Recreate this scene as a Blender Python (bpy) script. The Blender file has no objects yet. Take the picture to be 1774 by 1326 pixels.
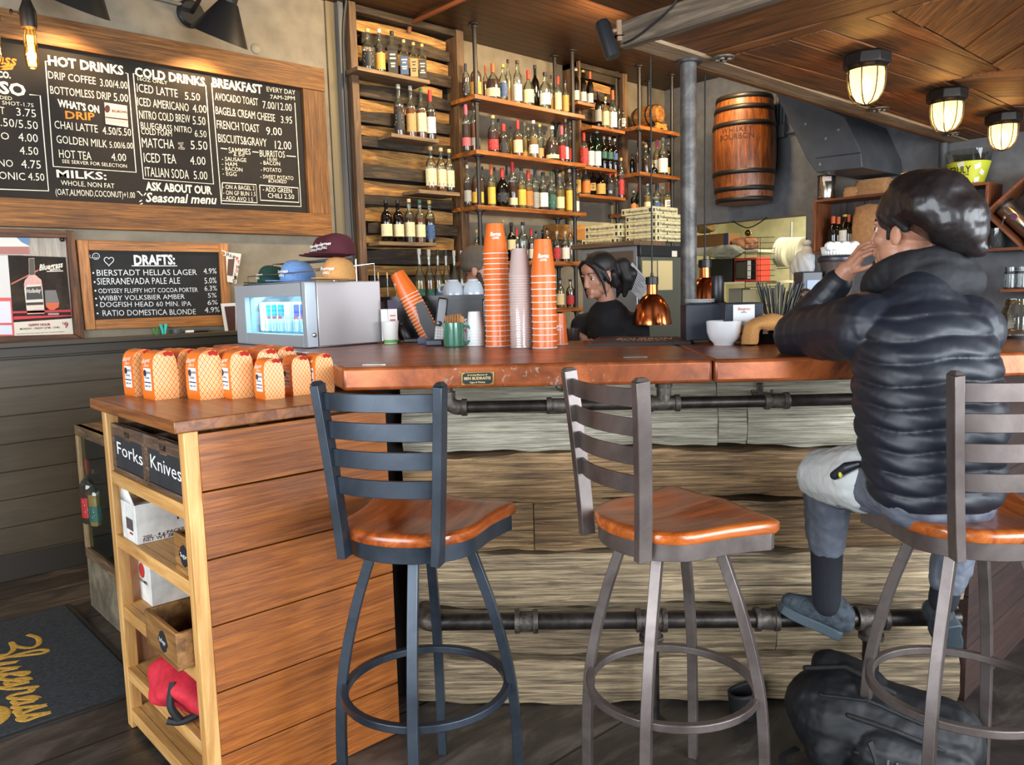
import bpy, bmesh, math, random
from mathutils import Vector, Matrix
random.seed(7)
R=math.radians; PI=math.pi
SC=bpy.context.scene; COL=SC.collection
# ------------------------------------------------------------------ camera
EYE=Vector((0,0,1.55)); FOC=1371.15
_pt,_rl,_yw=R(6.523),R(-1.530),R(47.339)
FW=Vector((math.cos(_yw)*math.cos(_pt),math.sin(_yw)*math.cos(_pt),-math.sin(_pt)))
_rt=Vector((math.sin(_yw),-math.cos(_yw),0)); _up=_rt.cross(FW)
RT=math.cos(_rl)*_rt+math.sin(_rl)*_up; UP=-math.sin(_rl)*_rt+math.cos(_rl)*_up
cd=bpy.data.cameras.new('camera'); cam=bpy.data.objects.new('camera',cd); COL.objects.link(cam)
cd.sensor_width=36; cd.sensor_fit='HORIZONTAL'; cd.lens=FOC*36/1774; cd.clip_start=.05; cd.clip_end=100
cam.matrix_world=Matrix(((RT.x,UP.x,-FW.x,EYE.x),(RT.y,UP.y,-FW.y,EYE.y),(RT.z,UP.z,-FW.z,EYE.z),(0,0,0,1)))
SC.camera=cam
# ------------------------------------------------------------------ colour management, world, daylight
vs=SC.view_settings; vs.view_transform='Standard'; vs.look='None'; vs.gamma=1; vs.use_curve_mapping=False; vs.exposure=0.62
SC.cycles.max_bounces=9; SC.cycles.diffuse_bounces=4; SC.cycles.glossy_bounces=3; SC.cycles.transmission_bounces=6
SC.cycles.transparent_max_bounces=28; SC.cycles.caustics_reflective=False; SC.cycles.caustics_refractive=False
SC.cycles.sample_clamp_indirect=4; SC.cycles.use_denoising=True
W=bpy.data.worlds.new('world'); SC.world=W; W.use_nodes=True
_n=W.node_tree.nodes; _bg=_n['Background']
_sky=_n.new('ShaderNodeTexSky'); _sky.sky_type='HOSEK_WILKIE'; _sky.sun_direction=(-.4,-.5,.77); _sky.turbidity=4
W.node_tree.links.new(_sky.outputs[0],_bg.inputs[0]); _bg.inputs[1].default_value=0.6
def area(name,loc,aim,sx,sy,watts,col):
    l=bpy.data.lights.new(name,'AREA'); l.shape='RECTANGLE'; l.size=sx; l.size_y=sy; l.energy=watts; l.color=col
    o=bpy.data.objects.new(name,l); COL.objects.link(o); o.location=loc
    o.rotation_euler=(Vector(aim)-Vector(loc)).to_track_quat('-Z','Y').to_euler(); return o
def point(name,loc,watts,col,r=.03):
    l=bpy.data.lights.new(name,'POINT'); l.energy=watts; l.color=col; l.shadow_soft_size=r
    o=bpy.data.objects.new(name,l); COL.objects.link(o); o.location=loc; return o
DAY=(.86,.93,1.0); WARM=(1.0,.62,.28)
area('daylight_front_window',(1.4,-3.35,1.75),(1.6,2.5,1.2),4.4,2.3,330,DAY)      # shop windows behind the viewer
area('daylight_side_window',(-3.35,.9,1.75),(2.2,2.2,1.2),4.4,2.3,250,DAY)
area('daylight_right_window',(5.2,-3.35,1.75),(4.2,2.5,1.3),2.4,2.3,130,DAY)
# ------------------------------------------------------------------ planes of the place
ZB=1.316; NE=2.575; NB=2.866; YW=5.167; XW=7.15; ZC=3.63; ZK=2.80
S2=math.sqrt(.5)
def ray(x,y): return FW*FOC+RT*(x-887)-UP*(y-663)
def at_z(x,y,z): d=ray(x,y); return EYE+d*((z-EYE.z)/d.z)
def at_y(x,y,Y=YW): d=ray(x,y); return EYE+d*(Y/d.y)
def at_x(x,y,X=XW): d=ray(x,y); return EYE+d*(X/d.x)
def at_n(x,y,n): d=ray(x,y); return EYE+d*(n/((d.x+d.y)*S2))          # n = distance square to the angled bar front
def tn(t,n,z=0): return Vector(((t+n)*S2,(n-t)*S2,z))                  # bar frame -> world
BR=-PI/4                                                              # z rotation of the bar frame (local x = along bar)
# ------------------------------------------------------------------ mesh builder
class MB:
    def __init__(s): s.v=[]; s.f=[]; s.m=[]
    def add(s,vs,fs,mi=0,M=None):
        b=len(s.v)
        s.v+=[(M@Vector(v)) if M is not None else Vector(v) for v in vs]
        s.f+=[[b+i for i in f] for f in fs]; s.m+=[mi]*len(fs); return s
    def box(s,c,d,mi=0,rz=0,M=None):
        x,y,z=d[0]/2,d[1]/2,d[2]/2
        m=Matrix.Translation(c)@Matrix.Rotation(rz,4,'Z')
        if M is not None: m=M@m
        return s.add([(-x,-y,-z),(x,-y,-z),(x,y,-z),(-x,y,-z),(-x,-y,z),(x,-y,z),(x,y,z),(-x,y,z)],
              [(0,3,2,1),(4,5,6,7),(0,1,5,4),(1,2,6,5),(2,3,7,6),(3,0,4,7)],mi,m)
    def mm(s,a,b,mi=0,M=None):
        a=Vector(a);b=Vector(b); return s.box((a+b)/2,(abs(b.x-a.x),abs(b.y-a.y),abs(b.z-a.z)),mi,0,M)
    def lathe(s,pr,c=(0,0,0),n=20,mi=0,M=None,caps=True):
        m=Matrix.Translation(c)
        if M is not None: m=M@m
        vs=[];fs=[]
        for r,z in pr:
            for k in range(n): vs.append((r*math.cos(2*PI*k/n),r*math.sin(2*PI*k/n),z))
        for i in range(len(pr)-1):
            for k in range(n):
                k2=(k+1)%n; fs.append((i*n+k,i*n+k2,(i+1)*n+k2,(i+1)*n+k))
        if caps:
            if pr[0][0]>1e-6: fs.append(tuple(range(n-1,-1,-1)))
            if pr[-1][0]>1e-6: fs.append(tuple((len(pr)-1)*n+k for k in range(n)))
        return s.add(vs,fs,mi,m)
    def cyl(s,a,b,r,n=12,mi=0,r2=None):
        return s.tube([a,b],[r,r if r2 is None else r2],n,mi)
    def tube(s,pts,r,n=10,mi=0,caps=True,closed=False,sec=None):
        P=[Vector(p) for p in pts]; N=len(P)
        rr=r if isinstance(r,(list,tuple)) else [r]*N
        vs=[];fs=[]; prev=None
        for i in range(N):
            if closed: t=(P[(i+1)%N]-P[i-1])
            else: t=P[min(i+1,N-1)]-P[max(i-1,0)]
            t.normalize()
            if prev is None:
                u=Vector((0,0,1)) if abs(t.z)<.9 else Vector((0,1,0))
                a=t.cross(u).normalized()
            else:
                a=prev-t*prev.dot(t)
                a=a.normalized() if a.length>1e-6 else t.orthogonal().normalized()
            prev=a; b=t.cross(a)
            if sec is None: ring=[(math.cos(2*PI*k/n),math.sin(2*PI*k/n)) for k in range(n)]
            else: ring=sec
            for (p,q) in ring: vs.append(P[i]+a*(p*rr[i])+b*(q*rr[i]))
        n=len(ring); last=N if closed else N-1
        for i in range(last):
            j=(i+1)%N
            for k in range(n):
                k2=(k+1)%n; fs.append((i*n+k,i*n+k2,j*n+k2,j*n+k))
        if caps and not closed:
            fs.append(tuple(range(n-1,-1,-1))); fs.append(tuple((N-1)*n+k for k in range(n)))
        return s.add(vs,fs,mi)
    def prism(s,poly,z0,z1,mi=0,M=None):
        n=len(poly); vs=[(p[0],p[1],z0) for p in poly]+[(p[0],p[1],z1) for p in poly]
        fs=[tuple(range(n-1,-1,-1)),tuple(range(n,2*n))]+[(i,(i+1)%n,n+(i+1)%n,n+i) for i in range(n)]
        return s.add(vs,fs,mi,M)
    def quad(s,a,b,c,d,mi=0): return s.add([a,b,c,d],[(0,1,2,3)],mi)
    def ell(s,c,r,nu=16,nv=10,mi=0,M=None):
        vs=[];fs=[]
        for j in range(nv+1):
            ph=-PI/2+PI*j/nv
            for i in range(nu):
                th=2*PI*i/nu; vs.append((c[0]+r[0]*math.cos(ph)*math.cos(th),c[1]+r[1]*math.cos(ph)*math.sin(th),c[2]+r[2]*math.sin(ph)))
        for j in range(nv):
            for i in range(nu):
                i2=(i+1)%nu; fs.append((j*nu+i,j*nu+i2,(j+1)*nu+i2,(j+1)*nu+i))
        return s.add(vs,fs,mi,M)
    def grid(s,fn,nu,nv,mi=0,wrap=False):
        vs=[fn(i/(nu-(0 if wrap else 1)),j/(nv-1)) for j in range(nv) for i in range(nu)]; fs=[]
        for j in range(nv-1):
            for i in range(nu if wrap else nu-1):
                i2=(i+1)%nu; fs.append((j*nu+i,j*nu+i2,(j+1)*nu+i2,(j+1)*nu+i))
        return s.add(vs,fs,mi)
    def build(s,name,mats,parent=None,bevel=0,sub=0,smooth=True,ang=35,solid=0,seg=2,fixn=True):
        me=bpy.data.meshes.new(name); me.from_pydata(s.v,[],s.f)
        for m in (mats if isinstance(mats,(list,tuple)) else [mats]): me.materials.append(m)
        me.polygons.foreach_set('material_index',s.m)
        if fixn:
            bm=bmesh.new(); bm.from_mesh(me); bmesh.ops.remove_doubles(bm,verts=bm.verts,dist=1e-6); bmesh.ops.recalc_face_normals(bm,faces=bm.faces); bm.to_mesh(me); bm.free()
        if smooth:
            me.polygons.foreach_set('use_smooth',[True]*len(me.polygons)); me.set_sharp_from_angle(angle=R(ang))
        o=bpy.data.objects.new(name,me); COL.objects.link(o)
        if parent is not None: o.parent=parent
        if solid: m=o.modifiers.new('solid','SOLIDIFY'); m.thickness=solid; m.offset=0
        if bevel: m=o.modifiers.new('bevel','BEVEL'); m.width=bevel; m.segments=seg; m.limit_method='ANGLE'; m.angle_limit=R(40)
        if sub: m=o.modifiers.new('sub','SUBSURF'); m.levels=sub; m.render_levels=sub
        me.update(); return o
def tag(o,label,cat,group=None,kind=None):
    if label: o['label']=label
    if cat: o['category']=cat
    if group: o['group']=group
    if kind: o['kind']=kind
    return o
def thing(name,label,cat,loc=(0,0,0),rz=0,group=None,rot=None):
    o=bpy.data.objects.new(name,None); COL.objects.link(o); o.location=loc; o.rotation_euler=rot or (0,0,rz); o.empty_display_size=.05
    return tag(o,label,cat,group)
def struct(name,mb,m,**k): o=mb.build(name,m,**k); o['kind']='structure'; return o
def dup(root,loc=None,rz=None,label=None,group=None,rot=None):
    r=root.copy(); COL.objects.link(r)
    if loc is not None: r.location=loc
    if rz is not None: r.rotation_euler=(0,0,rz)
    if rot is not None: r.rotation_euler=rot
    if label: r['label']=label
    if group: r['group']=group
    for ch in root.children:
        c=ch.copy(); COL.objects.link(c); c.parent=r
        for g in ch.children:
            d=g.copy(); COL.objects.link(d); d.parent=c
    return r
# ------------------------------------------------------------------ materials
def lin(c): return tuple((v/255/12.92 if v/255<=.04045 else ((v/255+.055)/1.055)**2.4) for v in c[:3])+(1,)
_MC={}
def newmat(name):
    m=bpy.data.materials.new(name); m.use_nodes=True; nt=m.node_tree; return m,nt,nt.nodes['Principled BSDF']
def flat(c,rough=.5,metal=0,spec=.5,coat=0,name=None,noise=0,emit=0):
    key=('f',c,rough,metal,spec,coat,noise,emit)
    if key in _MC: return _MC[key]
    m,nt,b=newmat(name or 'paint'); b.inputs['Base Color'].default_value=lin(c); b.inputs['Roughness'].default_value=rough
    b.inputs['Metallic'].default_value=metal; b.inputs['Specular IOR Level'].default_value=spec; b.inputs['Coat Weight'].default_value=coat
    if emit: b.inputs['Emission Color'].default_value=lin(c); b.inputs['Emission Strength'].default_value=emit
    if noise:
        tc=nt.nodes.new('ShaderNodeTexCoord'); nz=nt.nodes.new('ShaderNodeTexNoise'); nz.inputs['Scale'].default_value=noise; nz.inputs['Detail'].default_value=5
        nt.links.new(tc.outputs['Object'],nz.inputs['Vector'])
        bp=nt.nodes.new('ShaderNodeBump'); bp.inputs['Strength'].default_value=.25; bp.inputs['Distance'].default_value=.002
        nt.links.new(nz.outputs['Fac'],bp.inputs['Height']); nt.links.new(bp.outputs[0],b.inputs['Normal'])
        mr=nt.nodes.new('ShaderNodeMapRange'); mr.inputs[1].default_value=.3; mr.inputs[2].default_value=.7; mr.inputs[3].default_value=.82; mr.inputs[4].default_value=1.15
        nt.links.new(nz.outputs['Fac'],mr.inputs[0])
        mx=nt.nodes.new('ShaderNodeMix'); mx.data_type='RGBA'; mx.blend_type='MULTIPLY'; mx.inputs[0].default_value=1; mx.inputs[6].default_value=lin(c)
        nt.links.new(mr.outputs[0],mx.inputs[7]); nt.links.new(mx.outputs[2],b.inputs['Base Color'])
    _MC[key]=m; return m
def wood(c1,c2,c3=None,axis='X',scale=1,rough=.5,bump=.3,stretch=14,var=.25,knots=.0,coat=0,lo=.32,hi=.68,det=8,dist=.8):
    """grain runs along the local AXIS; every object gets its own offset and tone"""
    key=('w',c1,c2,c3,axis,scale,rough,bump,stretch,var,knots,coat,lo,hi,dist)
    if key in _MC: return _MC[key]
    m,nt,b=newmat('wood'); N=nt.nodes.new; L=nt.links.new
    tc=N('ShaderNodeTexCoord'); oi=N('ShaderNodeObjectInfo'); vm=N('ShaderNodeVectorMath'); vm.operation='ADD'
    cx=N('ShaderNodeCombineXYZ'); mu=N('ShaderNodeMath'); mu.operation='MULTIPLY'; mu.inputs[1].default_value=37
    L(oi.outputs['Random'],mu.inputs[0]); [L(mu.outputs[0],cx.inputs[i]) for i in range(3)]
    L(tc.outputs['Object'],vm.inputs[0]); L(cx.outputs[0],vm.inputs[1])
    mp=N('ShaderNodeMapping'); L(vm.outputs[0],mp.inputs[0])
    sv=[scale*stretch]*3; sv['XYZ'.index(axis)]=scale; mp.inputs['Scale'].default_value=sv
    n1=N('ShaderNodeTexNoise'); n1.inputs['Scale'].default_value=2.2; n1.inputs['Detail'].default_value=det; n1.inputs['Roughness'].default_value=.68; n1.inputs['Distortion'].default_value=dist
    L(mp.outputs[0],n1.inputs['Vector'])
    n2=N('ShaderNodeTexNoise'); n2.inputs['Scale'].default_value=1.6*scale; n2.inputs['Detail'].default_value=3; L(vm.outputs[0],n2.inputs['Vector'])
    cr=N('ShaderNodeValToRGB'); e=cr.color_ramp.elements; e[0].position=lo; e[0].color=lin(c1); e[1].position=hi; e[1].color=lin(c2)
    if c3: k=e.new((lo+hi)/2); k.color=lin(c3)
    L(n1.outputs['Fac'],cr.inputs[0])
    ad=N('ShaderNodeMath'); ad.operation='MULTIPLY_ADD'; ad.inputs[1].default_value=var*2; ad.inputs[2].default_value=1-var
    L(oi.outputs['Random'],ad.inputs[0])
    mr=N('ShaderNodeMapRange'); mr.inputs[1].default_value=.3; mr.inputs[2].default_value=.7; mr.inputs[3].default_value=.75; mr.inputs[4].default_value=1.2; L(n2.outputs['Fac'],mr.inputs[0])
    ml=N('ShaderNodeMath'); ml.operation='MULTIPLY'; L(ad.outputs[0],ml.inputs[0]); L(mr.outputs[0],ml.inputs[1])
    mx=N('ShaderNodeMix'); mx.data_type='RGBA'; mx.blend_type='MULTIPLY'; mx.inputs[0].default_value=1; L(cr.outputs[0],mx.inputs[6]); L(ml.outputs[0],mx.inputs[7])
    out=mx.outputs[2]
    if knots:
        vo=N('ShaderNodeTexVoronoi'); vo.inputs['Scale'].default_value=knots; mk=N('ShaderNodeMapping')
        ks=[1.0]*3; ks['XYZ'.index(axis)]=.45; mk.inputs['Scale'].default_value=ks
        L(vm.outputs[0],mk.inputs[0]); L(mk.outputs[0],vo.inputs['Vector'])
        kr=N('ShaderNodeMapRange'); kr.inputs[1].default_value=.03; kr.inputs[2].default_value=.14; kr.inputs[3].default_value=.22; kr.inputs[4].default_value=1; L(vo.outputs['Distance'],kr.inputs[0])
        m2=N('ShaderNodeMix'); m2.data_type='RGBA'; m2.blend_type='MULTIPLY'; m2.inputs[0].default_value=1; L(out,m2.inputs[6]); L(kr.outputs[0],m2.inputs[7]); out=m2.outputs[2]
    L(out,b.inputs['Base Color']); b.inputs['Roughness'].default_value=rough; b.inputs['Coat Weight'].default_value=coat; b.inputs['Coat Roughness'].default_value=.2
    if bump:
        bp=N('ShaderNodeBump'); bp.inputs['Strength'].default_value=bump; bp.inputs['Distance'].default_value=.006; L(n1.outputs['Fac'],bp.inputs['Height']); L(bp.outputs[0],b.inputs['Normal'])
    _MC[key]=m; return m
def blotch(c1,c2,c3=None,scale=3,rough=.4,metal=0,bump=.1,lo=.35,hi=.65,det=7,coat=0,dist=.5):
    key=('b',c1,c2,c3,scale,rough,metal,bump,lo,hi,coat)
    if key in _MC: return _MC[key]
    m,nt,b=newmat('worn'); N=nt.nodes.new; L=nt.links.new
    tc=N('ShaderNodeTexCoord'); n1=N('ShaderNodeTexNoise'); n1.inputs['Scale'].default_value=scale; n1.inputs['Detail'].default_value=det; n1.inputs['Distortion'].default_value=dist; n1.inputs['Roughness'].default_value=.65
    L(tc.outputs['Object'],n1.inputs['Vector'])
    cr=N('ShaderNodeValToRGB'); e=cr.color_ramp.elements; e[0].position=lo; e[0].color=lin(c1); e[1].position=hi; e[1].color=lin(c2)
    if c3: k=e.new((lo+hi)/2); k.color=lin(c3)
    L(n1.outputs['Fac'],cr.inputs[0]); L(cr.outputs[0],b.inputs['Base Color'])
    b.inputs['Roughness'].default_value=rough; b.inputs['Metallic'].default_value=metal; b.inputs['Coat Weight'].default_value=coat
    if bump:
        bp=N('ShaderNodeBump'); bp.inputs['Strength'].default_value=bump; bp.inputs['Distance'].default_value=.004; L(n1.outputs['Fac'],bp.inputs['Height']); L(bp.outputs[0],b.inputs['Normal'])
    _MC[key]=m; return m
def glass(c=(235,240,238),body=0.0,bodycol=None,gloss=.9,name='glass'):
    """thin clear wall: see-through with Fresnel reflections, BODY = how much of it is coloured matter"""
    key=('g',c,body,bodycol,gloss)
    if key in _MC: return _MC[key]
    m,nt,b=newmat(name); N=nt.nodes.new; L=nt.links.new; nt.nodes.remove(b)
    tr=N('ShaderNodeBsdfTransparent'); tr.inputs[0].default_value=lin(c)
    gl=N('ShaderNodeBsdfGlossy'); gl.inputs['Roughness'].default_value=.04
    fr=N('ShaderNodeFresnel'); fr.inputs[0].default_value=1.5
    base=tr.outputs[0]
    if body:
        df=N('ShaderNodeBsdfDiffuse'); df.inputs[0].default_value=lin(bodycol or c); ms=N('ShaderNodeMixShader'); ms.inputs[0].default_value=body
        L(tr.outputs[0],ms.inputs[1]); L(df.outputs[0],ms.inputs[2]); base=ms.outputs[0]
    ml=N('ShaderNodeMath'); ml.operation='MULTIPLY_ADD'; ml.inputs[1].default_value=gloss; ml.inputs[2].default_value=.03; L(fr.outputs[0],ml.inputs[0])
    m2=N('ShaderNodeMixShader'); L(ml.outputs[0],m2.inputs[0]); L(base,m2.inputs[1]); L(gl.outputs[0],m2.inputs[2])
    L(m2.outputs[0],nt.nodes['Material Output'].inputs[0]); _MC[key]=m; return m
# ------------------------------------------------------------------ lettering
_TC={}
def _glyphs(s,shear,bold):
    k=(s,shear,bold)
    if k not in _TC:
        cu=bpy.data.curves.new('t','FONT'); cu.body=s; cu.resolution_u=2; cu.shear=shear; cu.offset=bold; cu.fill_mode='FRONT'
        ob=bpy.data.objects.new('t',cu); me=ob.to_mesh()
        vs=[(v.co.x,v.co.y) for v in me.vertices]; fs=[list(p.vertices) for p in me.polygons]; ob.to_mesh_clear(); bpy.data.objects.remove(ob); bpy.data.curves.remove(cu)
        _TC[k]=(vs,fs)
    return _TC[k]
def text(mb,s,A,B,up,mi=0,shear=0,bold=.012,cap=.69):
    """letters S from point A (baseline start) to B (baseline end); UP = cap-height vector"""
    vs,fs=_glyphs(s,shear,bold)
    if not vs: return
    A=Vector(A);B=Vector(B);up=Vector(up); x0=min(v[0] for v in vs); x1=max(v[0] for v in vs); ex=(B-A)/max(x1-x0,1e-6); ey=up/cap
    mb.add([A+ex*(v[0]-x0)+ey*v[1] for v in vs],fs,mi)
def ribbon(mb,pts,w,nrm,mi=0):
    """flat brush stroke of width w along 3-D pts lying square to nrm"""
    P=[Vector(p) for p in pts]; nrm=Vector(nrm).normalized(); vs=[]
    for i,p in enumerate(P):
        t=(P[min(i+1,len(P)-1)]-P[max(i-1,0)]).normalized(); a=nrm.cross(t)*(w/2); vs+=[p-a,p+a]
    mb.add(vs,[(2*i,2*i+1,2*i+3,2*i+2) for i in range(len(P)-1)],mi)
def spline(P,k=6):
    P=[Vector(p) for p in P]; out=[]
    for i in range(len(P)-1):
        p0=P[max(i-1,0)];p1=P[i];p2=P[i+1];p3=P[min(i+2,len(P)-1)]
        for j in range(k):
            t=j/k; out.append(.5*((2*p1)+(p2-p0)*t+(2*p0-5*p1+4*p2-p3)*t*t+(3*p1-p0-3*p2+p3)*t**3))
    out.append(P[-1]); return out
# ================================================================== SETTING
def groove_mat(c1,c2,grain,across,width,off=0,rough=.6,bump=.4,gd=.35,gw=.035,var=.12,stretch=12,scale=1,c3=None,coat=0):
    """boards in a surface: wood grain along GRAIN, dark joints every WIDTH along ACROSS, each board its own tone"""
    m=wood(c1,c2,c3,grain,scale,rough,bump,stretch,.0,0,coat).copy(); nt=m.node_tree; N=nt.nodes.new; L=nt.links.new
    b=nt.nodes['Principled BSDF']; src=b.inputs['Base Color'].links[0].from_socket
    tc=N('ShaderNodeTexCoord'); sp=N('ShaderNodeSeparateXYZ'); L(tc.outputs['Object'],sp.inputs[0])
    a=N('ShaderNodeMath'); a.operation='MULTIPLY_ADD'; a.inputs[1].default_value=1/width; a.inputs[2].default_value=off; L(sp.outputs['XYZ'.index(across)],a.inputs[0])
    f=N('ShaderNodeMath'); f.operation='FRACT'; L(a.outputs[0],f.inputs[0])
    pp=N('ShaderNodeMath'); pp.operation='PINGPONG'; pp.inputs[1].default_value=.5; L(f.outputs[0],pp.inputs[0])
    r=N('ShaderNodeMapRange'); r.inputs[1].default_value=gw*.4; r.inputs[2].default_value=gw; r.inputs[3].default_value=gd; r.inputs[4].default_value=1; L(pp.outputs[0],r.inputs[0])
    fl=N('ShaderNodeMath'); fl.operation='FLOOR'; L(a.outputs[0],fl.inputs[0])
    wn=N('ShaderNodeTexWhiteNoise'); wn.noise_dimensions='1D'; L(fl.outputs[0],wn.inputs['W'])
    t=N('ShaderNodeMath'); t.operation='MULTIPLY_ADD'; t.inputs[1].default_value=2*var; t.inputs[2].default_value=1-var; L(wn.outputs['Value'],t.inputs[0])
    q=N('ShaderNodeMath'); q.operation='MULTIPLY'; L(t.outputs[0],q.inputs[0]); L(r.outputs[0],q.inputs[1])
    mx=N('ShaderNodeMix'); mx.data_type='RGBA'; mx.blend_type='MULTIPLY'; mx.inputs[0].default_value=1; L(src,mx.inputs[6]); L(q.outputs[0],mx.inputs[7]); L(mx.outputs[2],b.inputs['Base Color'])
    bp=N('ShaderNodeBump'); bp.inputs['Strength'].default_value=.6; bp.inputs['Distance'].default_value=.006; L(r.outputs[0],bp.inputs['Height'])
    if b.inputs['Normal'].links: L(b.inputs['Normal'].links[0].from_socket,bp.inputs['Normal'])
    L(bp.outputs[0],b.inputs['Normal']); return m
X0=-3.4; Y0=-3.4
M_FLOOR=groove_mat((38,34,31),(92,84,76),'X','Y',.62,.2,.38,.5,.3,.012,.1,3,1,(58,52,47))
M_PLASTER=flat((138,127,108),.75,noise=9,name='plaster')
M_GREY=flat((100,102,106),.6,noise=12,name='grey_paint')
M_WAIN=groove_mat((68,60,47),(84,74,58),'X','Z',.158,.1,.45,.15,.3,.03,.06,10)
M_CEIL=groove_mat((52,30,14),(84,50,24),'X','Y',.09,0,.45,.1,.35,.07,.1,10)
b=MB(); b.mm((X0,Y0,-.1),(10,6,0)); struct('floor',b,M_FLOOR,smooth=False)
b=MB(); b.mm((X0,Y0,ZC),(XW,6,ZC+.1)); struct('ceiling',b,M_CEIL,smooth=False)
XE=3.18                                                       # where the painted wall stops and the barrel-stave panel begins
b=MB(); b.mm((X0,YW,1.33),(XE,YW+.35,ZC)); b.mm((XE,YW+.08,0),(XW,YW+.35,ZC)); struct('wall_left',b,M_PLASTER,smooth=False)
b=MB(); b.mm((X0,YW-.012,.1),(XE,YW+.35,1.33)); struct('wall_left_boards',b,M_WAIN,smooth=False)
M_RAIL=flat((66,58,47),.5,name='olive_paint')
b=MB(); b.mm((X0,YW-.075,1.315),(2.6,YW,1.345)); b.mm((X0,YW-.03,1.26),(2.6,YW,1.315)); struct('trim_1',b,M_RAIL,bevel=.004)
b=MB(); b.mm((X0,YW-.04,0),(XE,YW-.012,.15)); struct('baseboard_left',b,flat((48,43,37),.5),bevel=.004)
b=MB(); b.mm((XE-.13,YW-.018,1.345),(XE-.055,YW,ZC)); struct('trim_2',b,flat((122,108,80),.6),bevel=.003)
b=MB(); b.mm((XE-.055,YW-.06,1.345),(XE-.01,YW,ZC)); struct('trim_3',b,flat((112,112,112),.6),bevel=.003)
# far grey wall with the kitchen pass-through
oy0,oy1,oz0,oz1=at_x(1396,400).y,4.95,1.16,at_x(1300,381).z
b=MB(); T=.16
b.mm((XW,oy1,0),(XW+T,YW+.3,ZC)); b.mm((XW,Y0,0),(XW+T,oy0,ZC)); b.mm((XW,oy0,oz1),(XW+T,oy1,ZC)); b.mm((XW,oy0,0),(XW+T,oy1,oz0))
struct('wall_back',b,M_GREY,smooth=False)
# kitchen behind it
M_KIT=flat((206,200,160),.6,noise=6,name='kitchen_paint')
b=MB(); b.mm((9.4,1.8,0),(9.5,6,2.8)); b.mm((XW+T,5.9,0),(9.4,6,2.8)); b.mm((XW+T,1.8,0),(9.4,1.9,2.8)); struct('wall_kitchen',b,M_KIT,smooth=False)
b=MB(); b.mm((XW+T,1.8,2.75),(9.5,6,2.85)); struct('ceiling_kitchen',b,M_KIT,smooth=False)
area('kitchen_lamp',(8.2,4.0,2.7),(8.2,4.0,0),1.2,.5,52,(1,.93,.72))
# walls behind the viewer with the shop windows
def win_wall(name,axis,c,a0,a1,wins,n):
    b=MB(); z0,z1=.6,2.9; edges=[a0]
    def put(u0,u1,za,zb):
        if axis=='y': b.mm((u0,c-.12,za),(u1,c,zb))
        else: b.mm((c-.12,u0,za),(c,u1,zb))
    put(a0,a1,0,z0); put(a0,a1,z1,ZC); p=a0
    for w0,w1 in wins: put(p,w0,z0,z1); p=w1
    put(p,a1,z0,z1); struct(name,b,M_PLASTER,smooth=False)
    for i,(w0,w1) in enumerate(wins):
        f=MB(); k=.06
        for u in (w0,(w0+w1)/2-k/2,w1-k):
            (f.mm((u,c-.1,z0),(u+k,c-.03,z1)) if axis=='y' else f.mm((c-.1,u,z0),(c-.03,u+k,z1)))
        for z in (z0,z1-k): (f.mm((w0,c-.1,z),(w1,c-.03,z+k)) if axis=='y' else f.mm((c-.1,w0,z),(c-.03,w1,z+k)))
        struct('window_%d'%(n+i),f,flat((40,38,36),.5))
win_wall('wall_front','y',Y0,X0,XW,[(-.9,3.7),(3.95,6.5)],1)
win_wall('wall_side','x',X0,Y0,6,[(-1.4,3.2)],3)
# ================================================================== wooden canopy over the bar
c1=at_z(1071,81,ZK-.14); ZK=2.66
cA=at_z(1074,83,ZK); cy=cA.y; cx=cA.x; cX1=XW; cyR=-1.6
M_BARN=[wood((58,33,16),(164,106,56),(112,68,34),a,1.2,.6,.5,24,.34,1.6) for a in 'XY']
M_GREYB=wood((70,58,46),(142,126,106),(104,90,74),'Y',1,.7,.5,16,.15)
can=thing('wooden_canopy','large dropped canopy of reclaimed brown boards over the bar, three caged lamps below it','canopy',(cx,cy,ZK))
b=MB(); b.mm((0,cyR-cy,-.002),(.045,0,.115)); b.build('fascia_board',M_GREYB,can,bevel=.003).__setitem__('label','weathered grey end board')
b=MB(); b.mm((.045,-.04,-.002),(cX1-cx,0,.10)); b.build('edge_board',wood((70,42,20),(120,78,42),None,'X',1,.6,.3),can,bevel=.003)
b=MB(); b.mm((.045,cyR-cy,.03),(cX1-cx,-.04,.09)); b.build('deck',flat((30,20,12),.8),can)
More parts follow.
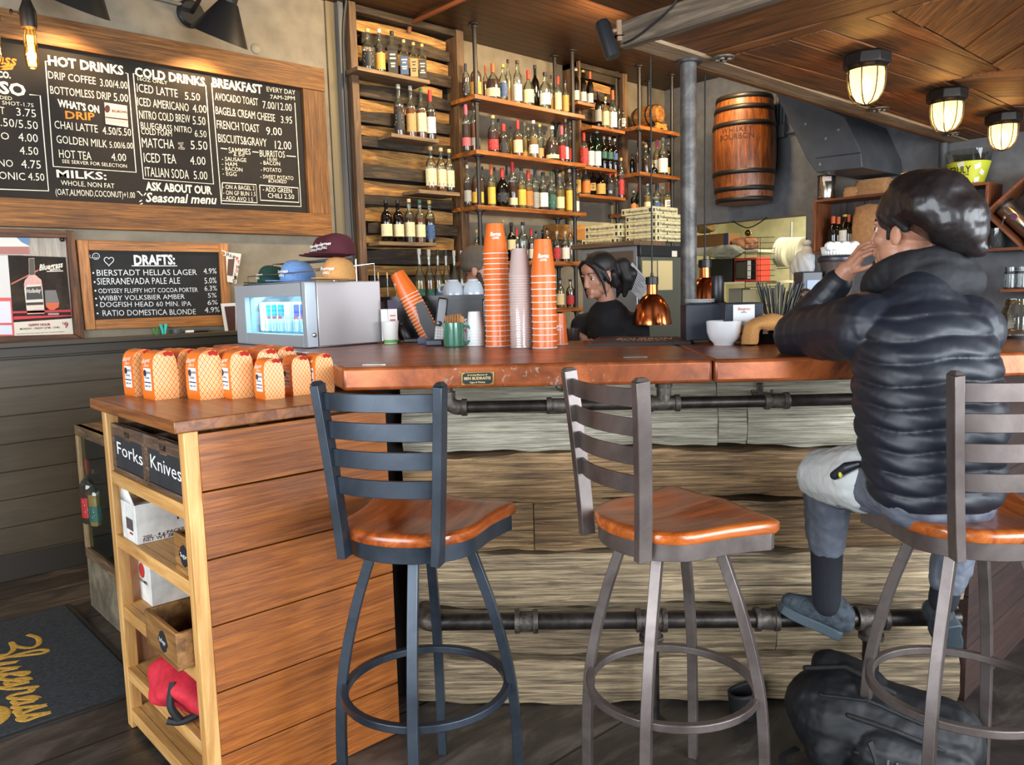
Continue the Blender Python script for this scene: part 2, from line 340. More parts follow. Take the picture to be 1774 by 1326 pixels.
# boards of the underside: pale border strip, then diagonal panels
b=MB(); b.mm((.05,-.16,.0),(cX1-cx,-.042,.028)); b.build('border_board',wood((104,84,62),(170,146,116),None,'X',1,.7,.3),can,bevel=.002)
def clip(poly,ax,val,keep):
    out=[]
    for i in range(len(poly)):
        p,q=poly[i],poly[(i+1)%len(poly)]; dp=(p[ax]-val)*keep; dq=(q[ax]-val)*keep
        if dp>=0: out.append(p)
        if dp*dq<0:
            t=dp/(dp-dq); out.append((p[0]+(q[0]-p[0])*t,p[1]+(q[1]-p[1])*t))
    return out
def planks(x0,x1,y0,y1,ang,w,z,mats):
    ca,sa=math.cos(ang),math.sin(ang); cxm,cym=(x0+x1)/2,(y0+y1)/2; rr=math.hypot(x1-x0,y1-y0); k=0; v=-rr
    while v<rr:
        ww=w*random.uniform(.75,1.3)
        loc=[(-rr,v),(rr,v),(rr,v+ww-.006),(-rr,v+ww-.006)]
        poly=[(cxm+p*ca-q*sa,cym+p*sa+q*ca) for p,q in loc]
        for a,val,s in ((0,x0,1),(0,x1,-1),(1,y0,1),(1,y1,-1)):
            poly=clip(poly,a,val,s)
            if len(poly)<3: break
        if len(poly)>=3:
            mz=z+random.uniform(0,.012)
            pc=(sum(p[0] for p in poly)/len(poly),sum(p[1] for p in poly)/len(poly))
            pb=MB(); inv=[((p[0]-pc[0])*ca+(p[1]-pc[1])*sa,-(p[0]-pc[0])*sa+(p[1]-pc[1])*ca) for p in poly]
            pb.prism(inv,0,.022); o=pb.build('board',mats,can,bevel=.002); o.location=(pc[0],pc[1],mz); o.rotation_euler=(0,0,ang)
        v+=ww
W0=cX1-cx; HY=cyR-cy
for i,(xa,xb,ya,yb,an,w) in enumerate([(.05,.55,HY,-.165,R(90),.22),(.56,2.0,-1.0,-.165,R(-4),.2),(.56,2.0,HY,-1.01,R(38),.26),(2.01,3.6,-.75,-.165,R(0),.17),(2.01,3.6,HY,-.76,R(-42),.24),(3.61,W0,HY,-.165,R(0),.22)]):
    planks(xa,xb,ya,yb,an,w,.004,M_BARN[0])
# caged bulkhead lamps
M_IRON=flat((44,40,37),.45,.6,noise=30); M_AMB=None
def bulb_glass():
    m,nt,b=newmat('ribbed_glass'); nt.nodes.remove(b); N=nt.nodes.new; L=nt.links.new
    tr=N('ShaderNodeBsdfTranslucent'); tr.inputs[0].default_value=(1,.72,.32,1); tp=N('ShaderNodeBsdfTransparent'); tp.inputs[0].default_value=(1,.86,.6,1)
    em=N('ShaderNodeEmission'); em.inputs[0].default_value=(1,.5,.12,1); em.inputs[1].default_value=1.6
    a=N('ShaderNodeMixShader'); a.inputs[0].default_value=.45; L(tp.outputs[0],a.inputs[1]); L(tr.outputs[0],a.inputs[2])
    s=N('ShaderNodeAddShader'); L(a.outputs[0],s.inputs[0]); L(em.outputs[0],s.inputs[1])
    L(s.outputs[0],nt.nodes['Material Output'].inputs[0]); return m
M_AMB=bulb_glass(); M_HOT=flat((255,205,110),.5,emit=22,name='lit_bulb')
def bulkhead(px,py,label,first=None):
    p=at_z(px,py,ZK); 
    if first: r=dup(first,p,label=label)
    else:
        r=thing('bulkhead_lamp',label,'lamp',p,R(10),'caged amber lamps under the canopy')
        b=MB(); b.lathe([(.088,0),(.112,-.012),(.112,-.06),(.092,-.075)],n=8); b.build('base',M_IRON,r,bevel=.004,ang=20)
        b=MB(); b.lathe([(.078,-.074),(.082,-.10),(.08,-.15),(.07,-.19),(.05,-.22),(.02,-.236),(0.0001,-.238)],n=40,caps=False); b.build('glass_jar',M_AMB,r)
        b=MB()
        for k in range(8):
            a=2*PI*k/8; q=[(.09,-.07),(.092,-.11),(.088,-.155),(.076,-.2),(.052,-.232),(.0,-.248)]
            b.tube([(x*math.cos(a),x*math.sin(a),z) for x,z in q],.0035,6)
        b.tube([(.092*math.cos(2*PI*k/32),.092*math.sin(2*PI*k/32),-.08) for k in range(32)],.005,6,closed=True); b.build('wire_cage',M_IRON,r)
        b=MB(); b.ell((0,0,-.15),(.026,.026,.038),12,8); b.build('bulb',M_HOT,r)
    point('canopy_lamp_light',(p.x,p.y,p.z-.15),24,WARM,.03); return r
L1=bulkhead(1502,92,'caged amber lamp nearest the viewer, largest of the three under the canopy')
bulkhead(1641,155,'middle one of the three caged amber lamps under the canopy',L1); bulkhead(1739,196,'farthest caged amber lamp, nearest the grey back wall',L1)
def downlight(px,py,label,r0=.055):
    p=at_z(px,py,ZK); r=thing('round_vent_cap',label,'vent',p,0,'round metal caps under the canopy')
    b=MB(); b.lathe([(r0,0),(r0,-.008),(r0*.72,-.012),(r0*.72,-.004),(0.0001,-.004)],n=24); b.build('ring',flat((120,112,100),.4,.7),r)
    b=MB()
    for k in range(4): b.lathe([(.012,0),(.012,-.014),(0.0001,-.016)],(.028*math.cos(k*PI/2+.4),.028*math.sin(k*PI/2+.4),-.003),10)
    b.build('lug',flat((150,140,126),.4,.7),r)
downlight(1253,99,'round metal cap in the canopy nearest the grey end board'); downlight(1523,188,'round metal cap between the first and second caged lamps',.06); downlight(1650,231,'small round metal cap by the second caged lamp, near the back edge',.05)
# camera on the canopy corner + cable
p=Vector((cx,cy,ZK+.05)); r=thing('spot_lamp','dark grey cylindrical spot on the outer corner of the canopy','spotlight',p)
b=MB(); d=(RT*-.42-UP*-.8+FW*.1); a=p+RT*-.085+UP*.07; q=a+(RT*.055-UP*.165); b.tube([a-p,a+(q-a)*.1-p,q-p],[.028,.036,.036],20); b.lathe([(.03,0),(.0001,0)]); b.build('body',flat((42,44,47),.4,.3),r)
b=MB(); b.tube([(-.0,0,.03),a+(q-a)*.3-p],.009,8); b.tube([(0,0,-.02),(-.005,.0,.07)],.014,8); b.build('bracket',flat((150,120,92),.6),r)
pts=[p+RT*.02-UP*.01,p+RT*.10+UP*.03,p+RT*.16+UP*.10,p+RT*.19+UP*.2]; b=MB(); 
pts=[Vector((cx-.012,cy-t_,ZK+.02+.1*s_)) for t_,s_ in ((.03,-.1),(.1,0),(.2,.35),(.3,.8),(.34,1.2))]; b.tube(spline(pts),.004,6); tag(b.build('black_cable',flat((20,20,20),.5)),'thin black cable looped over the grey end board of the canopy','cable')
# steel post
pp=at_z(1193,118,ZK); r=thing('steel_post','worn grey steel post rising from the bar to the canopy edge','post',(pp.x,pp.y,0)); pp=at_y(1192.5,118,cy-.07)
r.location=(pp.x,pp.y,0)
b=MB(); b.lathe([(.04,0),(.04,ZK)],n=24); b.build('shaft',blotch((66,64,62),(116,112,108),(88,86,84),9,.5,.45,.2),r); b=MB(); b.lathe([(.07,0),(.07,.012)],n=24); b.lathe([(.065,ZK-.012),(.065,ZK)],n=24); b.build('flange',flat((84,84,86),.4,.7),r)
# ================================================================== BAR
M_COP=None
def copper():
    m=blotch((68,37,22),(190,104,56),(144,75,38),5,.30,.3,.10,.30,.66).copy(); nt=m.node_tree; N=nt.nodes.new; L=nt.links.new; b=nt.nodes['Principled BSDF']
    src=b.inputs['Base Color'].links[0].from_socket
    tc=N('ShaderNodeTexCoord'); n=N('ShaderNodeTexNoise'); n.inputs['Scale'].default_value=26; n.inputs['Detail'].default_value=6; n.inputs['Distortion'].default_value=2; L(tc.outputs['Object'],n.inputs['Vector'])
    r=N('ShaderNodeMapRange'); r.inputs[1].default_value=.61; r.inputs[2].default_value=.67; L(n.outputs['Fac'],r.inputs[0])
    n2=N('ShaderNodeTexNoise'); n2.inputs['Scale'].default_value=3; L(tc.outputs['Object'],n2.inputs['Vector']); r2=N('ShaderNodeMapRange'); r2.inputs[1].default_value=.50; r2.inputs[2].default_value=.58; L(n2.outputs['Fac'],r2.inputs[0])
    g=N('ShaderNodeNewGeometry'); s=N('ShaderNodeSeparateXYZ'); L(g.outputs['Normal'],s.inputs[0]); r3=N('ShaderNodeMapRange'); r3.inputs[1].default_value=.3; r3.inputs[2].default_value=.8; r3.inputs[3].default_value=1; r3.inputs[4].default_value=0; L(s.outputs['Z'],r3.inputs[0])
    q=N('ShaderNodeMath'); q.operation='MULTIPLY'; L(r.outputs[0],q.inputs[0]); L(r2.outputs[0],q.inputs[1]); q2=N('ShaderNodeMath'); q2.operation='MULTIPLY'; L(q.outputs[0],q2.inputs[0]); L(r3.outputs[0],q2.inputs[1])
    mx=N('ShaderNodeMix'); mx.data_type='RGBA'; L(q2.outputs[0],mx.inputs[0]); L(src,mx.inputs[6]); mx.inputs[7].default_value=lin((150,138,128)); L(mx.outputs[2],b.inputs['Base Color']); return m
M_COP=copper()
tS=at_n(1236,640,NE); tS=(tS.x-tS.y)*S2                                 # seam
tR=2.05; tL=-.665; nF=3.72; TH=.077
def W2(t,n): v=tn(t,n); return (v.x,v.y)
bt=thing('bar_worktop','thick copper-clad bar top with worn front edge and brass plaque','bar top',(0,0,ZB-TH))
xl=W2(tL,NE)[0]
# left slab runs on to the painted wall
b=MB(); b.prism([W2(tL,NE),W2(tS-.002,NE),W2(tS-.002,nF),W2(-.25,nF),(2.25,3.6),(2.25,4.1),(1.655,4.1),(1.655,3.0),(1.43,2.5)],0,TH); b.build('worktop_slab',M_COP,bt,bevel=.012,seg=3)
b=MB(); b.prism([W2(tS+.002,NE),W2(tR,NE),(W2(tR,NE)[0]+3.2,W2(tR,NE)[1]),(W2(tR,NE)[0]+3.2,W2(tR,NE)[1]+.75),(W2(tR,NE)[0]+.9,W2(tR,NE)[1]+.75),W2(1.15,3.5),W2(tS+.002,nF)],0,TH); b.build('worktop_slab',M_COP,bt,bevel=.012,seg=3)
P=lambda x,y:at_n(x,y,NE-.0022)
a,c=P(800,668),P(855,644); nrm=Vector((-S2,-S2,0))
b=MB(); A=P(799.5,668);B=P(855.5,666.5);D=P(799.5,645);off=nrm*.002
b.prism([(0,0),(1,0),(1,1),(0,1)],0,.004,0,Matrix(((B.x-A.x,D.x-A.x,nrm.x,A.x),(B.y-A.y,D.y-A.y,nrm.y,A.y),(B.z-A.z,D.z-A.z,nrm.z,A.z-0),(0,0,0,1))))
pl=b.build('plaque',flat((186,150,84),.3,.9),bt,bevel=.001); pl['label']='small brass memorial plaque'; pl.location=(0,0,-(ZB-TH))
b=MB(); f=lambda u,v,o=.0052:A+(B-A)*u+(D-A)*v+nrm*o
b.add([f(.04,.2),f(.12,.07),f(.88,.07),f(.96,.2),f(.96,.8),f(.88,.93),f(.12,.93),f(.04,.8)],[tuple(range(8))]); o=b.build('field',flat((36,42,44),.35,.3),pl,smooth=False)
b=MB()
for s,u0,u1,v,h in (('In Loving Memory of',.2,.8,.72,.12),('BEN BUDRAITIS',.09,.91,.42,.2),('Cigars & Whiskey',.26,.74,.16,.12)): text(b,s,f(u0,v,.0062),f(u1,v,.0062),(D-A)*h,bold=.02)
b.build('lettering',flat((214,190,130),.4,.5),pl,smooth=False)
# flat worn repair plates on the top
b=MB(); 
for (x0,y0,x1,y1) in ((628,633,668,628),(1080,620,1122,617)):
    p0=at_z(x0,y0,ZB+.001);p1=at_z(x1,y0-.5,ZB+.001);p2=at_z(x1-4,y1-1,ZB+.001);p3=at_z(x0+6,y1,ZB+.001); b.add([p0,p1,p2,p3,p0+Vector((0,0,.002)),p1+Vector((0,0,.002)),p2+Vector((0,0,.002)),p3+Vector((0,0,.002))],[(4,5,6,7),(0,1,5,4),(1,2,6,5),(2,3,7,6),(3,0,4,7)])
o=b.build('repair_plate',blotch((120,112,104),(190,180,168),None,30,.3,.8),bt); o.location=(0,0,-(ZB-TH))
# bar front: stacked reclaimed timbers
M_TG=wood((70,66,58),(186,180,160),(142,136,118),'X',1.6,.75,.8,34,.10,1.3,lo=.30,hi=.66,dist=.5)
M_TB=wood((40,29,19),(178,146,102),(122,94,62),'X',1.5,.75,.9,30,.12,1.2,lo=.32,hi=.66,dist=.6)
M_TD=wood((46,38,30),(172,152,118),(120,102,78),'X',1.5,.75,.9,30,.14,1.4,lo=.32,hi=.66,dist=.6)
bf=thing('bar_counter','bar front stacked from rough reclaimed timbers, grey above and brown below','bar',tn(0,NB),BR)
zs=[ZB-TH]+[at_n(900,y,NB).z for y in (706,779,865,953,1046,1134)]+[0.0]
tl=at_n(706,900,NB); tl=(tl.x-tl.y)*S2; tr_=1.50
def tpx(x,y): v=at_n(x,y,NB); return (v.x-v.y)*S2
rows=[([tl,tpx(1236,690),tr_],M_TG,.0),([tl,tpx(1239,740),tpx(1289,740),tr_],M_TG,.0),([tl,tr_],M_TB,.02),([tl,tpx(925,900),tr_],M_TB,-.012),([tl,tr_],M_TD,.012),([tl,tpx(1342,1090),tr_],M_TD,-.02),([tl,tpx(1500,1190),tr_],M_TD,.0)]
def timber(x0,x1,z0,z1,out,mat):
    b=MB(); nx=max(int((x1-x0)/.03),2); rnd=random.Random(int(x0*1e4)+int(z0*1e4)); ph=[rnd.uniform(0,6) for _ in range(8)]
    def wob(x,k): return .006*math.sin(x*5+ph[k])+.004*math.sin(x*13+ph[k+1])+.002*math.sin(x*37+ph[k+2])
    vs=[];nz=6
    for i in range(nx+1):
        x=x0+.0015+(x1-x0-.003)*i/nx; zb=z0+.009+wob(x,0)*1.3; zt=z1-.007+wob(x,3)*1.3
        for j in range(nz+1):
            v=j/nz; z=zb+(zt-zb)*v; edge=min(v,1-v); y=-.05-out+(.016 if edge<.01 else (.004 if edge<.2 else 0))+.003*math.sin(x*9+z*60+ph[5])
            vs.append((x,y,z))
        vs.append((x,.08,zt)); vs.append((x,.08,zb))
    k=nz+3; fs=[]
    for i in range(nx):
        for j in range(k): fs.append((i*k+j,i*k+(j+1)%k,(i+1)*k+(j+1)%k,(i+1)*k+j))
    fs+=[tuple(range(k)),tuple(nx*k+j for j in reversed(range(k)))]
    b.add(vs,fs); return b.build('timber',mat,bf,ang=50)
for i,(xs,mt,out) in enumerate(rows):
    for j in range(len(xs)-1): timber(xs[j],xs[j+1],zs[i+1],zs[i],out,mt)
b=MB(); b.mm((tl-.0,.08,0),(tr_,.14,ZB-TH-.002)); b.mm((tl-.10,.05,0),(tl-.002,.16,ZB-TH-.002)); b.build('backing_board',flat((22,17,13),.8),bf)
# return of the bar front towards the back wall
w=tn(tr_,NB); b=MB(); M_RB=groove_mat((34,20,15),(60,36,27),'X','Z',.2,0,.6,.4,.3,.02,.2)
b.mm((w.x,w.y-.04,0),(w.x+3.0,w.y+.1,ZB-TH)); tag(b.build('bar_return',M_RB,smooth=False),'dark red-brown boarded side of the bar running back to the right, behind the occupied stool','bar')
# pipes
M_PIPE=blotch((38,34,32),(74,68,64),None,14,.38,.75,.1); M_FIT=blotch((52,46,42),(104,96,88),None,40,.5,.6,.3)
def pipe_run(name,label,z,n,x0,x1,r,fits,drops,py=None):
    t=thing(name,label,'pipe rail',tn(0,n,z),BR); b=MB(); b.tube([(x0,0,0),(x1,0,0)],r,18); b.build('pipe',M_PIPE,t)
    for k,x in fits:
        b=MB(); L_={'c':.075,'t':.10}[k]
        def ring(a,c,rr): b.tube([(a,0,0),(c,0,0)],rr,18)
        ring(x-L_/2,x+L_/2,r*1.22); ring(x-L_/2-.004,x-L_/2+.014,r*1.42); ring(x+L_/2-.014,x+L_/2+.004,r*1.42)
        if k=='t':
            s=drops.get(x,1); b.tube([(x,0,0),(x,0,s*.07)],r*1.2,18); b.tube([(x,0,s*.055),(x,0,s*.075)],r*1.42,18)
        b.build('coupling' if k=='c' else 'tee',M_FIT,t,bevel=.002)
    return t
zU=at_n(1000,702,NE+.10).z; nU=NE+.10
def tp(x,y,n): v=at_n(x,y,n); return (v.x-v.y)*S2
xe=tp(790,700,nU); xt=tp(1150,695,nU); xc1=tp(968,703,nU); xc2=tp(1345,697,nU)
up_=pipe_run('upper_pipe_rail','black iron pipe hung under the bar top edge with elbow and tee fittings',zU,nU,xe+.01,1.35,.0205,[('c',xc1),('t',xt),('c',xc2)],{})
b=MB(); rr=.0205
b.tube([(xe-.03,0,ZB-TH-zU),(xe-.03,0,.05)],rr,18); b.tube([(xe-.03,0,.035),(xe-.03,0,.055)],rr*1.42,18)
b.tube([(xe-.03,0,.04)]+[(xe-.03+.04*(1-math.cos(a)),0,.04-.04*math.sin(a)) for a in [PI/2*k/8 for k in range(9)]]+[(xe+.03,0,0)],rr*1.25,18); b.tube([(xe+.02,0,0),(xe+.038,0,0)],rr*1.45,18); b.build('elbow',M_FIT,up_)
b=MB(); b.tube([(xt,0,.06),(xt,0,ZB-TH-zU)],rr*.95,18); b.build('hanger',M_PIPE,up_)
nL=NB-.17; zL=at_n(1000,1076,nL).z; zl2=zL
xa=tp(765,1078,nL); x1=tp(912,1077,nL); x2=tp(1128,1075,nL); x3=tp(1328,1073,nL); x4=tp(1510,1070,nL)
fr=pipe_run('foot_rail','heavy rusty iron foot rail along the base of the bar',zL,nL,xa-.02,1.42,.030,[('c',x1),('t',x2),('c',x3),('t',x4)],{x2:-1,x4:-1})
for x in (x2,x4):
    b=MB(); b.tube([(x,0,-.07),(x,0,-zL)],.028,18); b.lathe([(.05,-zL),(.05,-zL+.012)],(x,0,0)); b.build('leg',M_PIPE,fr)
b=MB(); b.tube([(xa,0,0),(xa-.03,0,0)],.044,18); b.tube([(xa-.02,0,0)]+[(xa-.02-.05*math.sin(a),.05*(1-math.cos(a)),0) for a in [PI/2*k/6 for k in range(1,7)]]+[(xa-.07,.17,0)],.034,18); b.build('elbow',M_FIT,fr)
for (x,y,lb) in ((979,660,'small double coat hook under the bar by the middle stool'),(1316,672,'small double coat hook under the bar beside the seated person')):
    h=at_n(x,y+9,NB-.055); t=thing('coat_hook',lb,'hook',h,BR,'coat hooks under the bar top'); b=MB(); b.box((0,-.004,.012),(.022,.008,.05)); b.build('plate',M_FIT,t,bevel=.003)
    b=MB(); 
    for s in (-1,1): b.tube(spline([(0,-.006,-.008),(s*.012,-.02,-.014),(s*.028,-.028,-.006),(s*.034,-.03,.008)]),.004,8)
    b.ell((-.034,-.03,.01),(.006,.006,.006),8,6); b.ell((.034,-.03,.01),(.006,.006,.006),8,6); b.build('hook',M_FIT,t)
# ================================================================== SERVICE CABINET
CY=2.251; CX0=at_y(318,760,CY).x; CX1=at_y(672,800,CY).x; CZ=at_y(318,738,CY).z; CYB=at_x(176,720,CX0).y
CZ=(CZ+at_y(660,675,CY).z)/2
cab=thing('serving_cabinet','honey oak cabinet with plank side and open shelf end beside the bar','cabinet',(CX0,CY,0))
cw,cdp=CX1-CX0,CYB-CY
M_OAK=wood((94,45,11),(180,106,42),(142,78,26),'X',1.5,.42,.2,24,.12,1.1,coat=.15,lo=.28,hi=.72,dist=.9)
M_PINE=wood((164,112,58),(222,176,112),(196,146,84),'Z',1,.5,.15,14,.08)
M_PINEY=wood((168,116,60),(222,176,112),(196,146,84),'Y',1,.5,.15,14,.08)
zt=CZ
b=MB(); b.mm((-.03,-.02,zt-.036),(cw+.02,cdp+.02,zt)); b.build('top_board',wood((96,48,18),(170,104,52),(134,78,34),'Y',1.1,.35,.15,12,.1,0,.2),cab,bevel=.004)
yg=[738+30,857,976,1093,1208,1318]; zg=[zt-.045]+[at_y(x,y,CY).z for x,y in ((334,857),(343,976),(351,1093),(361,1208),(369,1318))]+[.0]
for i in range(6):
    b=MB(); b.mm((.042,0,zg[i+1]+.0025),(cw,.02,zg[i]-.0025)); b.build('side_plank',M_OAK,cab,bevel=.0015)
for y in (0,cdp-.045):
    b=MB(); b.mm((0,y,0),(.042,y+.045,zt-.037)); b.build('corner_post',M_PINE,cab,bevel=.003)
zsh=[at_x(310,871,CX0).z,at_x(320,1001,CX0).z,at_x(333,1153,CX0).z,at_x(341,1281,CX0).z,.05]
zsh=[at_x(252,y,CX0).z for y in (845,960,1085,1190,1290)]; zsh[4]=.075
for z in zsh:
    b=MB(); b.mm((.002,.045,z-.045),(.03,cdp-.045,z)); b.mm((.03,.02,z-.02),(cw-.02,cdp-.02,z-.001)); b.build('shelf',M_PINEY,cab,bevel=.002)
b=MB(); b.mm((.042,cdp-.02,0),(cw,cdp,zt-.037)); b.mm((cw-.02,.02,0),(cw,cdp-.02,zt-.037)); b.build('inner_panel',wood((150,98,66),(204,160,120),None,'Z',1,.6,.1,10,.05),cab)
# crates in the top shelf
M_BARNX=wood((52,36,26),(132,104,80),(92,68,50),'Y',1.4,.75,.7,12,.1)
M_CHALK=blotch((28,29,31),(48,49,52),None,5,.7,0,.02); M_WHITE=flat((232,232,228),.7)
def crate(y0,y1,word,label,z0):
    t=thing('wooden_crate',label,'crate',(CX0+.012,(y0+y1)/2,z0),0,'utensil crates in the cabinet'); w=(y1-y0)/2; h=zt-.085-z0; dp=.36
    b=MB(); fw=.022
    b.mm((0,-w,h*.76),(.018,-.028,h)); b.mm((0,.028,h*.76),(.018,w,h)); b.mm((0,-.028,h*.9),(.018,.028,h)); b.mm((0,-.028,h*.72),(.018,.028,h*.8))
    b.mm((0,-w,0),(.018,w,h*.1)); b.mm((0,-w,h*.1),(.018,-w+fw,h*.76)); b.mm((0,w-fw,h*.1),(.018,w,h*.76)); b.build('front_frame',M_BARNX,t,bevel=.002)
    b=MB(); b.mm((.018,-w,0),(dp,-w+.012,h*.95)); b.mm((.018,w-.012,0),(dp,w,h*.95)); b.mm((dp-.012,-w,0),(dp,w,h*.95)); b.mm((.018,-w,0),(dp,w,.01)); b.build('box_sides',M_BARNX,t)
    b=MB(); b.mm((.006,-w+fw,h*.1),(.014,w-fw,h*.76)); sl=b.build('chalk_slate',M_CHALK,t)
    b=MB(); text(b,word,(.005,w-fw-.014,h*.38),(.005,-w+fw+.014,h*.34),(0,0,h*.26),bold=.0); b.build('lettering',M_WHITE,sl,smooth=False); return t
ym=cdp/2
crate(CY+ym+.002,CY+cdp-.052,'Forks','dark barnwood crate chalked Forks in the cabinet top shelf',zsh[0])
crate(CY+.052,CY+ym-.002,'Knives','dark barnwood crate chalked Knives in the cabinet top shelf',zsh[0])
# cartons
M_CARD=flat((214,212,206),.7,noise=20); M_KRAFT=flat((168,124,78),.8)
def carton(x,y,z,dx,dy,dz,rz,label,flap,logo):
    t=thing('cardboard_carton',label,'carton',(x,y,z),rz,'white cartons in the cabinet'); b=MB(); b.mm((0,0,0),(dx,dy,dz)); b.build('body',M_CARD,t,bevel=.002)
    if flap:
        b=MB(); b.add([(0,dy,dz),(dx,dy,dz),(dx,dy+.01,dz+.08),(0,dy+.01,dz+.08)],[(0,1,2,3)]); b.build('flap',M_KRAFT,t,solid=.003)
        b=MB(); b.add([(0,0,dz),(0,dy,dz),(-.01,dy*.6,dz+.05),(-.01,.02,dz+.05)],[(0,1,2,3)]); b.build('flap',M_CARD,t,solid=.003)
    b=MB()
    if logo=='a':
        for k in range(9): b.mm((-.001,dy*.2+k*.008,dz*.3),(0,dy*.2+k*.008+.004,dz*.6))
        text(b,'PACKETS',(dx*.38,-.001,dz*.45),(dx*.85,-.001,dz*.45),(0,0,.026)); text(b,'200 - 4 g PACKETS',(.02,-.001,dz*.12),(dx*.5,-.001,dz*.14),(0,0,.011)); text(b,'NET WT 28.16 OZ',(.02,-.001,dz*.04),(dx*.5,-.001,dz*.04),(0,0,.011))
    else: text(b,'292',(dx*.45,-.001,dz*.55),(dx*.7,-.001,dz*.55),(0,0,.035)); text(b,'CREAMER',(-.001,dy*.8,dz*.4),(-.001,dy*.2,dz*.4),(0,0,.012))
    b.build('print',flat((60,42,40),.7),t,smooth=False)
    b=MB()
    if logo=='a': b.lathe([(.03,0),(.03,.001)],n=20,M=Matrix.Translation((dx*.85,-.0006,dz*.8))@Matrix.Rotation(PI/2,4,'X')); b.mm((-.002,dy*.25,dz*.2),(0,dy*.45,dz*.25))
    else: b.lathe([(.028,0),(.028,.001)],n=20,M=Matrix.Translation((-.0008,dy*.55,dz*.66))@Matrix.Rotation(-PI/2,4,'Y'))
    b.build('badge',flat((176,44,38),.6),t)
K1=at_z(238,945,zsh[1]); K2=at_z(264,1052,zsh[2])
carton(K1.x,K1.y,zsh[1],.36,at_z(212,930,zsh[1]).y-K1.y,zsh[0]-zsh[1]-.095,R(0),'white printed carton with open kraft flap on the second shelf',True,'a')
carton(K2.x,K2.y,zsh[2],.3,.15,zsh[1]-zsh[2]-.09,0,'smaller white carton with red round badge on the third shelf',False,'b')
M_BOXW=wood((96,62,30),(176,128,74),(140,98,52),'Y',1.4,.5,.2,10,.1)
def smallbox(x,y,z,dx,dy,dz,rz,label,word):
    t=thing('wooden_tray',label,'box',(x,y,z),rz,'small labelled wooden boxes in the cabinet'); b=MB(); k=.012
    b.mm((0,0,0),(k,dy,dz)); b.mm((dx-k,0,0),(dx,dy,dz)); b.mm((k,0,0),(dx-k,k,dz)); b.mm((k,dy-k,0),(dx-k,dy,dz)); b.mm((k,k,0),(dx-k,dy-k,.01)); b.build('box_sides',M_BOXW,t,bevel=.002)
    b=MB(); h=min(.042,dz*.4); w=h*.85; c=Vector((-.0012,dy*.42,dz*.5))
    ring=[(c.x,c.y+w*(1+.12*math.cos(6*a))*math.cos(a),c.z+h*.75*(1+.08*math.cos(4*a))*math.sin(a)) for a in [2*PI*i/40 for i in range(40)]]
    b.add(ring,[tuple(range(40))]); lb=b.build('label_plate',flat((28,29,32),.6),t,smooth=False,solid=.001)
    b=MB(); text(b,word,(-.0026,c.y+w*.75,c.z-.005),(-.0026,c.y-w*.75,c.z-.005),(0,0,.014),bold=.0); b.build('lettering',M_WHITE,lb,smooth=False)
smallbox(CX0+.015,CY+.05,zsh[1],.2,.135,.12,0,'small wooden box with dark label beside the open carton','Sugar')
smallbox(CX0-.045,CY+.055,zsh[2]+.001,.3,.27,.115,0,'wooden box labelled Red Pepper pulled out over the shelf edge','Red Pepper')
# red jackets / bags
M_RED=flat((196,34,52),.75,noise=60,name='red_cloth')
def cloth_lump(name,label,cat,loc,rx,ry,rz_,seed,mat,strap=None):
    rnd=random.Random(seed); ph=[rnd.uniform(0,6.28) for _ in range(9)]
    t=thing(name,label,cat,loc); b=MB()
    def fn(u,v):
        th=2*PI*u; fi=-PI/2+PI*v; r=1+.10*math.sin(3*th+ph[0]+2*fi)+.07*math.sin(5*th-3*fi+ph[1])+.05*math.sin(9*th+4*fi+ph[2])
        z=math.sin(fi); c=math.cos(fi); c=math.copysign(abs(c)**.7,c); return (rx*r*c*math.cos(th),ry*r*c*math.sin(th),rz_*(1+z*(1+.1*math.sin(4*th+ph[3]))))
    b.grid(fn,48,20,wrap=True); b.build('cloth_body',mat,t,sub=1)
    if strap:
        b=MB()
        for st in strap: b.tube(spline(st),.012,8)
        b.build('strap',flat((24,24,26),.7),t)
    return t
zz=zsh[3]
cloth_lump('red_bag','crumpled red cloth bag with black straps on the fourth shelf','bag',(CX0+.115,CY+.30,zz),.17,.19,.082,3,M_RED,[[(-.16,-.11,.03),(-.12,-.13,.02),(-.05,-.15,.04)],[(-.13,-.10,.14),(-.15,-.12,.08),(-.13,-.13,.03)]])
cloth_lump('red_bag','crumpled red cloth on the bottom shelf near the floor','bag',(CX0+.17,CY+.11,zsh[4]),.12,.07,.07,5,M_RED)
